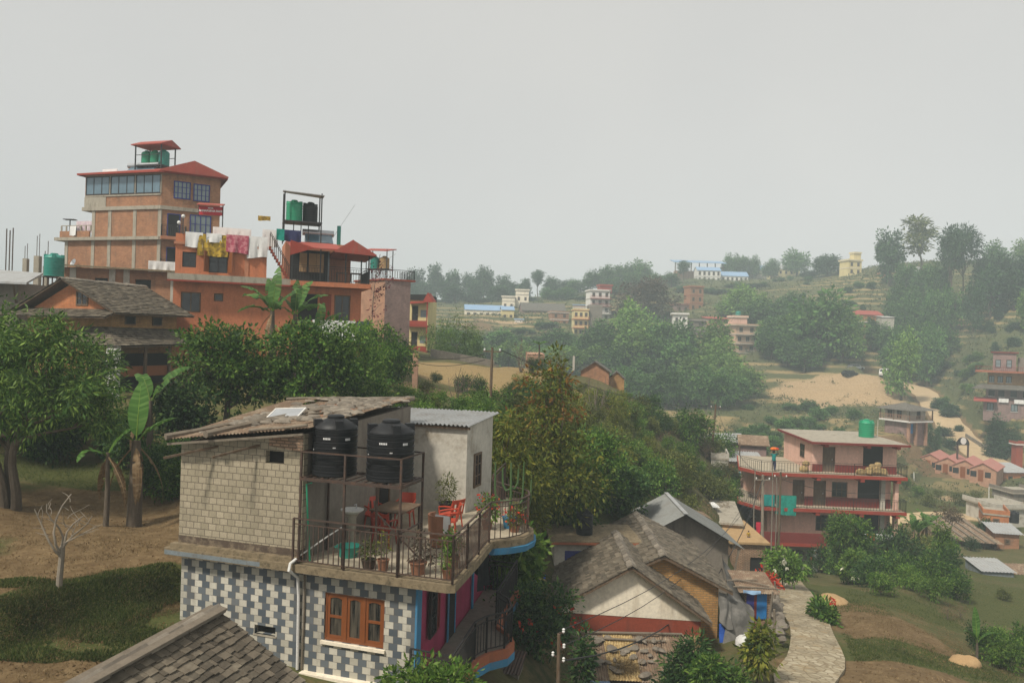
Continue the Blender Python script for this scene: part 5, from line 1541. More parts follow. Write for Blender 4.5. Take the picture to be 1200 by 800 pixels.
# two storeys below
storey(-Hs, -.26, .55, 10.6, [(2.85, 3.8, -Hs + .01, -Hs + 2.05), (4.5, 5.5, -Hs + .01, -Hs + 2.05), (5.95, 7.2, -Hs + .75, -Hs + 2.0)], dado=.75)
storey(-2 * Hs, -Hs - .26, .9, 10.6, [(4.75, 6.1, -2 * Hs + .75, -2 * Hs + 2.05), (6.45, 7.45, -2 * Hs + .4, -2 * Hs + 2.0)], dado=None)
for k in (1, 2):
	MB().box(8.0, 9.7, BD - .006, BD - .001, -k * Hs + .02, -k * Hs + 2.35).build('painted_shade', M['dark'], PB)  # dark sheet flat on the wall paints the shade behind the balcony
	MB().box(9.72, 10.05, BD - .30, BD - .002, -k * Hs + .006, -(k - 1) * Hs - .26).build('pillar', M['plaster'], PB)
	for x_ in (4.3, 7.7, 10.5): MB().box(x_, x_ + .32, .05, BD - .01, -(k - 1) * Hs - .50, -(k - 1) * Hs - .262).build('beam', M['red_paint'], PB)
	MB().box(10.62, 10.9, .6, 1.0, -k * Hs + .006, -(k - 1) * Hs - .26).build('pillar', M['pink'], PB)
# ground floor
storey(-3 * Hs - .9, -2 * Hs - .26, .3, 10.8, [(1.2, 2.2, -2 * Hs - 1.3, -2 * Hs - .9), (2.8, 3.9, -2 * Hs - 1.3, -2 * Hs - .85), (4.3, 5.5, -3 * Hs, -2 * Hs - .9), (8.8, 9.5, -2 * Hs - 1.5, -2 * Hs - .7)], 'plaster')
for k in range(3): MB().box(4.3 + k * 3.1, 4.62 + k * 3.1, .05, BD - .01, -2 * Hs - .5, -2 * Hs - .262).build('beam', M['red_paint'], PB)
MB().box(-.15, .02, .3, .47, -3 * Hs - 1, -2 * Hs - .262).build('pillar', M['plaster'], PB)
MB().box(10.2, 10.5, .3, .6, -3 * Hs - 1, -2 * Hs - .262).build('pillar', M['plaster'], PB)
def PL(x, y, z):
	a = rad(-3)
	return Vector((BO.x + x * math.cos(a) - y * math.sin(a), BO.y + x * math.sin(a) + y * math.cos(a), BO.z + z))
water_tank('water_tank', 'bright green tank on the roof of the pink balcony house', PL(10.1, 5.2, 2.53), .62, 1.45, 'green_plastic', 7)
m = MB(); m.bar((0, 0, 0), (0, 0, 1.5), .04); solo(m, 'pipe', M['plaster'], 'thin pipe standing beside the bright green tank', 'pipe', PL(10.95, 5.0, 2.53))
q = random.Random(3)
hp = None
for i, (x_, y_, z_, s_) in enumerate(((7.9, .55, .0, .5), (8.5, .5, .05, .6), (9.1, .5, .1, .62), (9.6, .55, .05, .55), (9.25, .7, .62, .42), (8.8, .65, .5, .4), (3.6, 1.0, .0, .5), (3.75, 1.0, .5, .4))):
	loc = PL(x_, y_, z_ + s_ * .45)
	if hp is None: hp = solo(MB().blob((0, 0, 0), (.75, .6, .55), 3, .2, 10), 'straw_bundle', M['straw'], 'bundle of pale straw piled on the pink house balcony', 'straw bundle', loc, 0, 'straw bundles on the pink house balcony'); hp.scale = (s_,) * 3
	else: dup(hp, loc, q.uniform(0, 360), s_)
laundry = [('small white cloth nearest the tree on the lowest pink house line', 6.35, 'cloth_white', .42), ('maroon cloth on the lowest pink house line by a window', 5.3, 'cloth_rose', .6), ('pale lilac cloth on the lowest pink house railing', 5.75, 'cloth_lilac', .5), ('orange cloth on the lowest pink house railing', 8.6, 'cloth_orange', .45), ('white cloth just before the orange one on the railing', 8.0, 'cloth_white', .42), ('white cloth just beyond the orange one on the railing', 9.2, 'cloth_white', .45), ('white cloth at the far railing end of the pink house', 10.0, 'cloth_white', .4), ('red cloth on the lowest pink house line', 6.8, 'cloth_red', .35)]
for i, (lb, x_, mt, dr) in enumerate(laundry):
	draped('laundry', mt, lb, 'laundry', ((-.3, 0, 0), (.3, 0, 0)), PL(x_, .045, -2 * Hs + .97), -3, 'laundry along the lowest pink house balcony', dr, .03, 40 + i)
draped('banner_cloth', 'cloth_teal', 'jade green cloth hung over the middle balcony by the dark pole', 'cloth', ((-.85, 0, 0), (.75, 0, 0)), PL(2.0, .035, -Hs + .97), -3, None, 1.55, .04, 61)
draped('banner_cloth', 'cloth_jade', 'jade green cloth hung left of the dark pole on the bending balcony', 'cloth', ((-.5, 0, 0), (.5, 0, 0)), PL(.55, .035, -Hs + .97), -3, None, .85, .04, 62)
draped('laundry', 'cloth_pinkred', 'crimson cloth on the low balcony end by the poles', 'laundry', ((-.3, 0, 0), (.3, 0, 0)), PL(.0, .15, -2 * Hs + 1.5), -3, None, 1.1, .05, 63)
draped('laundry', 'cloth_orange', 'orange and red garments drying by the ground floor door', 'laundry', ((-.6, 0, 0), (.55, 0, 0)), PL(4.75, .6, -2 * Hs - .85), -3, None, 1.35, .06, 64)
o = solo(MB().tube([(-2, 0, 0), (0, 0, -.05), (3.2, 0, 0)], .012, 5), 'clothes_line', M['wood_grey'], 'clothes line holding the orange garments by the ground floor', 'clothes line', PL(4.0, .6, -2 * Hs - .83), -3)
# bamboo scaffold poles left of the pink house
for i, (px, t_, b_, d) in enumerate(((904, 540, 640, 60.2), (884, 545, 640, 60), (909, 560, 640, 60.6))):
	a, b = at(px, b_, d), at(px + 1, t_, d)
	a.z = min(a.z, gz(a.x, a.y) + .1)
	m = MB(); limb(m, (0, 0, -.2), b - a, .05, .035, i, .01, 5, 6)
	solo(m, 'bamboo_pole', M['bark_pale'], ('bamboo pole against the bending pink house balcony, middle one', 'bamboo pole against the bending balcony, outermost', 'bamboo pole against the bending balcony, beside the jade cloth')[i], 'pole', a, 0, 'bamboo poles by the pink house')
# ------------------------------------------------------------------ people
def person(label, loc, rz, h=1.6, arms=((.22, 0, .78), (.22, 0, .78)), top='cloth_teal', bottom='cloth_navy', skirt=False, legs=True, headwear=None):
	t_ = thing('person', label, 'person', loc, rz)
	t_.scale = (h / 1.7,) * 3
	vs = [(0, 0, .92), (0, 0, 1.15), (0, 0, 1.40), (0, -.01, 1.50), (0, -.02, 1.62)]
	es = [(0, 1), (1, 2), (2, 3), (3, 4)]
	rs = [(.15, .11), (.13, .10), (.16, .10), (.055, .055), (.095, .11)]
	for sx_, arm in ((-1, arms[0]), (1, arms[1])):
		b = len(vs)
		vs += [(sx_ * .17, 0, 1.40)] + [(sx_ * p_[0], p_[1], p_[2]) for p_ in arm]
		es += [(2, b)] + [(b + i, b + i + 1) for i in range(len(arm))]
		rs += [(.055, .055), (.042, .042), (.035, .035), (.036, .024)][:len(arm) + 1]
		b = len(vs)
		vs += [(sx_ * .09, 0, .86), (sx_ * .10, -.01, .48), (sx_ * .10, .01, .08), (sx_ * .10, -.13, .03)]
		es += [(0, b), (b, b + 1), (b + 1, b + 2), (b + 2, b + 3)]
		rs += [(.09, .09), (.06, .06), (.04, .045), (.04, .025)]
	me_ = bpy.data.meshes.new('body')
	me_.from_pydata(vs, es, [])
	o_ = bpy.data.objects.new('body', me_)
	COL.objects.link(o_)
	sk_ = o_.modifiers.new('skin', 'SKIN')
	for i, r_ in enumerate(rs): me_.skin_vertices[0].data[i].radius = r_
	me_.skin_vertices[0].data[0].use_root = True
	ss = o_.modifiers.new('sub', 'SUBSURF'); ss.levels = 1; ss.render_levels = 1
	me_.materials.append(M['skin'])
	adopt(o_, t_)
	MB().lathe([(.135, .90), (.155, 1.0), (.15, 1.15), (.185, 1.32), (.17, 1.42), (.08, 1.475)], 12).build('shirt', M[top], t_)
	if skirt: MB().lathe([(.20, .12), (.20, .3), (.17, .7), (.15, .93)], 12).build('skirt', M[bottom], t_)
	else:
		for sx_ in (-1, 1): MB().tube([(sx_ * .085, 0, .95), (sx_ * .10, -.01, .5), (sx_ * .10, .01, .12)], [.105, .08, .065], 9).build('trouser_leg', M[bottom], t_)
	for sx_, arm in ((-1, arms[0]), (1, arms[1])): MB().tube([(sx_ * .15, 0, 1.42), (sx_ * arm[0][0], arm[0][1], arm[0][2])], [.075, .055], 8).build('sleeve', M[top], t_)
	MB().blob((0, .015, 1.66), (.105, .115, .10), 2, .04, 10).build('hair', M['hair'] if not headwear else M[headwear], t_)
	return t_
person('person in a teal tunic and dark trousers holding an orange bundle overhead', PL(1.05, .55, .01), 10, 1.62, (((.32, -.05, 1.50), (.26, -.08, 1.72), (.20, -.08, 1.80)),) * 2, 'cloth_jade', 'cloth_navy')
solo(MB().blob((0, 0, 0), (.36, .26, .13), 4, .2, 10), 'cloth_bundle', M['cloth_orange'], 'orange bundle held above the head on the top balcony', 'bundle', PL(1.05, .45, 1.83), 10)
pp = on(948, 60, 0); pp.z = gz(pp.x, pp.y)
person('person in a white robe and cap standing by the bushes under the orange garments', Vector((pp.x, 57.5, gz(pp.x, 57.5))), 200, 1.65, (((.26, 0, 1.15), (.24, -.08, .92), (.24, -.1, .84)),) * 2, 'cloth_white', 'cloth_white', True, headwear='cloth_white')
p = at(877, 634, 47)
person('child in a yellow top sitting at the mud roof edge', (p.x, p.y, p.z - .08), 170, .72, (((.25, -.02, 1.18), (.22, -.2, 1.0), (.2, -.26, .98)),) * 2, 'cloth_gold', 'cloth_navy')
# ------------------------------------------------------------------ poles and wires
POLES = {}
def pole(key, label, px, pt, pb, d, r_=.09, mat='wood', arms=1, lean=0, cat='utility pole'):
	a, b = at(px, pb, d), at(px + lean, pt, d)
	g = gz(a.x, a.y) - .3
	a.z = min(a.z, g + .3)
	t_ = thing('utility_pole', label, cat, (a.x, a.y, g), 0)
	top = Vector((b.x - a.x, 0, b.z - g))
	m_ = MB(); m_.tube([(0, 0, 0), top * .5, top], [r_ * 1.2, r_, r_ * .8], 8); m_.build('mast', M[mat], t_)
	for k in range(arms):
		zz = top * (1 - .05 - .06 * k)
		MB().bar(zz + Vector((-.5, -.02, 0)), zz + Vector((.5, .02, 0)), .06).build('crossarm', M[mat], t_)
		for x_ in (-.42, .42):
			MB().lathe([(.03, 0), (.055, .03), (.035, .06), (.055, .09), (.03, .13)], 8, tuple(zz + Vector((x_, 0, .03)))).build('insulator', M['white_plastic'], t_)
	POLES[key] = Vector((a.x, a.y, g)) + top
	return t_
pole('near', 'rusty iron pole with white insulators below the cream gable', 655, 742, 830, 17.0, .05, 'wood', 0)
tp = bpy.data.objects['utility_pole']
for k, (dz, sx_) in enumerate(((.02, .10), (-.32, .12), (-.62, .12), (-.5, -.12))):
	zt = POLES['near'] - Vector(tp.location)
	MB().lathe([(.02, 0), (.035, .03), (.022, .05), (.035, .08), (.02, .10)], 8, (zt.x + sx_, 0, zt.z + dz)).build('insulator', M['white_plastic'], tp)
	MB().bar((zt.x, 0, zt.z + dz), (zt.x + sx_, 0, zt.z + dz), .025).build('bracket', M['iron'], tp)
pole('grey', 'weathered grey pole at the path end left of the jade cloth', 893, 556, 672, 50, .10, 'bark_pale', 1, 1)
pole('dark', 'dark wooden pole in front of the jade cloth and pink wall', 912, 553, 650, 56, .085, 'wood', 1, 3)
pole('shed', 'dark pole rising behind the corrugated roof on the saddle field', 574, 407, 484, 42, .085, 'wood', 1, 3)
pole('hill', 'leaning pole on the bushy slope above the alley roofs', 833, 474, 545, 72, .10, 'wood', 1, 6)
pole('roofs', 'thin dark pole among the tin roofs left of the pink house', 866, 518, 575, 75, .06, 'wood', 0, 1)
pole('lamp', 'slim white post standing in the valley beyond the pink house', 1071, 553, 570, 112, .06, 'white', 0, 0)
pole('lane', 'slim pale pole beside the valley lane', 1159, 570, 592, 95, .05, 'white', 0, 0)
def wire(label, a, b, sag, r_=.012, name='cable'):
	a, b = Vector(a), Vector(b)
	n_ = 16
	pts = [a.lerp(b, i / n_) - Vector((0, 0, sag * 4 * (i / n_) * (1 - i / n_))) - a for i in range(n_ + 1)]
	return solo(MB().tube(pts, r_, 5), name, M['black_iron'], label, 'cable', a, 0, 'overhead cables')
N = POLES['near']
wire('thick overhead cable from the rusty pole past the cream gable to the grey pole', N + Vector((.1, 0, -.6)), POLES['grey'] + Vector((0, 0, -.3)), 2.6, .022)
wire('upper thin cable from the rusty pole over the slate roofs', N + Vector((.1, 0, .1)), POLES['grey'] + Vector((.3, 0, -.1)), 1.2, .011)
wire('middle thin cable from the rusty pole over the slate roofs', N + Vector((.12, 0, -.25)), POLES['grey'] + Vector((-.3, 0, -.1)), 1.5, .011)
wire('cable from the grey pole to the dark pole by the jade cloth', POLES['grey'], POLES['dark'], .4, .016)
wire('cable from the dark pole along the pink house balconies', POLES['dark'] + Vector((0, 0, -.5)), PL(10.8, .3, -1.2), .5, .018)
wire('cable from the hill pole down to the grey pole', POLES['hill'], POLES['grey'], 1.2, .018)
wire('cable from the saddle pole across to the hill pole', POLES['shed'] + Vector((.4, 0, -.1)), POLES['hill'] + Vector((-.3, 0, -.1)), 1.0, .018)
wire('cable from the saddle pole back to the brown tower', POLES['shed'] + Vector((-.4, 0, -.4)), at(452, 400, 75), .8, .02)
wire('second cable from the saddle pole to the brown tower', POLES['shed'] + Vector((-.4, 0, -.7)), at(452, 404, 75), 1.0, .02)
# ------------------------------------------------------------------ left hill: the tall brick hotel
K0 = at(190, 205, 66.0)
BH = thing('brick_hotel', 'tall unplastered brick hotel with a blue glazed top floor and red roof', 'hotel', K0, 0)
LF = Face((0, 0), -16.8)
RFc = Face((0, 0), 28)
def lf(x, y):
	a = rad(-16.8)
	return (x * math.cos(a) - y * math.sin(a), x * math.sin(a) + y * math.cos(a))
def rf(x, y):
	a = rad(28)
	return (x * math.cos(a) - y * math.sin(a), x * math.sin(a) + y * math.cos(a))
def plan(o=0.0, left=-8.25, right=4.75):
	"""outline of a storey, o metres outside the wall line"""
	return [lf(left - o, -o), lf(o * .25, -o), rf(right + o, -o), rf(right + o, 9), lf(left - o, 10)]
for (z0, z1, mt) in ((-2.62, 0, 'brick'), (-5.30, -2.94, 'brick'), (-8.2, -5.58, 'brick'), (-13.5, -8.5, 'brick')):
	lft = -8.25 if z1 == 0 else (-7.4 if z0 > -5.5 else -10.4)
	MB().prism(plan(0, lft), z0, z1).build('wall', M[mt], BH)
for z0, z1, o_, lft in ((-2.94, -2.622, .14, -8.3), (-5.58, -5.302, .35, -10.9), (-8.5, -8.202, .15, -10.5)):
	MB().prism(plan(o_, lft), z0, z1).build('floor_slab', M['concrete'], BH)
# concrete columns and the sill band of the bare frame
for (z0, z1, xs) in ((-5.30, -2.942, (-7.38, -5.6, -2.9, -.28)), (-8.2, -5.582, (-10.35, -7.38, -5.6, -2.9, -.28)), (-13, -8.502, (-10.35, -7.38, -5.6, -2.9, -.28))):
	for x_ in xs:
		m = MB(); LF.box(m, x_, x_ + .34, z0, z1, -.1, .04); m.build('column', M['concrete'], BH)
m = MB(); LF.box(m, -8.27, -5.9, -2.62, -1.75, -.05, .05); m.build('cement_band', M['concrete'], BH)
m = MB(); LF.box(m, -8.2, -.05, -1.72, -1.60, .0, .07); m.build('sill_band', M['concrete'], BH)
# glazed strip of the top floor
for i in range(3):
	xa = -8.15 + i * 2.72
	win(BH, LF, xa, -1.55, 2.62, 1.63, 'black_iron', 'glass_sky', 3, 1, .09, 'glazed_strip', None, .05)
	m = MB(); LF.box(m, xa + 2.63, xa + 2.71, -1.55, .05, .0, .06); m.build('mullion', M['concrete'], BH)
for x_, z_ in ((.95, -1.9), (2.52, -1.95)): win(BH, RFc, x_, z_, 1.35, 1.52, 'indigo', 'glass_pale', 4, 3, .09, sill=None)
win(BH, RFc, 2.3, -4.75, 1.75, 1.6, 'indigo', 'glass_pale', 4, 2, .09)
win(BH, RFc, 2.6, -7.5, 1.5, 1.4, 'indigo', 'glass_dark', 3, 2, .09)
for z_ in (-5.29, -8.19):
	door(BH, RFc, .5, z_, 1.05, 2.05, 'dark', 'indigo')
	m = MB(); m.prism([rf(.0, -.95), rf(2.0, -.95), rf(2.0, .0), rf(.0, .0)], z_ - .28, z_ - .004); m.build('balcony_slab', M['orange_dull'], BH)
	m = MB(); railing(m, [Vector((*rf(.05, 0), z_)), Vector((*rf(.05, -.9), z_)), Vector((*rf(1.95, -.9), z_)), Vector((*rf(1.95, 0), z_))], .95, .16, .016); m.build('railing', M['black_iron'], BH)
# terrace on the left with its railing
m = MB(); LF.box(m, -10.85, -7.5, -5.3, -4.72, .02, .14); m.build('parapet', M['brick'], BH)
m = MB()
pts = [Vector((*lf(-10.8, .0), -4.72)), Vector((*lf(-7.5, .0), -4.72))]
m.bar(pts[0] + Vector((0, 0, .5)), pts[1] + Vector((0, 0, .5)), .06)
for i in range(7): m.bar(pts[0].lerp(pts[1], i / 6), pts[0].lerp(pts[1], i / 6) + Vector((0, 0, .5)), .10)
m.build('railing', M['concrete'], BH)
# red roof: low hip with a gable over the right face
rp = plan(.55, -8.1, 4.7)
cx_, cy_ = lf(-3.4, 4.2)
ridge = [Vector((*lf(-5.6, 4.4), 1.15)), Vector((*rf(2.2, 2.6), 1.45))]
E_ = [Vector((p_[0], p_[1], .30)) for p_ in rp]
m = MB()
for tri in ([E_[0], E_[1], ridge[1], ridge[0]], [E_[1], E_[2], ridge[1]], [E_[2], E_[3], ridge[1]], [E_[3], E_[4], ridge[0], ridge[1]], [E_[4], E_[0], ridge[0]]):
	m.poly(tri)
m.poly([p_ - Vector((0, 0, .001)) for p_ in E_][::-1])
m.build('roof', M['tin_red'], BH)
m = MB()
for a, b in zip(E_, E_[1:] + E_[:1]): m.bar(a - Vector((0, 0, .08)), b - Vector((0, 0, .08)), .05, .16)
m.build('fascia', M['red_paint'], BH)
m = MB(); m.prism(plan(.02), .001, .22); m.build('wall_head', M['brick'], BH)
g0, g1, g2 = Vector((*rf(-.2, -.75), .36)), Vector((*rf(5.3, -.75), .36)), Vector((*rf(2.5, -.7), 1.42))
m = MB(); m.mesh([g0, g1, g2, ridge[1] + Vector((0, 0, .12)), g0 + Vector((0, 0, -.12)), g1 + Vector((0, 0, -.12))], [(0, 1, 2), (1, 3, 2), (0, 2, 3), (4, 5, 1, 0)])
m.build('gablet', M['tin_red'], BH)
# roof terrace furniture behind the ridge
def HB(x, y, z): return Vector((K0.x + lf(x, y)[0], K0.y + lf(x, y)[1], K0.z + z))
rt = thing('tank_shelter', 'iron tank shelter with a small red roof on top of the brick hotel', 'tank stand', HB(-4.9, 4.6, 1.25), -16.8)
for x_ in (-1.45, 1.45):
	for y_ in (-.9, .9): MB().bar((x_, y_, -.5), (x_, y_, 2.6), .09).build('leg', M['black_iron'], rt)
MB().box(-1.5, 1.5, -.95, .95, .55, .68).build('deck', M['black_iron'], rt)
for x_ in (-.9, -.3, .3, .9): MB().bar((x_, -.6, -.5), (x_, -.6, .55), .07).build('strut', M['black_iron'], rt)
m = MB(); m.bar((-1.45, -.9, 1.6), (1.45, -.9, 1.6), .05); m.bar((-1.45, .9, 1.6), (1.45, .9, 1.6), .05); m.build('guard_rail', M['black_iron'], rt)
m = MB(); m.mesh([(-1.75, -1.2, 2.55), (1.75, -1.2, 2.55), (1.75, .1, 3.1), (-1.75, .1, 3.1), (-1.75, 1.3, 2.6), (1.75, 1.3, 2.6), (-1.75, -1.2, 2.47), (1.75, -1.2, 2.47), (1.75, 1.3, 2.52), (-1.75, 1.3, 2.52)],
				[(0, 1, 2, 3), (3, 2, 5, 4), (6, 9, 8, 7), (0, 6, 7, 1), (1, 7, 8, 5, 2), (4, 5, 8, 9), (0, 3, 4, 9, 6)]); m.build('roof', M['tin_red'], rt)
for i, (dx, lb) in enumerate(((-.98, 'leftmost green tank under the shelter on the brick hotel'), (-.0, 'green tank in the middle of the brick hotel shelter'), (.98, 'dark teal tank under the shelter on the brick hotel'))):
	water_tank('water_tank', lb, HB(-4.9 + dx, 4.6, 1.935), .48, 1.45, ('green_plastic', 'green_plastic', 'teal_plastic')[i], 6, 'tanks in the brick hotel shelter', False, False)
sh_ = thing('solar_heater', 'solar water heater with a slanted panel on the brick hotel roof', 'solar heater', HB(-6.6, 3.2, 1.0), -16.8)
m = MB(); m.hexa([(-.6, -.2, -.2), (2.4, -.2, -.2), (2.4, .9, .75), (-.6, .9, .75), (-.6, -.24, -.13), (2.4, -.24, -.13), (2.4, .86, .82), (-.6, .86, .82)]); m.build('panel', M['glass_sky'], sh_)
MB().tube([(-.9, .95, .98), (2.6, .95, .98)], .24, 12).build('tank', M['steel'], sh_)
for x_ in (-.5, 2.2): MB().bar((x_, .9, -.6), (x_, .9, .8), .06).build('leg', M['steel'], sh_)
draped('laundry', 'cloth_white', 'white laundry on the brick hotel roof beside the solar heater', 'laundry', ((-.9, 0, 0), (.8, 0, 0)), HB(-7.9, 2.4, 1.3), -16.8, None, 1.0, .06, 71)
draped('laundry', 'cloth_lilac', 'pale lilac sheets drying on the brick hotel side terrace', 'laundry', ((-1.6, 0, 0), (1.3, 0, 0)), HB(-9.0, 1.4, -3.6), -16.8, None, 1.1, .07, 72)
draped('laundry', 'cloth_white', 'white shirt hung over the parapet of the brick hotel terrace', 'laundry', ((-.35, 0, 0), (.35, 0, 0)), HB(-9.3, -.16, -4.3), -16.8, None, .85, .05, 73)
t = thing('terrace_lamp', 'dark lamp post on the brick hotel side terrace', 'lamp', HB(-10.5, .6, -5.3), 0)
MB().bar((0, 0, 0), (0, 0, 1.7), .07).build('post', M['black_iron'], t); MB().box(-.5, .5, -.3, .3, 1.7, 1.76).build('shade', M['black_iron'], t)
t = thing('satellite_dish', 'grey satellite dish on the wall of the brick hotel', 'dish', HB(-8.9, -.35, -7.6), -30)
MB().lathe([(.0, 0), (.2, .03), (.34, .10), (.36, .11), (.2, .05)], 16).build('bowl', M['steel'], t); t.rotation_euler = (rad(70), 0, rad(-30))
MB().bar((0, 0, .03), (0, .18, .35), .03).build('arm', M['steel'], t)
# sign board on posts at the right of the brick hotel
S0 = at(247, 247, 62)
sg = thing('sign_board', 'red sign board with white lettering under a small red canopy', 'sign', (S0.x, S0.y, S0.z), 8)
MB().box(-.90, .90, -.05, .03, -.36, .36).build('board', surf('sign_red', (.42, .012, .022), .5, .1, 2), sg)
MB().hexa([(-1.0, -.45, .36), (1.0, -.45, .36), (1.0, .35, .55), (-1.0, .35, .55), (-1.0, -.45, .42), (1.0, -.45, .42), (1.0, .35, .66), (-1.0, .35, .66)]).build('canopy', M['tin_red'], sg)
for x_ in (.93, -.93): MB().bar((x_, .04, -3.2 if x_ > 0 else -.4), (x_, .04, .5), .07).build('post', M['black_iron'], sg)
def txt(s, size, loc, mat, parent, name='lettering', bold=.012):
	c_ = bpy.data.curves.new(name, 'FONT'); c_.body = s; c_.size = size; c_.align_x = 'CENTER'; c_.align_y = 'CENTER'; c_.extrude = .006; c_.offset = bold
	c_ = bpy.data.meshes.new_from_object(bpy.data.objects.new(name, c_)); c_.name = name
	o_ = bpy.data.objects.new(name, c_); COL.objects.link(o_); c_.materials.append(M[mat]); o_.location = loc; o_.rotation_euler = (rad(90), 0, 0); adopt(o_, parent)
	return o_
txt('HOTEL', .13, (0, -.058, .20), 'cloth_white', sg)
txt('ANNAPURNA FACE', .205, (0, -.058, -.03), 'cloth_white', sg)
# ------------------------------------------------------------------ brick rear wing with a rough slab, green tank, bare columns
W0 = at(78, 345, 56)
rw = thing('brick_annex', 'low brick annex with whitewashed posts under a rough slab roof', 'annex', W0, 8)
m = MB(); wall_holes(m, -.2, 7.5, -3, 2.0, 0, .2, [(1.9, 2.8, .3, 1.3), (4.7, 5.8, -.1, 1.3)]); m.build('wall', M['brick'], rw)
MB().box(-.2, 7.5, .201, 4, -3, 2.0).build('rear_wall', M['brick'], rw)
m = MB(); m.slab([(-.5, -.6, 2.16), (8.0, -.6, 2.0), (8.0, 4.3, 2.3), (-.5, 4.3, 2.5)], .12); m.build('roof_slab', M['moss_concrete'], rw)
for x_ in (.2, 2.9, 3.9, 7.2): MB().box(x_, x_ + .42, -.08, -.003, -3, 2.0).build('post', M['plaster'], rw)
for (a, b) in ((1.9, 2.8), (4.7, 5.8)): MB().box(a + .01, b - .01, .12, .14, .3 if a < 2 else -.1, 1.3).build('opening', M['dark'], rw)
p = at(63, 324, 52)
water_tank('water_tank', 'emerald green water tank on legs beside the slate roofed brick house', (p.x, p.y, p.z), .62, 1.5, 'teal_plastic', 6)
t = thing('tank_trestle', 'thin metal legs under the emerald tank by the slate house', 'tank stand', (p.x, p.y, p.z - .02), 0)
MB().box(-.6, .6, -.5, .5, -.06, 0).build('deck', M['iron'], t)
for x_ in (-.45, -.15, .15, .45): MB().bar((x_, -.4, -3.0), (x_, -.4, -.06), .06).build('leg', M['iron'], t)
for i, (px, tp_, bt, d, w_, lb) in enumerate(((43, 300, 350, 62, .42, 'bare concrete column with starter rods behind the green tank'), (29, 303, 352, 66, .36, 'pale concrete column farther left with starter rods'), (53, 312, 350, 55, .30, 'slim concrete column right beside the green tank'))):
	a = at(px, bt, d)
	t = thing('concrete_column', lb, 'column', (a.x, a.y, a.z - 2), 0, 'unfinished columns')
	hh = (bt - tp_) / 900 * d + 2
	MB().box(-w_ / 2, w_ / 2, -w_ / 2, w_ / 2, 0, hh).build('shaft', M['concrete'], t)
	for dx in (-.1, .1): MB().bar((dx, 0, hh), (dx, 0, hh + rnd.uniform(1.0, 2.0)), .035).build('rebar', M['iron'], t)
for i, (px, tp_, bt, d) in enumerate(((7, 268, 302, 60), (11, 270, 302, 60), (14.5, 267, 304, 60))):
	a = at(px, bt, d)
	solo(MB().bar((0, 0, -1.5), (0, 0, (bt - tp_) / 900 * d), .06), 'rebar', M['iron'], 'thin reinforcing rod standing up behind the tin roof at the left edge', 'rod', a, 0, 'reinforcing rods at the left edge')
L0 = at(-30, 355, 46)
le = thing('tin_roof_house', 'dull house at the left edge with a pale tin roof on struts', 'house', L0, 0)
m = MB(); m.box(-4, 2.6, 0, 5, -3, 1.3); m.build('wall', M['plaster_dark'], le)
MB().box(-1.5, .9, -.02, -.001, -1, 1.0).build('doorway', M['dark'], le)
m = MB(); m.slab([(-5, -1.3, 1.35), (3.9, -1.3, 1.25), (1.6, 4, 2.2), (-5, 4, 2.5)], .12); m.build('roof', M['tin'], le)
for x_ in (-1, 1.0, 2.5): MB().bar((x_, -.02, .1), (x_ + .5, -1.1, 1.2), .09).build('strut', M['wood'], le)
# ------------------------------------------------------------------ slate roofed brick house
J0 = at(131, 366, 41.0)
SHs = thing('slate_brick_house', 'old brick house with a grey slate gable roof and lower verandah roof', 'house', J0, -18)
GX, SL, RZ = -7.0, 5.7, 1.80
m = MB(); m.yprism([(-6.5, -4.6), (-.45, -4.6), (-.45, -.05), (-3.45, 1.5), (-6.5, -.05)], .46, 5.3); m.build('wall', M['brick_ochre'], SHs)
m = MB(); m.yprism([(-6.5, -.06), (-.45, -.06), (-3.45, 1.5)], .44, .459); m.build('gable_panel', M['brick_orange'], SHs)
m = MB()
slates(m, (.35, -.15, -.02), (.35, 5.9, .02), (-3.45, 5.9, RZ), (-3.45, -.15, RZ), .25, .21, .02, 41)
slates(m, (-7.2, 5.9, .0), (-7.2, -.15, .0), (-3.45, -.15, RZ), (-3.45, 5.9, RZ), .25, .21, .02, 42)
m.build('slate_roof', M['slate'], SHs)
m = MB(); ridge_caps(m, (-3.45, -.2, RZ + .03), (-3.45, 5.9, RZ + .03), .34, .4, 9); m.build('ridge_stones', M['stone'], SHs)
m = MB(); m.slab([(.3, -.1, -.04), (.3, 5.9, .0), (-3.45, 5.9, RZ - .03), (-3.45, -.1, RZ - .03)], .06); m.slab([(-7.1, 5.9, -.04), (-7.1, -.1, -.04), (-3.45, -.1, RZ - .03), (-3.45, 5.9, RZ - .03)], .06); m.build('roof_boards', M['wood'], SHs)
m = MB(); slates(m, (-7.6, -.75, -.28), (.35, -.75, -.28), (.1, .44, .18), (-7.3, .44, .18), .25, .21, .02, 43); m.build('pent_roof', M['slate'], SHs)
m = MB(); m.slab([(-7.5, -.70, -.30), (.30, -.70, -.30), (.1, .44, .14), (-7.3, .44, .14)], .06); m.build('roof_boards', M['wood'], SHs)
win(SHs, Face((0, .45), 0), -2.95, .35, .85, .8, 'wood', 'glass_dark', 2, 2, .09)
FSd = Face((-.45, .45), 90)
for x_ in (.9, 2.9): win(SHs, FSd, x_, -.62, .75, .50, 'wood', 'dark', 1, 1, .06)
m = MB()
slates(m, (1.3, -.9, -1.75), (1.3, 5.2, -1.6), (-.42, 5.0, -.78), (-.42, .2, -.78), .25, .21, .02, 44)
slates(m, (-2.6, -.9, -1.75), (1.3, -.9, -1.75), (-.42, .42, -.78), (-2.4, .42, -.78), .25, .21, .02, 45)
m.build('verandah_roof', M['slate'], SHs)
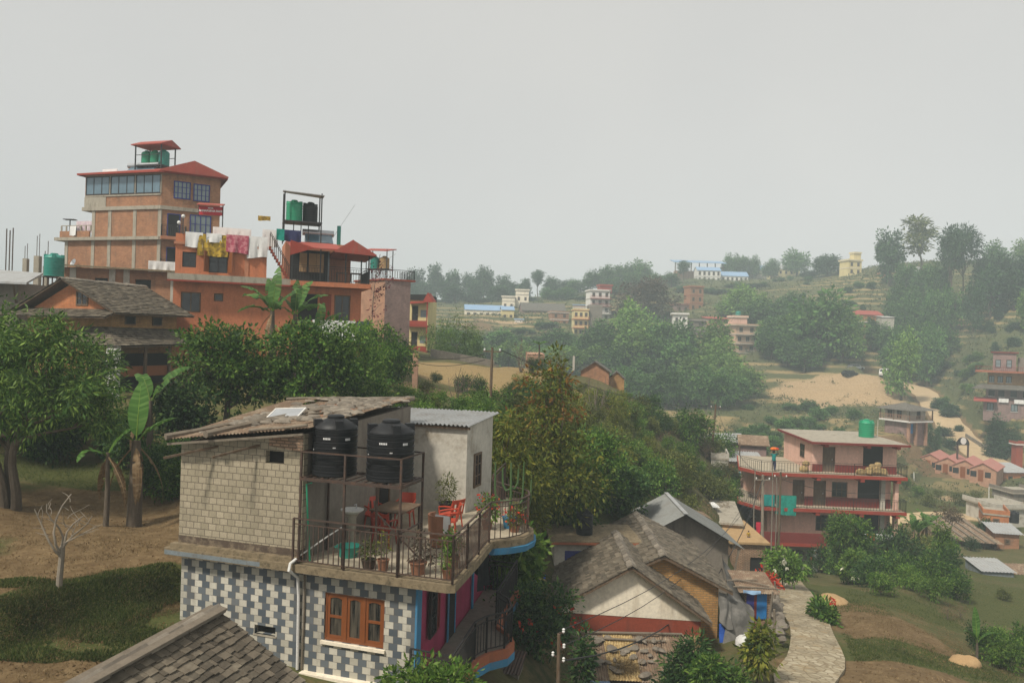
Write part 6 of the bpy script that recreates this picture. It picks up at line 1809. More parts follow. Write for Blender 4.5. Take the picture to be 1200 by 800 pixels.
m = MB(); m.slab([(1.2, -.8, -1.8), (1.2, 5.2, -1.65), (-.42, 5.0, -.82), (-.42, .2, -.82)], .06); m.slab([(-2.6, -.8, -1.8), (1.2, -.8, -1.8), (-.42, .43, -.82), (-2.4, .43, -.82)], .06); m.build('roof_boards', M['wood'], SHs)
MB().box(.5, 1.2, -.78, -.5, -4.6, -1.75).build('pier', M['white'], SHs)
for y_ in (1.4, 3.2, 4.9): MB().bar((1.0, y_, -4.6), (1.0, y_, -1.7), .13).build('post', M['wood'], SHs)
MB().box(.8, .9, -.2, 4.9, -3.4, -2.85).build('balustrade', M['orange_wood'], SHs)
MB().box(-.44, -.40, 1.0, 4.6, -4.6, -2.2).build('painted_shade', M['dark'], SHs)  # shade under the verandah roof, painted as a flat dark sheet
# ------------------------------------------------------------------ orange guest house with terraces
O0 = at(345, 330, 50)
OH = thing('guest_house', 'orange painted guest house on two levels with a covered balcony', 'guest house', O0, 20)
m = MB(); wall_holes(m, -7.15, -1.75, .1, 1.95, 0, .22, [(-6.75, -5.95, .55, 1.5), (-5.2, -4.1, .3, 1.65)]); m.build('upper_wall', M['orange'], OH)
MB().box(-7.15, -1.75, .221, 6, .1, 1.95).build('upper_block', M['orange'], OH)
for (a, b, z0, z1) in ((-6.75, -5.95, .55, 1.5), (-5.2, -4.1, .3, 1.65)):
	win(OH, Face((0, .12), 0), a + .01, z0 + .01, b - a - .02, z1 - z0 - .02, 'black_iron', 'glass_dark', 2, 2, .07)
for s_, x_ in ((-1, -5.2), (1, -4.1)):
	MB().hexa([(x_, -.02, .32), (x_ + s_ * .05, -.02, .32), (x_ + s_ * .30, -.42, .32), (x_ + s_ * .25, -.42, .32), (x_, -.02, 1.62), (x_ + s_ * .05, -.02, 1.62), (x_ + s_ * .30, -.42, 1.62), (x_ + s_ * .25, -.42, 1.62)]).build('shutter', M['orange_wood'], OH)
MB().box(-7.25, -1.70, -.12, 6.1, 1.951, 2.12).build('roof_slab', M['orange_dull'], OH)
MB().box(-7.15, -2.0, -.08, .06, 2.121, 2.62).build('parapet', M['orange'], OH)
MB().box(-3.1, -2.85, -.05, 0, .1, 1.95).build('rain_pipe', M['orange_dull'], OH)
# ledge and lower floor
MB().box(-7.5, .02, -1.0, .35, -.30, .08).build('ledge', M['concrete'], OH)
MB().box(-7.52, .03, -1.02, -.99, -.40, -.31).build('ledge_edge', M['red_paint'], OH)
m = MB(); wall_holes(m, -7.2, 4.3, -6.0, -.32, -.3, -.1, [(-6.75, -5.6, -2.25, -1.0), (-4.85, -4.3, -1.5, -1.0), (.25, 1.5, -3.2, -.75), (2.55, 3.6, -2.6, -.75)]); m.build('lower_wall', M['orange'], OH)
MB().box(-7.2, 4.3, -.099, 6, -6.0, -.32).build('lower_block', M['orange'], OH)
for (a, b, z0, z1) in ((-6.75, -5.6, -2.25, -1.0), (-4.85, -4.3, -1.5, -1.0), (2.55, 3.6, -2.6, -.75)):
	win(OH, Face((0, -.2), 0), a + .01, z0 + .01, b - a - .02, z1 - z0 - .02, 'wood', 'glass_dark', 2 if b - a > .8 else 1, 1, .08)
MB().box(.26, 1.49, -.13, -.11, -3.2, -.76).build('door', M['dark'], OH)
MB().box(1.62, 2.35, -.33, -.301, -3.2, -.72).build('brick_panel', M['ochre_red'], OH)
# stair up to the roof
m = MB()
for i in range(11): m.box(-1.65 + i * .115 - .02, -1.65 + (i + 1) * .115, -.9, -.1, 2.1 - (i + 1) * .19, 2.1 - i * .19)
m.build('stair', M['ochre_red'], OH)
m = MB()
for y_ in (-.9, -.12):
	m.bar((-1.6, y_, 3.0), (-.4, y_, .95), .04)
	for i in range(10): m.bar((-1.6 + i * .13, y_, 2.05 - i * .2), (-1.6 + i * .13, y_, 2.98 - i * .222), .025)
m.build('stair_railing', M['iron'], OH)
# upper balcony with red roof
MB().box(-.3, 4.75, -1.25, 6, -.30, .0).build('balcony_slab', M['orange'], OH)
m = MB(); railing(m, [(-.25, -1.2, 0), (1.5, -1.2, 0), (3.1, -1.2, 0), (4.65, -1.2, 0), (4.65, 2, 0)], 1.0, .16, .014); m.build('railing', M['black_iron'], OH)
for x_ in (-.25, 1.5, 3.1, 4.6): MB().bar((x_, -1.2, 0), (x_, -1.2, 2.1), .08).build('post', M['black_iron'], OH)
MB().bar((4.6, 2.0, 0), (4.6, 2.0, 2.1), .08).build('post', M['black_iron'], OH)
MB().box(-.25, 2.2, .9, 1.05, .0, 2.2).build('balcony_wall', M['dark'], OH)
for x_ in (.35, .95, 1.45): MB().box(x_, x_ + .48, .86, .899, .75, 2.0).build('screen', M['mud'], OH)
MB().box(2.2, 2.3, .9, 5, .0, 2.2).build('balcony_wall', M['glass_pale'], OH)
m = MB()
m.mesh([(-.4, -1.6, 2.12), (2.9, -1.6, 2.12), (2.9, 2.8, 2.95), (-.4, 2.8, 2.95), (-.4, -1.6, 2.04), (2.9, -1.6, 2.04), (2.9, 2.8, 2.87), (-.4, 2.8, 2.87)], [(0, 1, 2, 3), (7, 6, 5, 4), (0, 4, 5, 1), (1, 5, 6, 2), (2, 6, 7, 3), (3, 7, 4, 0)])
m.build('red_roof', M['tin_red'], OH)
m = MB()
m.mesh([(2.3, -1.75, 2.0), (3.45, -1.75, 2.78), (5.0, -1.75, 1.9), (2.3, 3, 2.0), (3.45, 3, 2.78), (5.0, 3, 1.9), (2.3, -1.75, 1.92), (5.0, -1.75, 1.82), (2.3, 3, 1.92), (5, 3, 1.82)], [(0, 1, 4, 3), (1, 2, 5, 4), (0, 6, 7, 2, 1), (3, 4, 5, 9, 8), (6, 8, 9, 7)])
m.build('red_gable', M['tin_red'], OH)
m = MB(); m.hexa([(-.42, -1.66, 1.55), (1.0, -1.66, 2.06), (1.0, -1.61, 2.06), (-.42, -1.61, 1.55), (-.42, -1.66, 2.5), (1.0, -1.66, 2.12), (1.0, -1.61, 2.12), (-.42, -1.61, 2.5)]); m.build('side_board', M['red_paint'], OH)
MB().box(-.45, 4.0, 3.0, 7.0, 0, 2.95).build('rear_block', M['orange_dull'], OH)
def OL(x, y, z):
	a = rad(20)
	return Vector((O0.x + x * math.cos(a) - y * math.sin(a), O0.y + x * math.sin(a) + y * math.cos(a), O0.z + z))
ts = thing('tank_stand', 'tall dark tank stand with a tin shade on the orange roof', 'tank stand', OL(.7, 4.2, 2.952), 20)
for x_ in (-1.25, 1.25):
	for y_ in (-.7, .7): MB().bar((x_, y_, 0), (x_, y_, 3.55), .08).build('leg', M['black_iron'], ts)
MB().box(-1.3, 1.3, -.8, .8, 1.42, 1.52).build('deck', M['black_iron'], ts)
for x_ in (-.6, -.1, .4): MB().bar((x_, -.5, 0), (x_, -.5, 1.42), .06).build('strut', M['black_iron'], ts)
m = MB(); m.mesh([(-1.4, -1.0, 3.5), (1.4, -1.0, 3.4), (1.5, 1.0, 3.55), (-1.3, 1.0, 3.75), (-1.4, -1.0, 3.45), (1.4, -1.0, 3.35), (1.5, 1.0, 3.5), (-1.3, 1.0, 3.7)], [(0, 1, 2, 3), (7, 6, 5, 4), (0, 4, 5, 1), (1, 5, 6, 2), (2, 6, 7, 3), (3, 7, 4, 0)]); m.build('shade', M['tin'], ts)
water_tank('water_tank', 'vivid green tank under the tin shade on the orange roof', OL(.15, 4.2, 4.475), .56, 1.45, 'green_plastic', 6)
water_tank('water_tank', 'black tank beside the vivid green one under the tin shade', OL(1.25, 4.35, 4.475), .52, 1.42, 'black_plastic', 7)
t = thing('solar_heater', 'solar water heater on the orange roof behind the tall tank stand', 'solar heater', OL(1.9, 4.6, 2.955), 20)
MB().tube([(-1.1, .3, .95), (1.1, .3, .95)], .23, 12).build('tank', M['steel'], t)
m = MB(); m.hexa([(-.95, -.8, .1), (.95, -.8, .1), (.95, .2, .8), (-.95, .2, .8), (-.95, -.85, .16), (.95, -.85, .16), (.95, .15, .86), (-.95, .15, .86)]); m.build('panel', M['glass_sky'], t)
for x_ in (-.9, .9): MB().bar((x_, .3, 0), (x_, .3, .8), .06).build('leg', M['steel'], t)
solo(MB().tube([(0, 0, 0), (0, 0, 1.5)], .14, 8), 'vent_pipe', M['teal_plastic'], 'green vent pipe standing at the orange roof edge', 'pipe', OL(3.3, 4.4, 2.955), 0)
solo(MB().bar((0, 0, 0), (1.5, 0, 2.5), .03), 'aerial', M['steel'], 'thin slanted aerial on the orange roof by the solar heater', 'aerial', OL(2.9, 4.6, 3.6), 20)
LY = [(-6.1, 'cloth_white', 1.0, .95, 'plain white sheet at the stair-less end of the orange parapet'), (-4.95, 'cloth_white', .9, .55, 'small white cloth knotted between the sheets on the orange parapet'), (-5.0, 'cloth_gold', 1.8, 1.3, 'gold patterned cover hanging from the orange parapet'), (-3.55, 'cloth_rose', 1.35, 1.15, 'rose patterned cover hanging from the orange parapet'), (-2.35, 'cloth_white', 1.25, 1.3, 'white sheet nearest the stair on the orange parapet')]
for i, (x_, mt, w_, dr, lb) in enumerate(LY):
	draped('bed_cover', mt, lb, 'bed linen', ((-w_ / 2, 0, 0), (w_ / 2, 0, 0)), OL(x_, -.12 - .05 * (i % 2), 2.72 - .06 * (i == 2)), 20, 'bed linen on the orange parapet', dr, .05, 80 + i)
for i, (x_, y_, mt, w_, dr, lb) in enumerate(((-3.9, 2.6, 'cloth_white', 2.4, 1.3, 'white sheets on the line behind the rose cover'), (-1.5, 2.0, 'cloth_white', 1.0, 1.1, 'white sheet on the roof line behind the stair'), (-.9, 1.2, 'cloth_teal', .5, .7, 'teal cloth at the top of the orange stair'), (-.2, 1.4, 'cloth_navy', 1.3, .8, 'navy clothes hanging left of the tall tank stand'))):
	draped('laundry', mt, lb, 'laundry', ((-w_ / 2, 0, 0), (w_ / 2, 0, 0)), OL(x_, y_, 3.5), 20, 'laundry on the orange roof', dr, .05, 90 + i)
draped('laundry', 'cloth_gold', 'small gold cloth high on the orange roof line', 'laundry', ((-.4, 0, 0), (.4, 0, 0)), OL(-1.9, 2.5, 4.45), 20, None, .3, .03, 95)
draped('laundry', 'cloth_white', 'pale sheet on the balcony below the brick hotel sign', 'laundry', ((-1.5, 0, 0), (1.5, 0, 0)), at(200, 307, 57), 20, None, .75, .06, 96)
draped('balcony_sheet', 'cloth_white', 'large white sheet with navy border over the lower orange balcony', 'sheet', ((-1.75, 0, 0), (1.0, 0, 0)), OL(2.9, -.75, -2.45), 20, None, 1.25, .05, 97)
draped('balcony_sheet', 'cloth_navy', 'navy edged cloth at the right end of the lower orange balcony', 'sheet', ((-.35, 0, 0), (.45, 0, 0)), OL(4.35, -.75, -2.45), 20, None, 1.5, .05, 98)
MB().box(.8, 5.0, -.72, -.3, -3.55, -2.5).build('lower_parapet', M['orange_dull'], OH)
t = thing('roof_lamp', 'white globe lamps on the orange parapet corner', 'lamp', OL(-6.9, -.05, 2.6), 0)
for dx, z_ in ((-.1, .55), (.15, .95)):
	MB().bar((dx, 0, 0), (dx, 0, z_), .05).build('post', M['black_iron'], t)
	MB().lathe([(.02, 0), (.09, .04), (.12, .12), (.09, .2), (.02, .24)], 12, (dx, 0, z_)).build('globe', M['white_plastic'], t)
# dining chairs on the balcony
for i, x_ in enumerate((3.0, 3.9)):
	t = thing('dining_table', ('dark table on the orange balcony nearer its glass wall', 'dark table at the outer end of the orange balcony')[i], 'table', OL(x_, -.1, .002), 20, 'tables on the orange balcony')
	MB().box(-.35, .35, -.35, .35, .70, .75).build('table_top', M['wood'], t)
	for a in (-.3, .3):
		for b in (-.3, .3): MB().bar((a, b, 0), (a, b, .7), .05).build('leg', M['wood'], t)
# ------------------------------------------------------------------ brown tower and the yellow house behind
T0 = at(449, 415, 75)
tw = thing('brick_tower_house', 'narrow windowless brick house with a tank shelter on its roof', 'house', T0, 0)
fa, fb = Face((0, 0), -46), Face((0, 0), 34)
def fp(F, x, o): v = F.p(x, o, 0); return (v.x, v.y)
pl = [fp(fa, -5.4, 0), (0, 0), fp(fb, 2.75, 0), fp(fb, 2.75, -5), fp(fa, -5.4, -5)]
m = MB(); fa.box(m, -5.4, 0, -1.5, 7.25, -.2, 0); m.build('lit_wall', M['brick_pale'], tw)
m = MB(); fb.box(m, 0.002, 2.75, -1.5, 7.25, -.2, 0); m.build('side_wall', M['brick_purple'], tw)  # shaded face: its shade is put into the darker, purple brick colour
MB().prism([fp(fa, -5.4, -.21), fp(fa, -.2, -.21), fp(fb, 2.7, -.21), fp(fb, 2.7, -4.5), fp(fa, -5.4, -4.5)], -1.5, 7.2).build('core', M['brick_purple'], tw)
MB().prism([fp(fa, -5.5, .1), fp(fa, .0, .15), fp(fb, 3.2, .15), fp(fb, 3.2, -4.6), fp(fa, -5.5, -4.6)], 7.251, 7.42).build('roof_slab', M['ochre_red'], tw)
m = MB(); railing(m, [Vector((*fp(fa, -3.0, .0), 7.42)), Vector((*fp(fa, 0, .05), 7.42)), Vector((*fp(fb, 3.1, .05), 7.42)), Vector((*fp(fb, 3.1, -3), 7.42))], .9, .25, .03, top=.07); m.build('railing', M['black_iron'], tw)
win(tw, fb, .35, 1.9, .5, .75, 'wood', 'glass_dark', 1, 2, .07)
sp_ = at(444, 322, 77)
ts = thing('tank_shelter', 'small tank shelter with a red roof on the narrow brick house', 'tank stand', (T0.x - .9, T0.y + 1.6, T0.z + 7.42), -20)
for x_ in (-1.15, 1.15):
	for y_ in (-.6, .6): MB().bar((x_, y_, 0), (x_, y_, 2.9), .07).build('leg', M['black_iron'], ts)
MB().box(-1.2, 1.2, -.65, .65, .95, 1.03).build('deck', M['black_iron'], ts)
m = MB(); m.slab([(-1.5, -.95, 2.85), (1.4, -.95, 2.75), (1.4, .9, 3.1), (-1.5, .9, 3.2)], .08); m.build('roof', M['tin_red'], ts)
for i, (dx, mt, lb) in enumerate(((-.5, 'teal_plastic', 'teal tank in the small shelter on the narrow brick house'), (.55, 'mud', 'faded buff tank beside the teal one on the narrow house'))):
	a = rad(-20)
	water_tank('water_tank', lb, (ts.location.x + dx * math.cos(a), ts.location.y + dx * math.sin(a), ts.location.z + 1.032), .5, 1.2, mt, 5, None, False, False)
Y0 = at(478, 412, 95)
yh = thing('yellow_house', 'pale yellow house with red balconies and a curled red roof', 'house', Y0, -6)
m = MB(); wall_holes(m, 0, 2.4, -1.2, 6.4, 0, .2, [(.35, 1.15, .4, 2.5), (.35, 1.15, 3.6, 5.8)]); m.build('wall', M['yellow'], yh)
MB().box(0, 2.4, .201, 5, -1.2, 6.4).build('rear_wall', M['yellow'], yh)
for z_ in (.4, 3.6): door(yh, Face((0, .12), 0), .36, z_ + .005, .78, 2.08, 'dark', 'wood')
for z_ in (0, 3.1):
	MB().box(-.05, 2.55, -.9, -.002, z_, z_ + .2).build('balcony_slab', M['red_paint'], yh)
	MB().box(.0, 2.5, -.92, -.8, z_ + .201, z_ + .75).build('balcony_front', M['red_paint'], yh)
	MB().bar((2.45, -.86, z_ + .75), (2.45, -.86, z_ + 3.1), .12).build('post', M['red_paint'], yh)
m = MB(); m.slab([(.1, -1.0, 6.0), (2.1, -1.0, 6.2), (2.1, 1.0, 6.5), (.1, 1.0, 6.4)], .16); m.hexa([(2.0, -1.0, 6.1), (3.2, -1.0, 6.15), (3.2, 1.0, 6.3), (2.0, 1.0, 6.4), (2.0, -1.0, 6.4), (2.5, -1.0, 7.3), (2.5, 1.0, 7.3), (2.0, 1.0, 6.7)]); m.build('red_roof', M['red_paint'], yh)
MB().box(-.1, 2.4, -.2, 5, 6.401, 7.1).build('roof_parapet', M['dark'], yh)
for z_ in (1.5, 4.7): MB().box(1.45, 2.2, -.012, -.001, z_ - .4, z_ + .5).build('window', M['glass_pale'], yh)
# ------------------------------------------------------------------ buildings across the valley
def block(name, label, px, py, d, w, dp, hs_, rz=0, wall='white', slab_='concrete', roof='flat', rmat='tin', wins=(), group=None, sink=3.0, over=.3, bal=None, frame='wood', glass='glass_dark', rise=1.2, side=None):
	"""house whose front left corner stands at photo point (px, py) d metres out; hs_ = storey heights; wins = per storey (count, width, height, sill)"""
	o = at(px, py, d)
	t_ = thing(name, label, 'building' if name not in ('house', 'row_house', 'hut', 'shed') else name.replace('_', ' '), o, rz, group)
	H = sum(hs_)
	MB().box(0, w, 0, dp, -sink, H).build('wall', M[wall], t_)
	z = 0
	for i, h in enumerate(hs_):
		if i and slab_: MB().box(-.12, w + .12, -.12, dp + .1, z - .10, z + .12).build('floor_band', M[slab_], t_)
		spec = wins[i] if i < len(wins) else None
		if spec:
			n_, ww, wh, sill = spec
			for k in range(n_):
				x_ = (k + .5) * w / n_ - ww / 2
				win(t_, Face((0, 0), 0), x_, z + sill, ww, wh, frame, glass, 2 if ww > .8 else 1, 2, .12, out=.07)
			if side:
				F_ = Face((w, 0), 90) if side == 'r' else Face((0, dp), -90)
				m_ = max(1, int(dp / 2.6))
				for k in range(m_): win(t_, F_, (k + .5) * dp / m_ - ww / 2, z + sill, ww, wh, frame, glass, 1, 2, .12, out=.07)
		if bal and i in bal:
			MB().box(-.1, w + .3, -1.15, -.122, z - .1, z + .08).build('balcony_slab', M[bal[i]], t_)
			m_ = MB(); railing(m_, [(-.05, -1.08, z + .08), (w + .2, -1.08, z + .08)], .85, .35, .03, top=.08); m_.build('balcony_railing', M[bal[i]], t_)
		z += h
	if roof == 'flat':
		MB().box(-over, w + over, -over, dp + over, H + .001, H + .18).build('roof_slab', M[slab_ or rmat], t_)
		m_ = MB()
		m_.box(-over, w + over, -over, -over + .12, H + .181, H + .6); m_.box(-over, -over + .12, -over + .121, dp + over, H + .181, H + .6); m_.box(w + over - .12, w + over, -over + .121, dp + over, H + .181, H + .6)
		m_.build('parapet', M[wall], t_)
	elif roof == 'gable':
		m_ = MB(); m_.yprism([(0, H), (w, H), (w / 2, H + rise)], 0, dp); m_.build('gable', M[wall], t_)
		k = rise / (w / 2)
		m_ = MB()
		m_.slab([(w / 2, -over, H + rise + .12), (w / 2, dp + over, H + rise + .12), (-over, dp + over, H + .12 - over * k), (-over, -over, H + .12 - over * k)], .1)
		m_.slab([(w / 2, dp + over, H + rise + .12), (w / 2, -over, H + rise + .12), (w + over, -over, H + .12 - over * k), (w + over, dp + over, H + .12 - over * k)], .1)
		m_.build('roof', M[rmat], t_)
	elif roof == 'side':
		m_ = MB(); m_.xprism([(0, H), (dp, H), (dp / 2, H + rise)], 0, w); m_.build('gable', M[wall], t_)
		k = rise / (dp / 2)
		m_ = MB()
		m_.slab([(-over, -over, H + .12 - over * k), (w + over, -over, H + .12 - over * k), (w + over, dp / 2, H + rise + .12), (-over, dp / 2, H + rise + .12)], .1)
		m_.slab([(-over, dp / 2, H + rise + .12), (w + over, dp / 2, H + rise + .12), (w + over, dp + over, H + .12 - over * k), (-over, dp + over, H + .12 - over * k)], .1)
		m_.build('roof', M[rmat], t_)
	elif roof == 'shed':
		m_ = MB(); m_.corr((-over, -over, H + .08), (w + 2 * over, 0, 0), (0, dp + 2 * over, rise), .25, .035); m_.build('roof', M[rmat], t_)
		m_ = MB(); m_.xprism([(0, H), (dp, H), (dp, H + rise * .9)], 0, w); m_.build('wall_head', M[wall], t_)
	return t_
# the row of gabled brick cottages and its neighbours
for i, (px, py, lb) in enumerate(((1084.5, 553, 'first gabled brick cottage of the row, farthest up the valley'), (1104.5, 557.5, 'second gabled brick cottage in the pink roofed row'), (1124.5, 561, 'third gabled brick cottage in the pink roofed row'), (1145, 565, 'last gabled brick cottage of the row, nearest the dirt road'))):
	t = block('row_house', lb, px - 9, py - 3, (124, 121.5, 119, 116)[i], 3.45, 7, [1.75], -40, 'brick_pale', None, 'gable', 'pinkroof', (), 'gabled brick cottages in a row', rise=.95, over=.18)
	MB().box(.1, .9, -.02, -.001, .6, 1.45).build('window', M['glass_dark'], t)
	MB().box(2.0, 2.75, -.02, -.001, .6, 1.45).build('window', M['glass_dark'], t)
	MB().box(1.1, 1.8, -.03, -.001, 0, 1.7).build('door', M['orange_wood'], t)
block('house', 'orange brick house under a striped tin roof right of the cottage row', 1176, 571, 120, 4.5, 4, [2.3], 8, 'brick_orange', None, 'shed', 'tin', ((2, .8, 1.3, .5),), rise=.9)
block('house', 'grey flat roofed house below the dirt road at the right edge', 1187, 592, 104, 4.0, 4, [1.6], 5, 'plaster_dark', 'concrete', 'flat', 'tin', ((1, .9, 1.0, .3),))
block('house', 'orange brick house with a flat concrete terrace above the long shed', 1152, 626, 82, 2.3, 4.0, [1.0, 1.15], -25, 'brick_orange', 'concrete', 'flat', 'tin', (None, (1, .6, .5, .35)), over=.08)
block('house', 'pale concrete house behind the orange brick terrace', 1168, 612, 86, 3.6, 5, [1.5], 6, 'plaster', 'concrete', 'flat', 'tin', ((1, .7, .7, .4),))
p = at(1188, 612, 83)
water_tank('water_tank', 'black tank on the concrete terrace by the orange brick house', p, .48, 1.2, 'black_plastic', 6)
block('hut', 'small brown brick hut with white striped tin roof beside the round tree', 1166, 646, 74, 2.1, 2.2, [1.75], -10, 'brick', None, 'shed', 'tin', ((1, .5, .5, .8),), rise=.5, side='r')
o = at(1125, 650, 74)
lsh = thing('long_shed', 'long open shed with a weathered sheet roof above the garden', 'shed', o, -14)
MB().box(0, 3.2, 1.6, 4.6, -1.5, 1.2).build('wall', M['wood_grey'], lsh)
for x_ in (.1, 1.1, 2.1, 3.1): MB().bar((x_, .1, -1.5), (x_, .1, 1.5), .12).build('post', M['wood'], lsh)
m = MB(); m.corr((-.4, -.5, 1.45), (4.0, 0, 0), (-1.6, 6.6, 1.05), .28, .03); m.build('roof', M['tin_rust'], lsh)
m = MB()
for i in range(5): m.bar((-.3 + i * .8, -.45, 1.53), (-1.8 + i * .8, 6.0, 2.58), .22, .03)
m.build('roof_batten', M['wood_grey'], lsh)
win(lsh, Face((0, 4.6), -90), .7, .2, 1.2, .9, 'white', 'glass_pale', 2, 1, .1)
block('shed', 'blue grey metal shed with a stone weighted tin roof on the lawn', 1151, 688, 57, 2.25, 2.4, [1.15], -3, 'blue_grey', None, 'shed', 'tin', ((1, .25, .3, .3),), rise=.35, over=.15)
block('shed', 'little stall with crimson cloth sides right of the metal shed', 1189, 690, 58, 1.6, 1.6, [1.1], -3, 'cloth_red', None, 'shed', 'tin_rust', (), rise=.3, over=.2)
# brown roofed lodge by the road
o = at(1062, 508, 126)
lo_ = thing('road_lodge', 'two storey lodge with a broad brown roof below the dirt road', 'lodge', o, 24)
MB().box(0, 4.4, 0, 4.2, -2, 1.9).build('lower_wall', M['brick_purple'], lo_)
for x_ in (-.05, 1.6, 4.0): MB().box(x_, x_ + .4, -.5, -.1, -2, 1.9).build('pillar', M['brick_pale'], lo_)
MB().box(.5, 1.5, -.03, -.001, 0, 1.6).build('door', M['blue_door'], lo_)
MB().box(-.7, 4.9, -1.1, 4.8, 1.901, 2.12).build('balcony_slab', M['white'], lo_)
MB().box(0, 4.4, 0, 4.2, 2.121, 3.9).build('upper_wall', M['plaster'], lo_)
win(lo_, Face((0, 0), 0), 2.3, 2.3, .9, 1.4, 'wood', 'dark', 1, 2, .1)
for k in range(2): win(lo_, Face((0, 4.2), -90), .5 + k * 1.8, 2.4, 1.0, 1.3, 'wood', 'glass_dark', 2, 2, .1)
m = MB(); railing(m, [(-.65, 4.7, 2.12), (-.65, -1.05, 2.12), (4.85, -1.05, 2.12)], .9, .3, .03, top=.07); m.build('railing', M['brick_pale'], lo_)
for (x_, y_) in ((-.6, -1.0), (4.8, -1.0), (-.6, 2), (-.6, 4.6)): MB().bar((x_, y_, 2.12), (x_, y_, 3.95), .14).build('post', M['wood'], lo_)
m = MB()
A_, B_, C_, D_, r1, r2 = (-1.2, -1.6, 3.85), (5.4, -1.6, 3.85), (5.4, 5.4, 3.85), (-1.2, 5.4, 3.85), (1.6, 1.5, 4.9), (2.6, 2.6, 4.9)
m.poly([A_, B_, r1]); m.poly([B_, C_, r2, r1]); m.poly([C_, D_, r2]); m.poly([D_, A_, r1, r2]); m.poly([A_, D_, C_, B_])
m.build('roof', M['slate_far'], lo_)
# arched gateway with a white disc
o = at(1128, 533, 122)
ar = thing('gateway', 'dark arched gateway carrying a white disc beside the dirt road', 'gateway', o, 10)
for x_ in (-1.05, .85): MB().box(x_, x_ + .2, -.1, .1, -1.5, 1.6).build('post', M['iron'], ar)
m = MB()
n = 14
vs = [(1.12 * math.cos(math.pi * i / n), -.1, 1.6 + 1.25 * math.sin(math.pi * i / n)) for i in range(n + 1)]
m.mesh(vs + [(a, .1, c) for a, b, c in vs], [tuple(range(n + 1)), tuple(range(n + 1, 2 * n + 2))[::-1]] + [(i + 1, i, n + 1 + i, n + 2 + i) for i in range(n)] + [(0, n, 2 * n + 1, n + 1)])
m.build('arch_panel', M['dark'], ar)
m = MB()
m.mesh([(.52 * math.cos(2 * math.pi * i / 20), -.13, 2.25 + .55 * math.sin(2 * math.pi * i / 20)) for i in range(20)] + [(.52 * math.cos(2 * math.pi * i / 20), -.101, 2.25 + .55 * math.sin(2 * math.pi * i / 20)) for i in range(20)], [tuple(range(20)), tuple(range(20, 40))[::-1]] + [((i + 1) % 20, i, 20 + i, 20 + (i + 1) % 20) for i in range(20)])
m.build('disc', M['white'], ar)
# stepped hotel at the right edge
o = at(1152, 483, 149)
hr = thing('stepped_hotel', 'stepped brick hotel with terraces and red roofs at the right edge', 'hotel', o, -32)
for (x0, x1, y0, y1, z0, z1, mt) in ((0, 13, 0, 9, -1.5, 2.6, 'brick_purple'), (.4, 13, .8, 9, 2.6, 5.0, 'brick_purple'), (.6, 13, 1.0, 9, 5.2, 7.8, 'brick_ochre'), (1.4, 5.2, 2.5, 9, 8.1, 11.6, 'brick_purple'), (5.6, 13, 3.6, 9, 8.1, 10.8, 'plaster_dark')):
	MB().box(x0, x1, y0, y1, z0, z1).build('wall', M[mt], hr)
MB().box(-1.5, 13.5, -.9, 9, 7.82, 8.08).build('terrace_slab', M['terracotta'], hr)
m = MB(); m.slab([(-2.0, -1.6, 4.75), (13.5, -1.6, 4.75), (13.5, 1.0, 5.5), (-.5, 1.0, 5.5)], .15); m.build('pent_roof', M['slate_far'], hr)
m = MB(); m.slab([(-1.6, -1.4, 2.3), (2.2, -1.4, 2.3), (2.2, .8, 2.9), (-1.6, .8, 2.9)], .12); m.build('awning', M['tin_red'], hr)
m = MB(); railing(m, [(-1.4, 3, 8.08), (-1.4, -.8, 8.08), (13.4, -.8, 8.08)], .9, .3, .03, top=.08); m.build('railing', M['dark_red'], hr)
MB().box(1.0, 5.6, 2.2, 9, 11.61, 11.85).build('roof_slab', M['dark_red'], hr)
for x_ in (.8, 2.2, 3.6, 6.5, 8.5, 10.5): win(hr, Face((0, 1.0), 0), x_, 5.9, .9, 1.25, 'dark', 'glass_pale', 2, 1, .1, sill='white')
for x_ in (.8, 2.4, 4.4, 6.4, 9): win(hr, Face((0, .8), 0), x_, 3.2, 1.0, 1.2, 'dark', 'glass_dark', 2, 1, .1, sill='white')
for x_ in (.6, 4.5, 7.5): win(hr, Face((0, 0), 0), x_, .5, 1.1, 1.4, 'dark', 'glass_pale', 2, 1, .1, sill='white')
for x_ in (1.8, 3.6): win(hr, Face((0, 2.5), 0), x_, 8.7, .9, 1.6, 'dark', 'glass_pale', 1, 2, .1)
def hrp(x, y, z):
	a = rad(-32); return Vector((o.x + x * math.cos(a) - y * math.sin(a), o.y + x * math.sin(a) + y * math.cos(a), o.z + z))
draped('sheet', 'cloth_white', 'long row of white sheets hung on the stepped hotel front', 'sheet', ((-2.2, 0, 0), (2.4, 0, 0)), hrp(7.2, -.3, 2.8), -32, None, .8, .05, 301)
draped('sheet', 'cloth_white', 'short white sheet hung left of the long row on the stepped hotel', 'sheet', ((-.8, 0, 0), (.8, 0, 0)), hrp(3.3, -.3, 2.9), -32, None, .8, .05, 302)
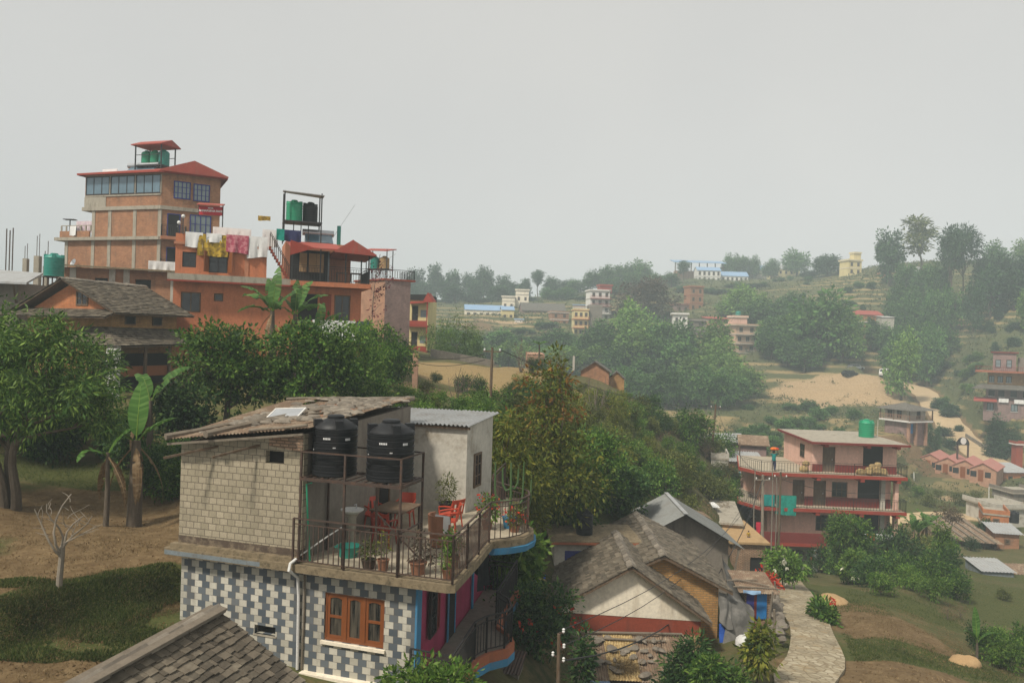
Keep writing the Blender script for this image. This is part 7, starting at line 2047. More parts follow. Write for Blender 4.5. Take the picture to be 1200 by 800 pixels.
# curved retaining wall below it
m = MB()
rw_ = [at(1133, 478, 154), at(1148, 492, 148), at(1163, 503, 143), at(1180, 512, 140), at(1200, 518, 138), at(1230, 524, 136)]
for a, b in zip(rw_, rw_[1:]):
	for p_ in (a, b): p_.z = gz(p_.x, p_.y)
	m.hexa([(a.x, a.y - .25, a.z - .8), (b.x, b.y - .25, b.z - .8), (b.x, b.y + .25, b.z - .8), (a.x, a.y + .25, a.z - .8), (a.x, a.y - .25, a.z + .9), (b.x, b.y - .25, b.z + .9), (b.x, b.y + .25, b.z + .9), (a.x, a.y + .25, a.z + .9)])
tag(m.build('retaining_wall', M['stone']), 'curved dark stone retaining wall below the stepped hotel', 'wall')
block('hut', 'little white topped gatehouse by the retaining wall at the right edge', 1191, 532, 130, 1.1, 1.3, [1.6], 0, 'ochre_red', 'white', 'flat')
def car(label, px, py, d, rz, mat, van=False, name='parked_car'):
	p_ = at(px, py, d); p_.z = gz(p_.x, p_.y) + .02
	t_ = thing(name, label, 'van' if van else 'car', p_, rz)
	if van: pr = [(-2.2, .35), (2.15, .35), (2.25, .9), (2.0, 1.2), (1.5, 1.95), (-2.1, 2.0), (-2.25, 1.2)]
	else: pr = [(-2.0, .3), (2.0, .3), (2.05, .7), (1.1, .9), (.5, 1.4), (-1.1, 1.42), (-1.8, .95), (-2.05, .8)]
	m_ = MB(); m_.yprism(pr, -.85, .85); m_.build('body', M[mat], t_)
	m_ = MB(); zt, zb = (1.8, 1.2) if van else (1.33, .95)
	m_.box(-1.5 if not van else -1.6, .5 if not van else 1.45, -.86, .86, zb, zt); m_.build('side_window', M['glass_dark'], t_)
	m_ = MB()
	if van: m_.hexa([(2.02, -.7, 1.22), (2.02, .7, 1.22), (1.9, .7, 1.2), (1.9, -.7, 1.2), (1.56, -.7, 1.86), (1.56, .7, 1.86), (1.4, .7, 1.8), (1.4, -.7, 1.8)])
	else: m_.hexa([(1.12, -.7, .92), (1.12, .7, .92), (1.0, .7, .9), (1.0, -.7, .9), (.56, -.7, 1.36), (.56, .7, 1.36), (.4, .7, 1.3), (.4, -.7, 1.3)])
	m_.build('windscreen', M['glass_dark'], t_)
	for x_ in (-1.35, 1.35):
		for y_ in (-.8, .8):
			m_ = MB(); m_.tube([(x_, y_ - .1, .33), (x_, y_ + .1, .33)], .33, 14); m_.build('wheel', M['dark'], t_)
	for y_ in (-.6, .6):
		m_ = MB(); m_.box(2.0 if not van else 2.15, 2.08 if not van else 2.27, y_ - .16, y_ + .16, .55, .75); m_.build('headlight', M['white_plastic'], t_)
	return t_
car('white van parked on the bare yellow terrace beside the tall tree', 1037, 436, 196, -130, 'white_plastic', True, 'parked_van')
car('dark car parked under the spreading tree, nearer the camera', 996, 430, 198, 20, 'black_plastic')
car('silver car parked under the spreading tree beside the dark one', 1003, 426, 203, 10, 'steel')
# far houses
block('building', 'yellow three storey house on the skyline ridge', 994, 322, 320, 6.2, 6, [3.0, 3.0], 12, 'yellow', 'cream', 'flat', 'tin', ((2, 1.1, 1.6, .7),) * 3, over=.4, side='r')
block('hut', 'small roof room on top of the yellow skyline house', 1001, 303, 322, 3.2, 3, [2.2], 12, 'yellow', 'cream', 'flat', sink=.4)
block('house', 'long pinkish house under the tall skyline trees', 1036, 326, 290, 12, 5, [2.6], 4, 'brick_pale', None, 'side', 'slate_far', ((5, 1, 1.2, .7),), rise=1.0)
block('hut', 'white tented roof pavilion at the foot of the pale tall tree', 1063, 323, 280, 5, 4, [1.8], 0, 'plaster', None, 'side', 'white', ((2, 1, 1, .4),), rise=1.7, over=.8)
o = at(791, 326, 405)
ss = thing('school_hall', 'open hall with a long blue roof on posts along the skyline', 'hall', o, 0)
for k in range(7): MB().bar((k * 4.2, 0, -3), (k * 4.2, 0, 8.6), .45).build('post', M['wood'], ss)
MB().box(1, 14, 4, 9, -3, 4.5).build('wall', M['brick_pale'], ss)
m = MB(); m.slab([(-1, -2, 8.5), (26.5, -2, 8.5), (26.5, 10, 10.8), (-1, 10, 10.8)], .3); m.build('roof', M['tin_blue'], ss)
block('building', 'white school block with blue roof below the open hall', 817, 331, 395, 12, 8, [3.2, 3.2], 0, 'white', 'plaster', 'side', 'tin_blue', ((5, 1.1, 1.9, .7),) * 2, rise=2)
block('building', 'white low school wing with blue roof among the trees', 845, 330, 400, 14, 7, [3.2], 0, 'white', None, 'side', 'tin_blue', ((6, 1.1, 1.6, .8),), rise=2.4)
block('building', 'long blue roofed classroom block behind the round skyline trees', 868, 322, 420, 20, 8, [3.2], 3, 'plaster', None, 'side', 'tin_blue', ((7, 1.1, 1.6, .8),), rise=2.6)
block('building', 'grey blue roofed hall right of the skyline school', 905, 322, 410, 15, 8, [3.4], 3, 'yellow', None, 'side', 'tin', ((5, 1.1, 1.6, .8),), rise=2.4)
block('building', 'narrow red brick tower house in the wooded middle distance', 808, 374, 285, 5.2, 6, [3, 3, 3, 3], 10, 'brick', 'terracotta', 'flat', 'tin', ((2, .9, 1.4, .8),) * 4)
block('building', 'brown brick house beside the narrow red tower', 792, 376, 285, 5, 6, [3, 3], 8, 'brick_purple', 'terracotta', 'flat', 'tin', ((2, .9, 1.4, .8),) * 2)
block('building', 'white terraced house with grey parapet left of the red roofed one', 788, 400, 240, 4.4, 6, [2.7, 2.7, 3], -8, 'white', 'plaster', 'flat', 'tin', ((2, .8, 1.3, .8),) * 3, over=.5)
block('building', 'grey concrete frame house between the white and the red roofed one', 803, 396, 242, 6.6, 6, [2.8, 2.8], 4, 'plaster_dark', 'plaster', 'flat', 'tin', ((2, 1.5, 1.5, .6),) * 2, over=.5)
block('house', 'house with a wide flat red roof in the middle of the wood', 829, 390, 248, 7.2, 6, [2.6, 2.0], 4, 'brick_pale', None, 'shed', 'tin_red', (None, (3, 1.5, 1.1, .5)), rise=.8, over=.5)
block('building', 'peach house with stacked balconies in the middle of the wood', 861, 424, 226, 10.2, 7, [2.7, 2.7, 2.7, 2.6], 10, 'peach', 'plaster', 'flat', 'tin', ((3, 1.2, 1.4, .7), (3, 1.2, 1.4, .7), (4, 1.1, 1.4, .7), (3, 1.1, 1.4, .7)), bal={1: 'plaster', 2: 'plaster', 3: 'plaster'}, over=.7)
block('hut', 'peach stair tower with a water tank above the stacked balcony house', 860, 383.5, 228, 4.2, 4, [3.0], 10, 'pink', 'cream', 'flat', sink=.3, over=.3)
p = at(865, 372, 230)
water_tank('water_tank', 'tiny green tank on the peach stair tower', p, .8, 1.9, 'teal_plastic', 5, None, False, False)
block('house', 'brick house with red roof right of the spreading tree', 1003, 378, 236, 8.5, 6, [2.6], 6, 'brick_orange', None, 'side', 'tin_red', ((3, 1, 1.2, .7),), rise=1.3)
block('house', 'brick house with white porch below the red roofed one', 987, 397, 226, 7.2, 6, [2.5, 2.6], 6, 'brick', 'white', 'flat', 'tin', ((3, 1, 1.3, .7),) * 2)
block('shed', 'white roofed shed right of the red roofed brick house', 1034, 377, 232, 3.6, 4, [1.4], 0, 'plaster', None, 'shed', 'white', (), rise=.4)
block('building', 'long cream building with a pale blue roof across the valley', 545, 373, 290, 14.5, 8, [3.4], 6, 'cream', None, 'side', 'tin_blue', ((6, 1.2, 1.4, .9),), rise=2.0)
block('building', 'cream house end joined to the long blue roofed building', 588, 376, 286, 4.5, 7, [4.2], 6, 'yellow', None, 'side', 'tin_blue', ((2, 1, 1.4, 1),), rise=1.4)
block('building', 'small white tower house above the blue roofed building', 588, 362, 310, 5.2, 5, [3.3, 1.5], 0, 'cream', 'plaster', 'flat', 'tin', ((2, .9, 1.4, .8),))
block('building', 'taller white tower house left of the long brown roof', 604, 354, 315, 5.4, 5, [3.2, 1.6], 0, 'cream', 'plaster', 'flat', 'tin', ((2, .9, 1.4, .8),))
block('building', 'long building under a dark brown roof across the valley', 612, 371, 295, 17, 9, [2.6], 8, 'brick_purple', None, 'side', 'slate_far', ((6, 1.0, 1.2, .8),), rise=3.0)
block('building', 'red brick house with a white porch below the brown roof', 646, 382, 272, 6.2, 6, [2.4, 2.4], 8, 'brick', 'white', 'flat', 'tin', ((2, 1, 1.2, .7),) * 2)
block('hut', 'small white shelter on the slope left of the yellow house', 644, 385, 262, 2.6, 3, [1.5], 0, 'white', None, 'shed', 'white', (), rise=.3)
block('hut', 'tiny white hut below the cream house end', 603, 380, 276, 3.2, 3, [1.7], 0, 'white', None, 'shed', 'tin_blue', (), rise=.4)
t = block('building', 'yellow three storey house with orange bands and a blank grey side', 671.5, 394, 256, 5.0, 8, [2.9, 2.9, 2.9], 0, 'yellow', 'orange', 'flat', 'tin', ((3, .9, 1.4, .8),) * 3, bal={1: 'orange', 2: 'orange'}, over=.2)
block('building', 'blank slate grey wall building joined to the yellow house', 689.5, 396, 257, 4.4, 8, [10.6], 0, 'plaster_dark', None, 'flat', rmat='concrete', over=.05)
block('hut', 'pale blue roofed shelter on the yellow house roof', 672, 363, 258, 4.0, 4, [1.6], 0, 'plaster', None, 'shed', 'tin_blue', (), rise=.4, sink=.5)
block('building', 'white four storey building with red awnings behind the grey wall', 691, 376, 275, 7.2, 7, [2.7, 2.7, 2.7, 2.7], 8, 'white', 'plaster', 'flat', 'tin', ((3, 1, 1.4, .7),) * 4, bal={1: 'white', 2: 'red_paint', 3: 'red_paint'})
block('hut', 'reddish roof room on the white four storey building', 703, 342, 277, 4.5, 4, [2.2], 8, 'tin_red', None, 'flat', rmat='tin_red', sink=.4)
# brick houses on the saddle
t = block('house', 'small brick house with a dark gable roof on the saddle crest', 680, 450, 79, 2.9, 4.2, [1.35], -8, 'brick', None, 'gable', 'slate_far', (), rise=.95, over=.25)
block('house', 'brick lean-to beside the gabled house on the saddle crest', 713, 456, 80, 1.6, 3.2, [1.1], -8, 'brick_ochre', None, 'gable', 'slate_far', (), rise=.7, over=.15)
t = block('hut', 'ruined brick hut with a small bright window behind the rust tipped tree', 618, 434, 82, 1.8, 2.5, [1.65], 4, 'brick_pale', None, 'shed', 'brick_pale', ((1, .35, .5, .6),), rise=.2, over=.02, glass='white')
solo(MB().box(-.11, .11, -.11, .11, 0, 1.6), 'gate_post', M['plaster'], 'white stone post standing on the saddle left of the brick gable', 'post', at(672, 434, 84), 0)
solo(MB().box(-.16, .16, -.16, .16, -.5, 2.2), 'gate_post', M['brick_pale'], 'old brick post among the bushes by the saddle field', 'post', at(486, 455, 48), 0)
# alley roofs left of the pink house
block('house', 'tin roofed brick house in the cluster left of the pink house', 853, 556, 76, 3.3, 3.5, [1.3], -6, 'brick', None, 'shed', 'tin', ((2, .4, .5, .5),), rise=.5)
block('house', 'grey sheet roofed house at the back of the alley cluster', 843, 530, 84, 3.0, 3.5, [1.2], 10, 'plaster_dark', None, 'side', 'tin', ((1, .5, .5, .5),), rise=.6)
block('house', 'rust roofed hut beside the thin dark pole of the alley cluster', 868, 535, 82, 2.6, 3, [1.4], -12, 'brick_purple', None, 'side', 'tin_rust', (), rise=.7)
c = at(880, 561, 73)
sheet('tarp', 'tarp_pale', 'pale blue tarp over the alley roofs by the red balcony end', 'tarp', (c + Vector((-.9, -1, -.3)), c + Vector((1.0, -1, -.3)), c + Vector((1.0, 1, .5)), c + Vector((-.9, 1, .5))), 21, .04)
block('house', 'whitewashed alley wall house half hidden at the cluster corner', 833, 560, 70, 1.5, 4, [1.7], -12, 'plaster', None, 'flat', rmat='concrete', over=.05)
# low lean-to by the pink gallery
o = at(566, 786, 19.8)
t = thing('lean_to', 'low dark lean-to of corrugated sheet beside the pink gallery', 'lean-to', o, -10)
m = MB(); m.corr((0, 0, 0), (.95, 0, 0), (.05, 1.0, .22), .09, .016); m.build('roof_sheet', M['iron'], t)
MB().box(.05, .9, .15, .95, -1.2, -.03).build('wall', M['plaster_dark'], t)
# far wall of the field
m = MB()
fw = [on(505, 84), on(540, 86), on(580, 86)]
for a, b in zip(fw, fw[1:]): m.hexa([(a.x, a.y - .2, a.z - .5), (b.x, b.y - .2, b.z - .5), (b.x, b.y + .2, b.z - .5), (a.x, a.y + .2, a.z - .5), (a.x, a.y - .2, a.z + .9), (b.x, b.y - .2, b.z + .9), (b.x, b.y + .2, b.z + .9), (a.x, a.y + .2, a.z + .9)])
tag(m.build('stone_wall', M['stone']), 'low dark wall closing the dry field on the saddle', 'wall')
# ------------------------------------------------------------------ trees and bushes
def at_ground(px, d, dz=0.0): return on(px, d, dz)
# mango at the left, its neighbour and the trunks under it
p = on(25, 25.5)
make_tree('mango_tree', 'big mango tree with drooping leaves filling the left edge', 'tree', p, [(0.3, .2, 4.7, 2.3, 2.2, 1.9), (-1.9, 0, 4.3, 1.7, 1.8, 1.5), (2.1, -.2, 3.9, 1.35, 1.5, 1.25), (.9, -.9, 3.5, 1.7, 1.2, 1.1), (-.9, -.8, 3.3, 1.5, 1.2, 1.0), (-1.0, .2, 5.6, 1.4, 1.4, 1.0), (2.9, 0, 3.2, .8, .9, .8), (-2.6, 0, 3.0, 1.3, 1.2, 1.1), (1.0, .4, 5.5, 1.2, 1.2, .85)], 'leaf_mango', 2300, 9, .22, .05, 101, .16, .45, 'bark', spread=.17, droop=.55, gap=.5, stems=3)
p = on(-35, 30)
make_tree('mango_tree', 'darker mango tree behind at the far left margin', 'tree', p, round_lobes(2.6, 2.4, 1.8, 6.2, 6, 5), 'leaf_mango', 1000, 8, .24, .06, 102, .16, .5, 'bark', spread=.2, droop=.5)
p = on(100, 34)
make_tree('mango_tree', 'rounder mango tree just behind, in front of the slate house', 'tree', p, round_lobes(1.9, 1.8, 1.3, 4.4, 6, 8), 'leaf_mango', 800, 8, .22, .055, 103, .12, .5, 'bark', spread=.18, droop=.5)
# jackfruit mass in the middle left
p = on(262, 33)
make_tree('jackfruit_tree', 'dense glossy tree behind the rubble roof, left half of the clump', 'tree', p, round_lobes(2.7, 2.2, .9, 5.2, 9, 12), 'leaf_jack', 1700, 8, .17, .085, 111, .17, .45, 'bark', spread=.16, droop=.15, gap=.5)
p = on(358, 33.5)
make_tree('jackfruit_tree', 'dense glossy tree behind the rubble roof, tallest in the middle', 'tree', p, round_lobes(2.3, 2.0, .8, 5.0, 9, 13), 'leaf_jack', 1600, 8, .17, .085, 112, .16, .45, 'bark', spread=.16, droop=.15, gap=.5)
p = on(215, 31)
make_tree('jackfruit_tree', 'smaller glossy tree between the banana and the rubble roof', 'tree', p, round_lobes(1.3, 1.3, .3, 3.6, 6, 14), 'leaf_dark', 700, 8, .17, .085, 113, .1, .45, 'bark', spread=.16, droop=.2, gap=.5)
p = on(420, 40)
make_tree('bushy_tree', 'bushy tree left of the saddle field below the brown tower', 'tree', p, round_lobes(1.7, 1.6, .2, 4.0, 7, 15), 'leaf_fresh', 900, 8, .15, .07, 114, .1, .4, 'bark', spread=.16, droop=.15, gap=.5)
p = on(452, 44)
make_tree('bushy_tree', 'dark bushy tree directly under the brown tower', 'tree', p, round_lobes(1.8, 1.6, .2, 4.2, 7, 16), 'leaf_jack', 900, 8, .16, .075, 115, .1, .4, 'bark', spread=.16, droop=.15, gap=.5)
p = on(432, 35)
make_tree('bushy_tree', 'light green bush tree right behind the scrap roof edge', 'tree', p, round_lobes(1.5, 1.3, .1, 2.3, 6, 17), 'leaf_jack', 600, 8, .15, .07, 116, .08, .4, 'bark', spread=.16, droop=.15, gap=.5)
# the rust tipped tree in the middle and the bushes around it
p = on(640, 31)
make_tree('flame_tree', 'tall loose tree with rust tipped leaves in the middle', 'tree', p, [(0, 0, 2.4, 1.7, 1.5, 1.3), (-1.0, 0, 1.8, 1.3, 1.2, 1.1), (.9, 0, 2.0, 1.2, 1.2, 1.1), (.1, 0, 3.8, 1.15, 1.1, .95), (.1, .1, 5.0, .8, .8, .75), (-.5, 0, 3.2, 1.0, 1.0, .8), (.6, 0, 3.3, .9, .9, .7), (.35, 0, 5.8, .4, .4, .45), (-1.4, .2, 1.0, 1.1, 1, .8)], 'leaf_gold', 1700, 7, .15, .058, 121, .10, .5, 'bark', s=1.27, spread=.2, droop=.3, gap=.55)
me_ = quads_mesh('rust_leaves', foliage([(.15, 0, 4.9, .95, .9, .9), (.3, 0, 4.1, 1.1, 1, .8), (-.6, 0, 3.5, .9, .9, .6), (-1.2, 0, 2.4, .9, .9, .6)], 170, 6, .17, .06, 5, spread=.16, shell=.8)); me_.materials.append(M['leaf_rust'])
c = bpy.data.objects.new('rust_leaves', me_); COL.objects.link(c); adopt(c, bpy.data.objects['flame_tree'])
p = on(600, 27.5)
make_tree('loquat_tree', 'yellow green leafy tree crowding the rounded terrace bay', 'tree', p, [(0, 0, 3.4, 1.25, 1.2, 1.3), (-.6, .2, 2.4, 1.0, 1, 1.0), (.7, 0, 2.6, 1.0, 1, 1.0), (.3, -.3, 1.6, 1.2, 1.1, .9), (0, 0, 4.5, .8, .8, .7)], 'leaf_gold', 900, 8, .20, .06, 122, .1, .5, 'bark', spread=.18, droop=.35, gap=.5)
p = on(700, 36.5)
make_tree('bushy_tree', 'deep green tree beside the small black tank', 'tree', p, round_lobes(1.7, 1.5, .2, 4.0, 7, 23), 'leaf_jack', 1000, 8, .16, .075, 123, .1, .45, 'bark', spread=.16, droop=.15, gap=.45)
p = on(738, 38)
make_tree('bushy_tree', 'dark green tree touching the grey sheet roof', 'tree', p, round_lobes(1.4, 1.3, .0, 3.0, 6, 24), 'leaf_dark', 800, 8, .16, .075, 124, .1, .45, 'bark', spread=.16, droop=.15, gap=.45)
p = on(655, 34.5)
make_tree('bushy_tree', 'pale yellow green tree between the rust tipped and the deep green one', 'tree', p, round_lobes(1.7, 1.5, .2, 3.9, 7, 25), 'leaf_fresh', 1000, 8, .16, .06, 125, .1, .45, 'bark', spread=.16, droop=.3, gap=.5)
p = on(606, 24.0)
make_tree('broadleaf_shrub', 'pale broad leaved shrub below the terrace bay', 'shrub', p, [(0, 0, .9, .9, .9, .8), (.4, .2, 1.6, .7, .7, .6), (-.4, 0, 1.4, .6, .6, .6)], 'leaf_fresh', 330, 8, .24, .11, 126, .04, .4, 'twig', spread=.2, droop=.4, gap=.4)
p = on(640, 22)
make_tree('hibiscus_bush', 'dark bush dotted with red blossom beside the rusty pole', 'bush', p, [(0, 0, 1.1, 1.2, 1.0, 1.0), (-.7, .2, .9, .9, .9, .8), (.5, -.1, 1.5, .7, .7, .7)], 'leaf_dark', 750, 8, .12, .06, 127, .05, .4, 'twig', spread=.14, droop=.25, gap=.4)
me_ = quads_mesh('blossom', foliage([(0, -.3, 1.0, 1.2, .8, .9)], 16, 7, .10, .08, 6, spread=.05, shell=.95)); me_.materials.append(M['petal_red'])
c = bpy.data.objects.new('blossom', me_); COL.objects.link(c); adopt(c, bpy.data.objects['hibiscus_bush'])
p = at(683, 790, 20.5); p.z = gz(p.x, p.y)
make_tree('slim_shrub', 'slim upright shrub at the left corner of the rusty shed', 'shrub', p, [(0, 0, 1.0, .32, .3, .8), (0, 0, 1.9, .25, .25, .6)], 'leaf_dark', 220, 7, .13, .05, 128, .03, .4, 'twig', spread=.12, droop=.2, gap=.4)
p = at(800, 790, 21.5); p.z = -10.7
make_tree('fern_tree', 'feathery dark green shrub over the rusty shed corner', 'shrub', p, [(0, 0, .9, .85, .8, .7), (.1, 0, 1.6, .65, .6, .5), (.3, 0, 2.2, .45, .4, .4)], 'leaf_dark', 800, 8, .17, .045, 129, .05, .4, 'twig', spread=.14, droop=.35, gap=.4)
p = at(838, 800, 20.5); p.z = -10.4
make_tree('fern_tree', 'bright feathery shrub in front of the netting', 'shrub', p, [(0, 0, .9, .95, .8, .75), (.4, 0, 1.4, .7, .6, .5), (-.2, 0, 1.8, .5, .5, .4)], 'leaf_jack', 850, 8, .17, .045, 130, .05, .4, 'twig', spread=.14, droop=.35, gap=.4)
p = at(888, 800, 21.0); p.z = gz(p.x, p.y)
make_tree('croton_bush', 'loose shrub with yellow leaves at the near path edge', 'shrub', p, [(0, 0, .95, .45, .45, .55), (.15, 0, 1.45, .3, .3, .3)], 'leaf_gold', 170, 7, .17, .07, 131, .03, .4, 'bark', spread=.14, droop=.45, gap=.5)
p = at(505, 815, 13.8)
make_tree('lime_bush', 'fresh green bush rising into the frame below the gallery', 'bush', p, [(0, 0, .15, .75, .6, .42), (.45, 0, .25, .45, .4, .35), (-.5, 0, .1, .45, .4, .32)], 'leaf_fresh', 420, 8, .11, .045, 132, .03, .3, 'twig', spread=.12, droop=.2, gap=.45)
p = at(908, 640, 50); p.z = gz(p.x, p.y)
make_tree('trumpet_bush', 'shrub with hanging yellow blossom by the grey pole foot', 'shrub', at(917, 685, 42), [(0, 0, 1.2, 1.0, .9, .8), (.5, 0, .9, .8, .8, .6), (-.5, 0, 1.0, .6, .6, .6)], 'leaf_fresh', 460, 8, .19, .08, 133, .05, .4, 'bark', spread=.16, droop=.4, gap=.45)
me_ = quads_mesh('blossom', foliage([(0, -.3, 1.0, 1.0, .8, .7)], 16, 5, .17, .09, 7, spread=.05, droop=1.5, shell=.95)); me_.materials.append(M['petal_white'])
c = bpy.data.objects.new('blossom', me_); COL.objects.link(c); adopt(c, bpy.data.objects['trumpet_bush'])
p = at(898, 700, 36)
make_tree('poinsettia', 'red leaved potted shrub left of the path by the grey pole', 'shrub', (p.x, p.y, gz(p.x, p.y)), [(0, 0, 1.0, .6, .6, .4)], 'petal_red', 70, 6, .17, .08, 134, .03, .4, 'twig', spread=.12)
# bare little tree in the garden
p = at(70, 676, 18.0); p.z = gz(p.x, p.y)
bt = thing('bare_tree', 'small leafless grey tree standing in the dry garden', 'tree', p, 0)
m = MB()
limb(m, (0, 0, -.2), (.04, 0, 1.0), .075, .06, 1, .03, 5, 8)
for i, (dx, dz, r_) in enumerate(((-.55, 1.0, .032), (.12, 1.35, .034), (.35, .75, .034), (.75, .85, .026), (-.28, 1.15, .026), (.95, .62, .02))):
	e = Vector((.04 + dx, rnd.uniform(-.3, .3), 1.0 + dz * .9))
	s_ = Vector((.02, 0, .75 + .06 * i))
	limb(m, s_, e, r_, r_ * .4, 30 + i, .14, 5, 6)
	for k in range(4):
		q_ = s_.lerp(e, .45 + .14 * k)
		limb(m, q_, q_ + Vector((rnd.uniform(-.35, .4), rnd.uniform(-.3, .3), rnd.uniform(.05, .4))), r_ * .35, .004, 60 + i * 5 + k, .15, 4, 5)
m.build('trunk', M['bark_pale'], bt, False)
# banana plants
def banana(name, label, loc, stem_h, stem_r, leaves, seed, mat='leaf_banana', dry=0, s=1.0):
	t_ = thing(name, label, 'banana plant', loc, 0)
	t_.scale = (s, s, s)
	q_ = random.Random(seed)
	m_ = MB(); m_.tube([(0, 0, -.3), (.03, 0, stem_h * .5), (0, 0, stem_h)], [stem_r, stem_r * .85, stem_r * .55], 10)
	m_.build('trunk', M['bark'], t_, False)
	def blade(L, W, yaw, rise, droop, mt, torn):
		m2 = MB()
		n_ = 26
		ca, sa = math.cos(yaw), math.sin(yaw)
		x, z, ang, tw = 0.0, stem_h - .1, rise, q_.uniform(-.5, .5)
		pts = []
		for i in range(n_ + 1):
			pts.append((x, z))
			x += L / n_ * math.cos(ang); z += L / n_ * math.sin(ang)
			ang -= droop / n_ * (.35 + 1.5 * i / n_)
		def wd(u): return W * .5 * max(.02, math.sin(math.pi * min(1, max(0, (u - .12) / .88)) ** .75)) ** .6
		for sg in (-1, 1):
			sag, ph = .30, q_.uniform(0, 6)
			for i in range(3, n_):
				if torn and q_.random() < .22: sag = q_.uniform(-.55, .35)
				cut = q_.uniform(.05, .5) if torn and q_.random() < .3 else 0
				e = []
				for k in (i, i + 1 - cut * .6):
					a, b = pts[int(k)], pts[min(n_, int(k) + 1)]
					f = k - int(k)
					x_, z_ = a[0] + (b[0] - a[0]) * f, a[1] + (b[1] - a[1]) * f
					w_ = wd(k / n_)
					up = w_ * (sag + .06 * math.sin(k * 1.3 + ph) + sg * tw * k / n_ * .6)
					e.append(((x_ * ca, x_ * sa, z_), (x_ * ca - sg * w_ * sa, x_ * sa + sg * w_ * ca, z_ + up)))
				m2.poly([e[0][0], e[1][0], e[1][1], e[0][1]], True)
		o_ = m2.build('leaf', M[mt], t_, False)
		m2 = MB(); m2.tube([(a[0] * ca, a[0] * sa, a[1] - .012) for a in pts], [max(.005, .032 * (1 - i / (n_ + 1))) for i in range(n_ + 1)], 5)
		m2.build('midrib', M['leaf_fresh' if mt == mat else mt], o_, False)
	for (L, W, yaw, rise, droop, torn) in leaves: blade(L, W, rad(yaw), rad(rise), rad(droop), mat, torn)
	for k in range(dry): blade(q_.uniform(1.4, 2.2), .22, q_.uniform(0, 6.28), rad(-48), rad(46), 'leaf_banana_dry', True)
	return t_
p = on(163, 24.6)
banana('banana_plant', 'young banana with one broad upright leaf left of the block wall', p, 2.75, .24, [(2.0, .62, 100, 84, 12, 0), (1.5, .45, 20, 58, 60, 1), (1.2, .4, 215, 50, 80, 1)], 1, dry=5)
p = on(130, 24.0)
banana('banana_plant', 'thin banana stem with a dark hanging leaf by the mango', p, 2.3, .09, [(1.3, .4, 30, 70, 60, 1), (1.2, .35, 240, 40, 120, 1)], 2, dry=3)
p = on(178, 30)
banana('banana_plant', 'ragged half dry banana in front of the slate verandah', p, 3.0, .14, [(2.2, .5, 135, 62, 80, 1), (1.8, .45, 60, 45, 110, 1), (2.2, .5, 45, 66, 60, 1)], 3, dry=4)
p = on(318, 41)
banana('banana_plant', 'banana with a tall upright leaf before the orange guest house', p, 4.2, .2, [(2.6, .75, 80, 84, 20, 1), (2.4, .7, 20, 62, 70, 1), (2.4, .7, 160, 55, 85, 1), (2.2, .7, 200, 62, 60, 1), (2.0, .6, 300, 45, 90, 1), (2.3, .6, 120, 72, 40, 1), (2.0, .6, 180, 25, 70, 1)], 4, dry=2)
p = on(345, 42)
banana('banana_plant', 'banana with drooping ragged leaves before the orange guest house', p, 3.9, .2, [(2.4, .7, 30, 60, 70, 1), (2.2, .7, 150, 62, 80, 1), (2.4, .7, 60, 74, 40, 1), (2.2, .65, 340, 42, 80, 1), (2.0, .6, 210, 40, 90, 1), (2.2, .6, 100, 80, 30, 1)], 5, dry=3)
p = on(372, 43)
banana('banana_plant', 'smaller banana beside the white sheet with the navy border', p, 3.0, .16, [(2.0, .6, 20, 62, 60, 1), (2.0, .6, 160, 50, 90, 1), (1.9, .6, 80, 78, 30, 1), (1.8, .5, 250, 45, 80, 1)], 6, dry=1)
p = on(632, 76)
t = banana('banana_plant', 'small palm like banana above the ruined brick hut', p, 2.6, .12, [(1.2, .4, a, 45, 90, 1) for a in (0, 60, 120, 180, 240, 300)], 7)
for i, (px, d, h_) in enumerate(((1077, 58, 2.4), (1083, 60, 2.0), (1092, 61, 2.6))):
	p = on(px, d)
	banana('banana_plant', ('banana in the garden right of the pink house, leftmost', 'lower middle banana in the garden right of the pink house', 'banana in the garden right of the pink house, by the thin tree')[i], p, h_, .14, [(1.7, .5, a + i * 25, 50 + (a % 40), 85, 1) for a in (10, 75, 140, 200, 265, 330)], 20 + i, dry=2)
p = on(1155, 29)
banana('banana_plant', 'young banana shoot in the lower right garden', p, .7, .06, [(1.3, .3, 90, 85, 10, 0), (.9, .25, 200, 60, 60, 0), (.9, .25, 340, 55, 60, 0)], 31)
# bougainvillea sprays up the guest house corner and the dry shrub
o_ = OL(4.9, -1.3, -5)
bg_ = thing('bougainvillea', 'thin climbing stem with dark red sprays at the balcony corner', 'climber', o_, 0)
m = MB(); limb(m, (0, 0, -1), (.4, 0, 7.0), .05, .02, 3, .05, 7, 6)
for k in range(8): limb(m, (.05 * k, 0, 1 + k * .75), (.1 * k + rnd.uniform(-.8, 1.2), rnd.uniform(-.4, .4), 1.5 + k * .8), .02, .006, 40 + k, .1, 4, 5)
m.build('stem', M['twig'], bg_, False)
me_ = quads_mesh('blossom', foliage([(.4, 0, 5.5, .8, .6, 1.3), (.3, 0, 3.4, .6, .5, 1.2)], 70, 5, .13, .09, 8, spread=.1)); me_.materials.append(leafmat('leaf_maroon', (.10, .02, .03), (.17, .035, .05), (.10, .09, .05)))
c = bpy.data.objects.new('blossom', me_); COL.objects.link(c); adopt(c, bg_)
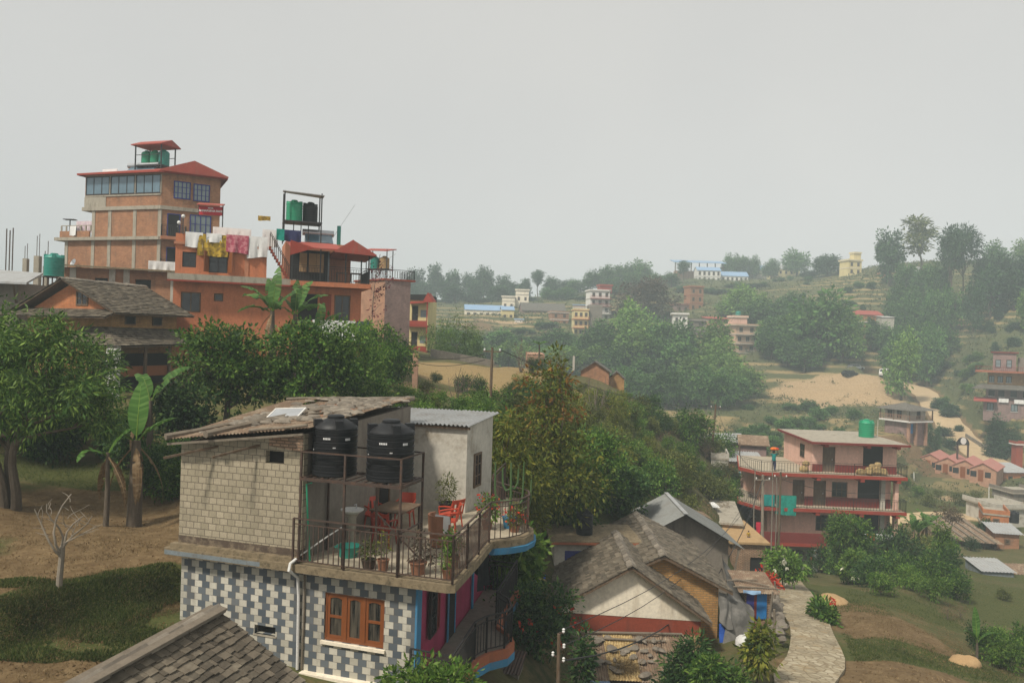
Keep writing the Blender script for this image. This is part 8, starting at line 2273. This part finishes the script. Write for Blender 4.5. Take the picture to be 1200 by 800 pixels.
# ---------------------------------------------------------- prototypes that are repeated
def proto(name, label, cat, lobes, lm, clusters, per, L, W, seed, group, tr=.12, fork=.4, tm='bark', **kw):
	t_ = make_tree(name, label, cat, (0, 0, 0), lobes, lm, clusters, per, L, W, seed, tr, fork, tm, group, **kw)
	t_['free'] = 1
	return t_
def put(pr, p_, s=1.0, rz=None, label=None, group=None, sz=None):
	rz = rnd.uniform(0, 360) if rz is None else rz
	sc_ = (s, s, s * (sz or 1)) if isinstance(s, (int, float)) else s
	if pr.get('free'):
		del pr['free']
		pr.location = p_; pr.rotation_euler = (0, 0, rad(rz)); pr.scale = sc_
		if label: pr['label'] = label
		if group: pr['group'] = group
		return pr
	return dup(pr, p_, rz, sc_, label, group)
BG = 'bushes on the near slope'
bushes = [
	proto('slope_bush', 'x', 'bush', round_lobes(1.25, 1.2, 0, 2.1, 6, 41), 'leaf_olive', 360, 8, .17, .06, 141, BG, .05, .35, 'twig', spread=.2, gap=.5),
	proto('slope_bush', 'x', 'bush', round_lobes(1.2, 1.2, 0, 2.3, 6, 42), 'leaf_jack', 360, 8, .17, .07, 142, BG, .05, .35, 'twig', spread=.2, gap=.5),
	proto('slope_bush', 'x', 'bush', round_lobes(1.2, 1.2, 0, 2.0, 6, 43), 'leaf_fresh', 340, 8, .17, .06, 143, BG, .05, .35, 'twig', spread=.2, gap=.5),
	proto('slope_bush', 'x', 'bush', round_lobes(1.3, 1.2, 0, 2.2, 6, 44), 'leaf_dark', 360, 8, .17, .07, 144, BG, .05, .35, 'twig', spread=.2, gap=.5),
	proto('slope_bush', 'x', 'bush', round_lobes(1.0, 1.0, 0, 1.7, 5, 45), 'leaf_dry', 120, 5, .14, .03, 145, BG, .04, .35, 'twig', spread=.25, gap=.6),
	proto('slope_bush', 'x', 'bush', round_lobes(1.3, 1.3, 0, 2.6, 7, 46), 'leaf_gold', 380, 7, .18, .06, 146, BG, .05, .35, 'twig', spread=.2, gap=.55)]
BL = ['olive green bush among the scrub of the near slope', 'mid green bush among the scrub of the near slope', 'light green bush among the scrub of the near slope', 'dark green bush among the scrub of the near slope', 'dry brown leafless looking bush among the scrub of the near slope', 'yellowish bush among the scrub of the near slope']
BG_ = ['olive bushes on the near slope', 'mid green bushes on the near slope', 'light green bushes on the near slope', 'dark green bushes on the near slope', 'dry bushes on the near slope', 'yellowish bushes on the near slope']
q = random.Random(77)
def scatter(px0, px1, d0, d1, n, kinds, s0, s1, avoid=None):
	for _ in range(n):
		d = math.exp(q.uniform(math.log(d0), math.log(d1)))
		px = q.uniform(px0, px1)
		p_ = on(px, d)
		if avoid and avoid(p_, px): continue
		k = q.choice(kinds)
		put(bushes[k], p_, q.uniform(s0, s1), None, BL[k], BG_[k], q.uniform(.8, 1.25))
scatter(600, 760, 40, 60, 52, (0, 0, 1, 2, 3, 4, 5, 5), .55, .95)
scatter(760, 860, 46, 74, 34, (0, 0, 1, 2, 3, 4), .6, 1.05)
scatter(640, 760, 60, 74, 12, (0, 1, 2, 4), .3, .5)
scatter(690, 810, 48, 64, 22, (0, 2, 5, 2), .5, .9)
scatter(560, 690, 33, 44, 20, (0, 1, 2, 3, 5), .6, 1.1)
scatter(440, 560, 33, 42, 24, (0, 1, 2, 1, 2), .35, .65)
scatter(480, 640, 44, 80, 13, (0, 3, 4, 4), .4, .75)
scatter(360, 470, 47, 64, 12, (0, 1, 3), .8, 1.4)
scatter(180, 240, 26, 30, 5, (1, 3), .5, .8)
scatter(-60, 160, 30, 40, 14, (1, 3, 3), .6, 1.1)
scatter(855, 900, 62, 80, 6, (0, 1, 2), .6, 1.0)
# trees on the near slope seen singly
ST = [(735, 62, 1.1, 4, 'grey brown twiggy tree just below the brick gable on the saddle'), (815, 70, 1.5, 1, 'full green tree at the valley end of the near slope'), (752, 66, 1.0, 0, 'tall olive shrub standing against the valley on the near slope'), (850, 78, 1.3, 1, 'round green tree above the alley roofs'), (852, 60, 1.1, 2, 'light tree behind the mud roof of the alley'), (545, 58, .62, 3, 'dark round bush on the dry saddle field'), (562, 58, .6, 3, 'second dark round bush on the dry saddle field, beside the pole')]
for px, d, s_, k, lb in ST: put(bushes[k], on(px, d), s_, None, lb, None)
# bare twiggy shrubs near the saddle field
for i, (px, d, h_, lb) in enumerate(((538, 46, 2.6, 'leafless grey shrub behind the corrugated roof'), (611, 70, 3.2, 'leafless shrub right of the saddle pole'), (660, 74, 2.6, 'pinkish dry sapling on the crest near the ruined hut'), (822, 72, 3.6, 'bare branching tree at the valley end of the near slope'), (700, 56, 3.2, 'bare grey brown branching shrub in the slope scrub'))):
	p = on(px, d)
	t = thing('bare_shrub', lb, 'shrub', p, 0)
	m = MB()
	for k in range(9):
		a = rnd.uniform(0, 6.28); rr = rnd.uniform(.15, .45) * h_
		e = Vector((math.cos(a) * rr, math.sin(a) * rr, h_ * rnd.uniform(.65, 1)))
		limb(m, (0, 0, -.2), e, .035, .010, i * 20 + k, .08, 5, 5)
		for j in range(5):
			q_ = Vector((0, 0, 0)).lerp(e, .4 + .12 * j)
			limb(m, q_, q_ + Vector((rnd.uniform(-.4, .4), rnd.uniform(-.4, .4), rnd.uniform(.1, .6))), .012, .004, 500 + i * 50 + k * 5 + j, .12, 3, 4)
	m.build('stem', M['twig'], t, False)
# garden right of the path
RB = [(955, 52, .5, 3), (990, 55, .9, 1), (935, 54, .45, 0), (1010, 48, .9, 1), (1030, 44, .8, 3), (1060, 46, .9, 1), (1040, 40, .65, 2), (1075, 43, .7, 2), (1100, 45, 1.0, 1), (1115, 48, 1.1, 3), (1130, 44, .8, 1), (1105, 41, .75, 2), (1065, 55, 1.3, 3), (1040, 56, 1.2, 3), (1020, 60, 1.1, 0), (1090, 57, 1.0, 0), (1110, 60, .9, 1), (1052, 62, 1.2, 1), (1000, 58, 1.4, 1), (975, 57, 1.0, 3), (1135, 38, .5, 4), (1120, 37, .5, 4), (1175, 29, .55, 1), (1195, 28, .6, 2), (1160, 31, .5, 3), (1210, 30, .7, 1), (1180, 33, .45, 2), (1145, 72, .6, 3), (1090, 70, .7, 2), (1070, 72, .8, 0), (1185, 47, .35, 0), (1160, 92, .7, 3), (1095, 95, .8, 0), (1130, 97, .9, 0), (1120, 101, .8, 4), (1105, 105, .6, 0), (1150, 104, .7, 0), (1180, 100, .5, 0), (1080, 100, .8, 2), (1065, 104, .7, 2)]
for px, d, s_, k in RB:
	put(bushes[k], on(px, d), s_, None, BL[k].replace('scrub of the near slope', 'garden growth right of the path'), BG_[k].replace('near slope', 'right of the path'))
p = on(1000, 51.5)
make_tree('orange_tree', 'full rounded green tree in front of the pink house ground floor', 'tree', p, round_lobes(1.75, 1.6, .3, 4.6, 8, 51), 'leaf_jack', 1100, 8, .17, .07, 151, .12, .4, 'bark', spread=.17, gap=.45)
p = on(1112, 50)
make_tree('slender_tree', 'slender fresh green tree at the right end of the garden', 'tree', p, [(0, 0, 1.3, .9, .9, 1.0), (.1, 0, 2.4, .75, .75, .8), (-.1, 0, 3.3, .45, .45, .6)], 'leaf_fresh', 520, 8, .17, .06, 152, .08, .4, 'bark', spread=.17, gap=.45)
p = on(1116, 66)
make_tree('crooked_tree', 'crooked brown trunked tree with a flat grey crown by the long shed', 'tree', p, [(0, 0, 3.9, 1.1, 1.0, .5), (.5, 0, 3.6, .8, .8, .5)], 'leaf_brown', 240, 7, .17, .05, 153, .10, .5, 'bark', spread=.2, gap=.5)
p = on(1160, 77)
make_tree('round_tree', 'small round tree in front of the orange brick terrace house', 'tree', p, round_lobes(.8, .8, .8, 2.4, 5, 54), 'leaf_dark', 300, 8, .16, .07, 154, .06, .4, 'bark', spread=.15)
p = on(1010, 38)
make_tree('trumpet_bush', 'leafy shrub with pale hanging trumpets in the garden', 'shrub', on(1006, 47), [(0, 0, 1.0, .9, .8, .8), (.3, 0, 1.6, .6, .6, .5)], 'leaf_fresh', 380, 8, .19, .08, 155, .04, .4, 'bark', spread=.15, droop=.4)
me_ = quads_mesh('blossom', foliage([(.1, -.3, 1.1, .8, .7, .7)], 14, 5, .2, .09, 17, spread=.05, droop=1.5, shell=.95)); me_.materials.append(M['petal_white'])
c = bpy.data.objects.new('blossom', me_); COL.objects.link(c); adopt(c, bpy.data.objects['trumpet_bush.001'])
p = on(985, 33)
make_tree('canna_clump', 'green clump with one red flower beside the path bend', 'plant', on(976, 31.5), [(0, 0, .35, .4, .9, .35), (.1, .8, .35, .4, .5, .35)], 'leaf_jack', 230, 7, .2, .08, 156, .02, .3, 'twig', spread=.14, droop=.1)
me_ = quads_mesh('blossom', foliage([(.2, -.2, .95, .08, .08, .08)], 5, 7, .1, .08, 18, spread=.04)); me_.materials.append(M['petal_red'])
c = bpy.data.objects.new('blossom', me_); COL.objects.link(c); adopt(c, bpy.data.objects['canna_clump'])
# ---------------------------------------------------------- far trees
def fproto(name, lobes, lm, n, per, L, W, seed, tr=.3, tm='bark', **kw):
	return proto(name, 'x', 'tree', lobes, lm, n, per, L, W, seed, None, tr, .5, tm, limbs=True, **kw)
FT = {
	'round': [fproto('broadleaf_tree', round_lobes(3.4, 3.4, 1.2, 10, 9, 61), 'leaf_far', 620, 7, .55, .3, 161, spread=.5, gap=.5), fproto('broadleaf_tree', round_lobes(3.6, 3.5, 1.0, 10, 10, 62), 'leaf_far', 640, 7, .55, .3, 162, spread=.5, gap=.5)],
	'light': [fproto('broadleaf_tree', round_lobes(3.4, 3.3, 1.0, 10, 9, 63), 'leaf_far_light', 620, 7, .55, .3, 163, spread=.5, gap=.5), fproto('broadleaf_tree', round_lobes(3.2, 3.4, .8, 10, 9, 64), 'leaf_far_light', 620, 7, .5, .28, 164, spread=.5, gap=.5)],
	'dark': [fproto('broadleaf_tree', round_lobes(3.3, 3.3, .8, 10, 9, 65), 'leaf_far_dark', 620, 7, .55, .3, 165, spread=.5, gap=.5), fproto('broadleaf_tree', round_lobes(3.0, 3.1, .8, 10, 8, 66), 'leaf_far_dark', 600, 7, .55, .3, 166, spread=.5, gap=.55)],
	'sparse': [fproto('gum_tree', [(-1.3, 0, 8.9, 1.1, .9, .75), (.2, .2, 9.5, .9, .8, .55), (1.8, 0, 8.7, 1.2, .9, .6), (2.9, .1, 7.9, .7, .7, .45), (-.6, 0, 7.2, 1.0, .9, .7), (1.0, 0, 7.3, .8, .8, .6), (-1.9, .1, 6.2, .8, .7, .6), (.4, 0, 5.7, .8, .7, .5), (1.6, 0, 6.0, .6, .6, .4), (-.9, 0, 4.7, .7, .7, .5)], 'leaf_olive', 330, 6, .40, .16, 167, .13, 'bark_pale', spread=.4, gap=.75)],
	'pine': [fproto('pine_tree', [(.3, 0, 9.2, 1.7, 1.5, .6), (-1.4, 0, 8.7, 1.3, 1.2, .55), (1.9, .2, 8.5, 1.3, 1.2, .5), (0, .2, 7.9, 1.5, 1.5, .5), (-2.1, 0, 7.5, 1.1, 1.1, .45), (2.2, 0, 7.3, 1.2, 1.1, .45), (-.6, .2, 6.7, 1.4, 1.3, .45), (1.3, .1, 6.2, 1.1, 1.0, .4), (-1.2, 0, 5.6, 1.0, .9, .35)], 'leaf_far_dark', 520, 7, .40, .13, 168, .15, 'bark', spread=.38, gap=.6)],
	'brown': [fproto('broadleaf_tree', round_lobes(4.6, 4.4, .6, 10, 11, 69), 'leaf_brown', 800, 7, .42, .18, 169, spread=.5, gap=.5)],
	'bamboo': [fproto('bamboo_clump', [(0, 0, 3.0, 2.2, 2.0, 2.6), (1.5, 0, 6.2, .7, .7, 1.6), (-1.6, 0, 6.8, .6, .6, 1.8), (.1, 0, 8.2, .5, .5, 1.6), (2.9, 0, 5.4, .6, .6, .9), (-3.0, 0, 5.2, .6, .6, 1.1), (-.8, 0, 5.6, .8, .8, 1.4), (.9, 0, 5.2, .9, .8, 1.2)], 'leaf_fresh', 600, 6, .5, .09, 170, .06, 'bark_pale', stems=5, spread=.4, droop=.6, gap=.6)],
}
def ftree(kind, px, d, h, w=None, label=None, group=None, rz=None):
	pr = rnd.choice(FT[kind])
	p_ = on(px, d, -.3)
	s = h / 10.0
	sw = s if w is None else w / 7.2
	return put(pr, p_, (sw, sw, s), rz, label, group)
cp = make_tree('conifer', 'x', 'tree', (0, 0, 0), [(0, 0, 1.2, .75, .75, 1.1), (0, 0, 2.6, .6, .6, 1.1), (0, 0, 4.0, .45, .45, 1.0), (0, 0, 5.2, .28, .28, .8)], 'leaf_far_dark', 330, 7, .26, .08, 171, .10, .5, 'bark', 'x', spread=.2, droop=-.2, gap=.3, limbs=False)
cp['free'] = 1
for i, (px, d, s_) in enumerate(((1070, 137, .62), (1076, 135, .66), (1082, 134, .72), (1088, 135, .68), (1094, 134, .74), (1102, 135, .85), (1065, 139, .55))):
	put(cp, on(px, d), s_, None, 'dark conifer in the clipped row in front of the brown roofed lodge', 'conifers before the brown roofed lodge')
for i, (px, d, s_) in enumerate(((1166, 141, 1.2), (1172, 141, 1.35), (1178, 140, 1.15), (1185, 140, 1.0), (1193, 139, .9))):
	put(cp, on(px, d), (s_ * 1.5, s_ * 1.5, s_), None, 'dark conifer in the clump below the stepped hotel', 'conifers below the stepped hotel')
def row(kind, items, label, group):
	"""items: (photo x, photo y of the top, metres away, width in photo pixels)"""
	for px, pt, d, w in items:
		p_ = on(px, d, -.3)
		h = at(px, pt, d).z - p_.z
		if h < 2: h = 2
		pr = rnd.choice(FT[kind])
		put(pr, p_, (w / 900 * d / 8.2, w / 900 * d / 8.2, h / 10.7), None, label, group)
row('dark', [(485, 314, 390, 30), (508, 309, 395, 30), (528, 316, 390, 28), (548, 320, 395, 26), (566, 312, 385, 32), (588, 322, 390, 26), (600, 330, 380, 24), (613, 326, 375, 24), (645, 324, 380, 26), (660, 328, 385, 24), (520, 328, 370, 28), (556, 330, 372, 28), (582, 334, 365, 24), (496, 330, 370, 30)], 'hazy dark tree on the skyline wood above the blue roofed building', 'hazy trees of the left skyline wood')
row('round', [(690, 316, 375, 30), (708, 309, 375, 30), (728, 307, 380, 32), (748, 303, 380, 32), (768, 320, 370, 28), (672, 326, 380, 26), (640, 336, 350, 24), (660, 340, 345, 26), (715, 325, 350, 30), (740, 320, 350, 30), (785, 318, 360, 24)], 'hazy green tree on the skyline left of the open hall', 'hazy trees left of the open hall')
row('pine', [(628, 314, 372, 36), (798, 304, 372, 34)], 'hazy pine reaching above the skyline wood', 'hazy skyline pines')
row('brown', [(756, 321, 268, 76)], 'wide purplish brown tree above the middle wood', None)
row('round', [(850, 297, 415, 22), (865, 297, 415, 26), (880, 299, 415, 20), (901, 302, 405, 24)], 'hazy round tree behind the blue classroom roofs', 'trees behind the classroom roofs')
row('round', [(930, 291, 400, 36)], 'rounded hazy tree highest above the grey blue hall', None)
row('dark', [(966, 298, 340, 44)], 'dark spreading tree left of the yellow skyline house', None)
row('dark', [(945, 316, 345, 28), (985, 312, 335, 20)], 'low dark tree flanking the spreading one by the yellow skyline house', 'low trees by the yellow skyline house')
row('dark', [(1040, 268, 275, 42)], 'tall dark tree right of the yellow skyline house', None)
row('sparse', [(1074, 250, 272, 100)], 'tall pale open crowned tree against the sky', None)
row('pine', [(1112, 258, 240, 66)], 'tall dark pine against the sky, the broader of two', None)
row('pine', [(1126, 257, 243, 58)], 'tall dark pine against the sky, right behind the broader one', None)
row('round', [(1164, 281, 270, 36)], 'rounded pale green tree on the right skyline', None)
row('light', [(1198, 282, 280, 34)], 'light tree at the right end of the skyline', None)
row('dark', [(1150, 300, 245, 40), (1172, 298, 240, 44), (1195, 300, 235, 44), (1160, 312, 225, 46), (1188, 316, 220, 46), (1216, 300, 235, 46), (1140, 330, 220, 32)], 'dark tree of the thick clump under the right skyline', 'dark clump under the right skyline')
row('round', [(1060, 306, 265, 30), (1082, 308, 258, 30), (1098, 305, 250, 30), (1050, 330, 250, 36), (1072, 335, 240, 40), (1092, 338, 232, 36), (1112, 335, 230, 34), (1060, 350, 235, 34), (1045, 352, 240, 30)], 'dark tree of the wood running down from the tall pines', 'wood below the tall pines')
row('round', [(1030, 378, 222, 40), (1052, 384, 205, 44), (1072, 372, 215, 38), (1094, 376, 205, 34), (1015, 372, 235, 34), (1000, 392, 215, 36)], 'mid green tree below the dark wood, above the dirt road', 'mid green trees above the dirt road')
row('light', [(1058, 388, 180, 44)], 'leaning green tree with visible trunks beside the dirt road', None)
row('light', [(1204, 338, 200, 30)], 'light green tree at the right margin above the stepped hotel', None)
row('round', [(962, 338, 212, 84)], 'big spreading tree above the parked cars, middle part', None)
row('round', [(925, 365, 222, 60)], 'tree left of the big spreading one', None)
row('light', [(988, 356, 208, 52)], 'light green tree right of the big spreading one', None)
row('light', [(738, 352, 216, 66), (745, 380, 200, 60), (716, 388, 212, 46)], 'light green tree in the middle wood below the brown crown', 'light trees of the middle wood')
row('round', [(790, 374, 206, 56), (800, 395, 192, 56), (770, 392, 200, 46), (724, 405, 200, 44), (760, 415, 188, 48)], 'green tree in the thick of the middle wood', 'green trees in the thick of the middle wood')
row('light', [(832, 374, 204, 60), (838, 395, 192, 60), (850, 408, 184, 56), (818, 412, 180, 56), (876, 428, 178, 46), (862, 424, 176, 46)], 'bright green tree before the peach balcony house', 'bright trees before the peach balcony house')
row('light', [(866, 333, 262, 56), (888, 345, 255, 50), (850, 350, 268, 40)], 'light green tree below the white school block', 'light trees below the school')
row('round', [(905, 348, 250, 50), (925, 340, 258, 40), (905, 378, 222, 48), (940, 356, 240, 46)], 'mid green tree between the school slope and the spreading tree', 'mid green trees on the school slope')
row('dark', [(690, 432, 190, 44), (706, 440, 184, 44), (672, 428, 196, 40), (660, 420, 205, 36)], 'bluish dark tree below the yellow three storey house', 'bluish trees below the yellow house')
row('round', [(640, 375, 262, 36), (655, 388, 250, 36), (625, 398, 240, 40), (612, 385, 255, 34), (640, 405, 230, 40), (660, 412, 222, 36), (600, 400, 235, 38), (585, 395, 245, 36), (570, 405, 235, 36)], 'hazy tree on the scrubby slope below the brown roof', 'hazy trees below the brown roof')
row('dark', [(480 + 17 * i, 334 + 9 * ((i * 7) % 3), 350 + 6 * (i % 3), 34) for i in range(9)], 'hazy dark tree at the foot of the skyline wood, behind the blue roofed building', 'trees at the foot of the skyline wood')
row('round', [(470 + 15 * i, 384 + 7 * ((i * 5) % 4), 226 - 5 * (i % 3), 46) for i in range(15)], 'bluish green tree on the shaded slope under the cream buildings', 'trees on the slope under the cream buildings')
row('light', [(500 + 24 * i, 402 + 6 * ((i * 3) % 3), 196 - 4 * (i % 3), 44) for i in range(8)], 'pale green tree in the dip behind the saddle field', 'trees in the dip behind the saddle')
row('round', [(735 + 16 * i, 428 + 5 * (i % 3), 170 - 3 * (i % 4), 46) for i in range(9)], 'green tree low in the valley behind the near slope', 'trees low in the valley')
row('round', [(700 + 19 * i, 372 + 9 * ((i * 5) % 4), 214 - 6 * (i % 3), 50) for i in range(6)] + [(880 + 18 * i, 352 + 8 * ((i * 3) % 4), 246 - 7 * (i % 3), 46) for i in range(7)] + [(905 + 20 * i, 384 + 6 * (i % 3), 216 - 4 * (i % 3), 44) for i in range(5)], 'mid green tree in the continuous wood of the far slope', 'continuous wood of the far slope')
row('light', [(905 + 23 * i, 372 + 8 * ((i * 3) % 3), 226 - 5 * (i % 3), 46) for i in range(5)] + [(700, 402, 205, 44), (770, 380, 208, 48)], 'lighter green tree in the continuous wood of the far slope', 'lighter trees of the far slope')
row('round', [(1045 + 21 * i, 382 + 7 * ((i * 5) % 3), 214 - 7 * (i % 3), 32) for i in range(4)], 'small tree on the slope between the pines and the dirt road', 'small trees between the pines and the road')
row('round', [(660 + 15 * i, 336 + 5 * ((i * 3) % 4), 345 - 6 * (i % 3), 34) for i in range(7)] + [(800 + 21 * i, 334 + 4 * (i % 3), 340 - 8 * (i % 3), 34) for i in range(5)], 'hazy tree on the upper slope below the open hall', 'hazy trees below the open hall')
row('bamboo', [(535, 356, 96, 74)], 'tall feathery bamboo clump right of the yellow house', None)
row('bamboo', [(516, 366, 92, 54)], 'lower bamboo clump touching the yellow house', None)
row('bamboo', [(556, 372, 100, 48)], 'thin bamboo clump at the right of the feathery one', None)
for k_, a_, b_, d0, d1, n_, lb_, gp_ in (('dark', 1095, 1215, 140, 228, 26, 'low dark bush on the terraces above the stepped hotel', 'bushes above the stepped hotel'), ('round', 865, 1005, 104, 168, 30, 'low olive bush on the terraces behind the pink house', 'bushes on the terraces behind the pink house'), ('round', 960, 1060, 225, 290, 16, 'low bush on the stepped fields below the skyline', 'bushes on the stepped fields'), ('light', 1105, 1150, 172, 215, 10, 'grey green bush beside the climbing dirt road', 'bushes beside the dirt road'), ('round', 690, 950, 270, 360, 26, 'low hazy bush on the slope below the school', 'bushes below the school')):
	for _ in range(n_):
		ftree(k_, rnd.uniform(a_, b_), rnd.uniform(d0, d1), rnd.uniform(1.3, 3.0), rnd.uniform(2.0, 4.5), lb_, gp_)
# scrub that clothes the far slopes: one mass nobody could count
Rs = np.random.RandomState(9)
P_, n_need = [], 17000
while len(P_) < n_need:
	d = math.exp(Rs.uniform(math.log(95), math.log(400)))
	px = Rs.uniform(430, 1320)
	x = ray(px, 405)[0] * d
	p_ = np.array([x, d, gz(x, d)])
	e = .8
	sl = math.hypot(gz(x + e, d) - gz(x - e, d), gz(x, d + e) - gz(x, d - e)) / (2 * e)
	nz_ = math.sin(x * .09 + 1.3 * math.sin(d * .05)) + math.sin(d * .11 + x * .03)
	pr = .10 + .55 * min(1, sl * 1.4) + (.35 if nz_ > .5 else 0)
	if d < 160 and px > 860: pr *= .55
	for rx, ry, w_ in ((RD[:, 0], RD[:, 1], 5.5), (LD[:, 0], LD[:, 1], 4.0)):
		if ((rx - x) ** 2 + (ry - d) ** 2).min() < w_ ** 2: pr = 0
	c0 = at(985, 445, 192)
	if ((x - c0.x) / 20) ** 2 + ((d - c0.y) / 22) ** 2 < 1: pr *= .06
	if Rs.uniform() < pr: P_.append(p_)
P_ = np.array(P_)
k = 9
c = np.repeat(np.arange(len(P_)), k)
hh = np.repeat(Rs.uniform(.3, 1.1, len(P_)) * np.clip(P_[:, 1] / 220, .55, 1.2), k)
ps = P_[c] + np.stack([Rs.normal(0, .55, len(c)) * hh, Rs.normal(0, .55, len(c)) * hh, np.abs(Rs.normal(0, .45, len(c))) * hh + .1], 1)
D = unit(Rs.normal(size=(len(c), 3)) + np.array([0, 0, .5]))
S = unit(np.cross(D, Rs.normal(size=(len(c), 3)) * .6 + np.array([0, 0, 1])))
Lh = hh * Rs.uniform(.45, .8, len(c))
me_ = quads_mesh('undergrowth', leaf_arrays(ps - D * (Lh * .5)[:, None], D, S, Lh, Lh * .6))
me_.materials.append(leafmat('scrub', (.06, .085, .03), (.095, .12, .045), (.19, .17, .08), .2, .7, 0))
o = bpy.data.objects.new('undergrowth', me_); COL.objects.link(o)
tag(o, 'low scrub clothing the terraced slopes across the valley', None, None, 'stuff')
# grass, dry grass and leaf litter near the camera
def blades(name, label, mat, spots, n, L0, L1, W, seed, lay=.25, dens=None):
	R2 = np.random.RandomState(seed)
	per = int(n / len(spots))
	Ps = []
	for px, py, d, rx, ry in spots:
		c_ = at(px, py, d)
		a = R2.uniform(0, 6.28, per); r2 = np.sqrt(R2.uniform(0, 1, per))
		x, y = c_.x + rx * r2 * np.cos(a), c_.y + ry * r2 * np.sin(a)
		keep = (np.sin(x * 2.1 + np.sin(y * 1.7)) + np.sin(y * 2.6 + 1.0)) > (-1.0 if dens is None else dens)
		x, y = x[keep], y[keep]
		ok = [i for i in range(len(x)) if ((PD[:, 0] - x[i]) ** 2 + (PD[:, 1] - y[i]) ** 2).min() > 1.25]
		Ps += [(x[i], y[i], gz(x[i], y[i])) for i in ok]
	Ps = np.array(Ps)
	n_ = len(Ps)
	Dv = unit(R2.normal(size=(n_, 3)) * lay + np.array([0, 0, 1 if lay < 1 else .15]))
	Sv = unit(np.cross(Dv, R2.normal(size=(n_, 3))))
	me2 = quads_mesh(name, leaf_arrays(Ps, Dv, Sv, R2.uniform(L0, L1, n_) * (.45 + .55 * np.abs(np.sin(Ps[:, 0] * 2.3 + np.sin(Ps[:, 1] * 1.9)))), np.full(n_, W)))
	me2.materials.append(M[mat])
	o2 = bpy.data.objects.new(name, me2); COL.objects.link(o2)
	return tag(o2, label, None, None, 'stuff')
blades('grass', 'green grass on the garden banks and plot edges', 'grass', [(0, 735, 16.5, 1.1, .8), (25, 726, 16.9, 1, .7), (75, 709, 17.8, .9, .6), (125, 698, 18.6, .9, .6), (172, 689, 19.3, .8, .6), (50, 715, 17.3, 1.0, .7), (100, 718, 17.9, .9, .6), (130, 713, 18.0, .9, .6), (150, 705, 18.6, .8, .5), (30, 752, 15.9, 1, .4), (130, 735, 17.2, 1.1, .6), (100, 703, 18.3, .9, .6), (150, 692, 19.0, .8, .6), (195, 685, 19.7, .7, .6), (175, 742, 16.9, 1.0, .6), (145, 765, 16.0, 1.1, .3), (25, 680, 18.2, .9, .35), (110, 560, 30, 6, 1.6), (1000, 765, 26, 2.6, 1.2), (1080, 765, 27, 3, 1.6), (985, 700, 37, 1.6, 4), (1060, 700, 39, 2.5, 4), (1180, 705, 46, 7, 8), (620, 690, 26, 2.5, 3), (965, 745, 29, .9, 4), (1150, 780, 27, 4, 2.5), (600, 500, 42, 10, 5)], 110000, .03, .13, .02, 21, .5, -3)
blades('dry_grass', 'straw coloured dry grass over beds and slopes', 'grass_dry', [(20, 735, 16.6, 1.4, .9), (90, 712, 18.0, 1.4, .9), (150, 700, 18.8, 1.4, .8), (80, 655, 20, 5, 2.5), (60, 750, 16.4, 4.5, 1.6), (150, 620, 24, 4, 4), (640, 730, 23.5, 1.2, 1.2), (1040, 720, 34, 3, 4), (1080, 745, 29, 3, 3), (560, 450, 62, 10, 12), (600, 440, 66, 8, 8), (1130, 690, 52, 7, 7)], 70000, .03, .12, .014, 22, .9, -.9)
blades('leaf_litter', 'fallen leaves and crumbs of straw on the garden soil', 'litter', [(80, 655, 20, 5.5, 2.6), (60, 755, 16.2, 5, 1.8), (150, 610, 25, 5, 5), (1040, 730, 31, 2.4, 4.4), (1020, 790, 23.5, 3, 1.7), (600, 705, 25, 2, 2.5)], 9000, .03, .10, .04, 23, 2.5, -3)
# yellow sand heaps by the plot
for i, (px, py, d, s_, lb) in enumerate(((1130, 772, 27.5, .55, 'heap of yellow sand on the grass at the lower right'), (975, 703, 37, .85, 'bank of yellow sand at the top of the dug plot'))):
	p = at(px, py, d); p.z = gz(p.x, p.y)
	solo(MB().blob((0, 0, 0), (s_, s_ * .8, s_ * .55), 70 + i, .14, 16), 'sand_heap', M['mud'], lb, 'sand heap', p, 0)
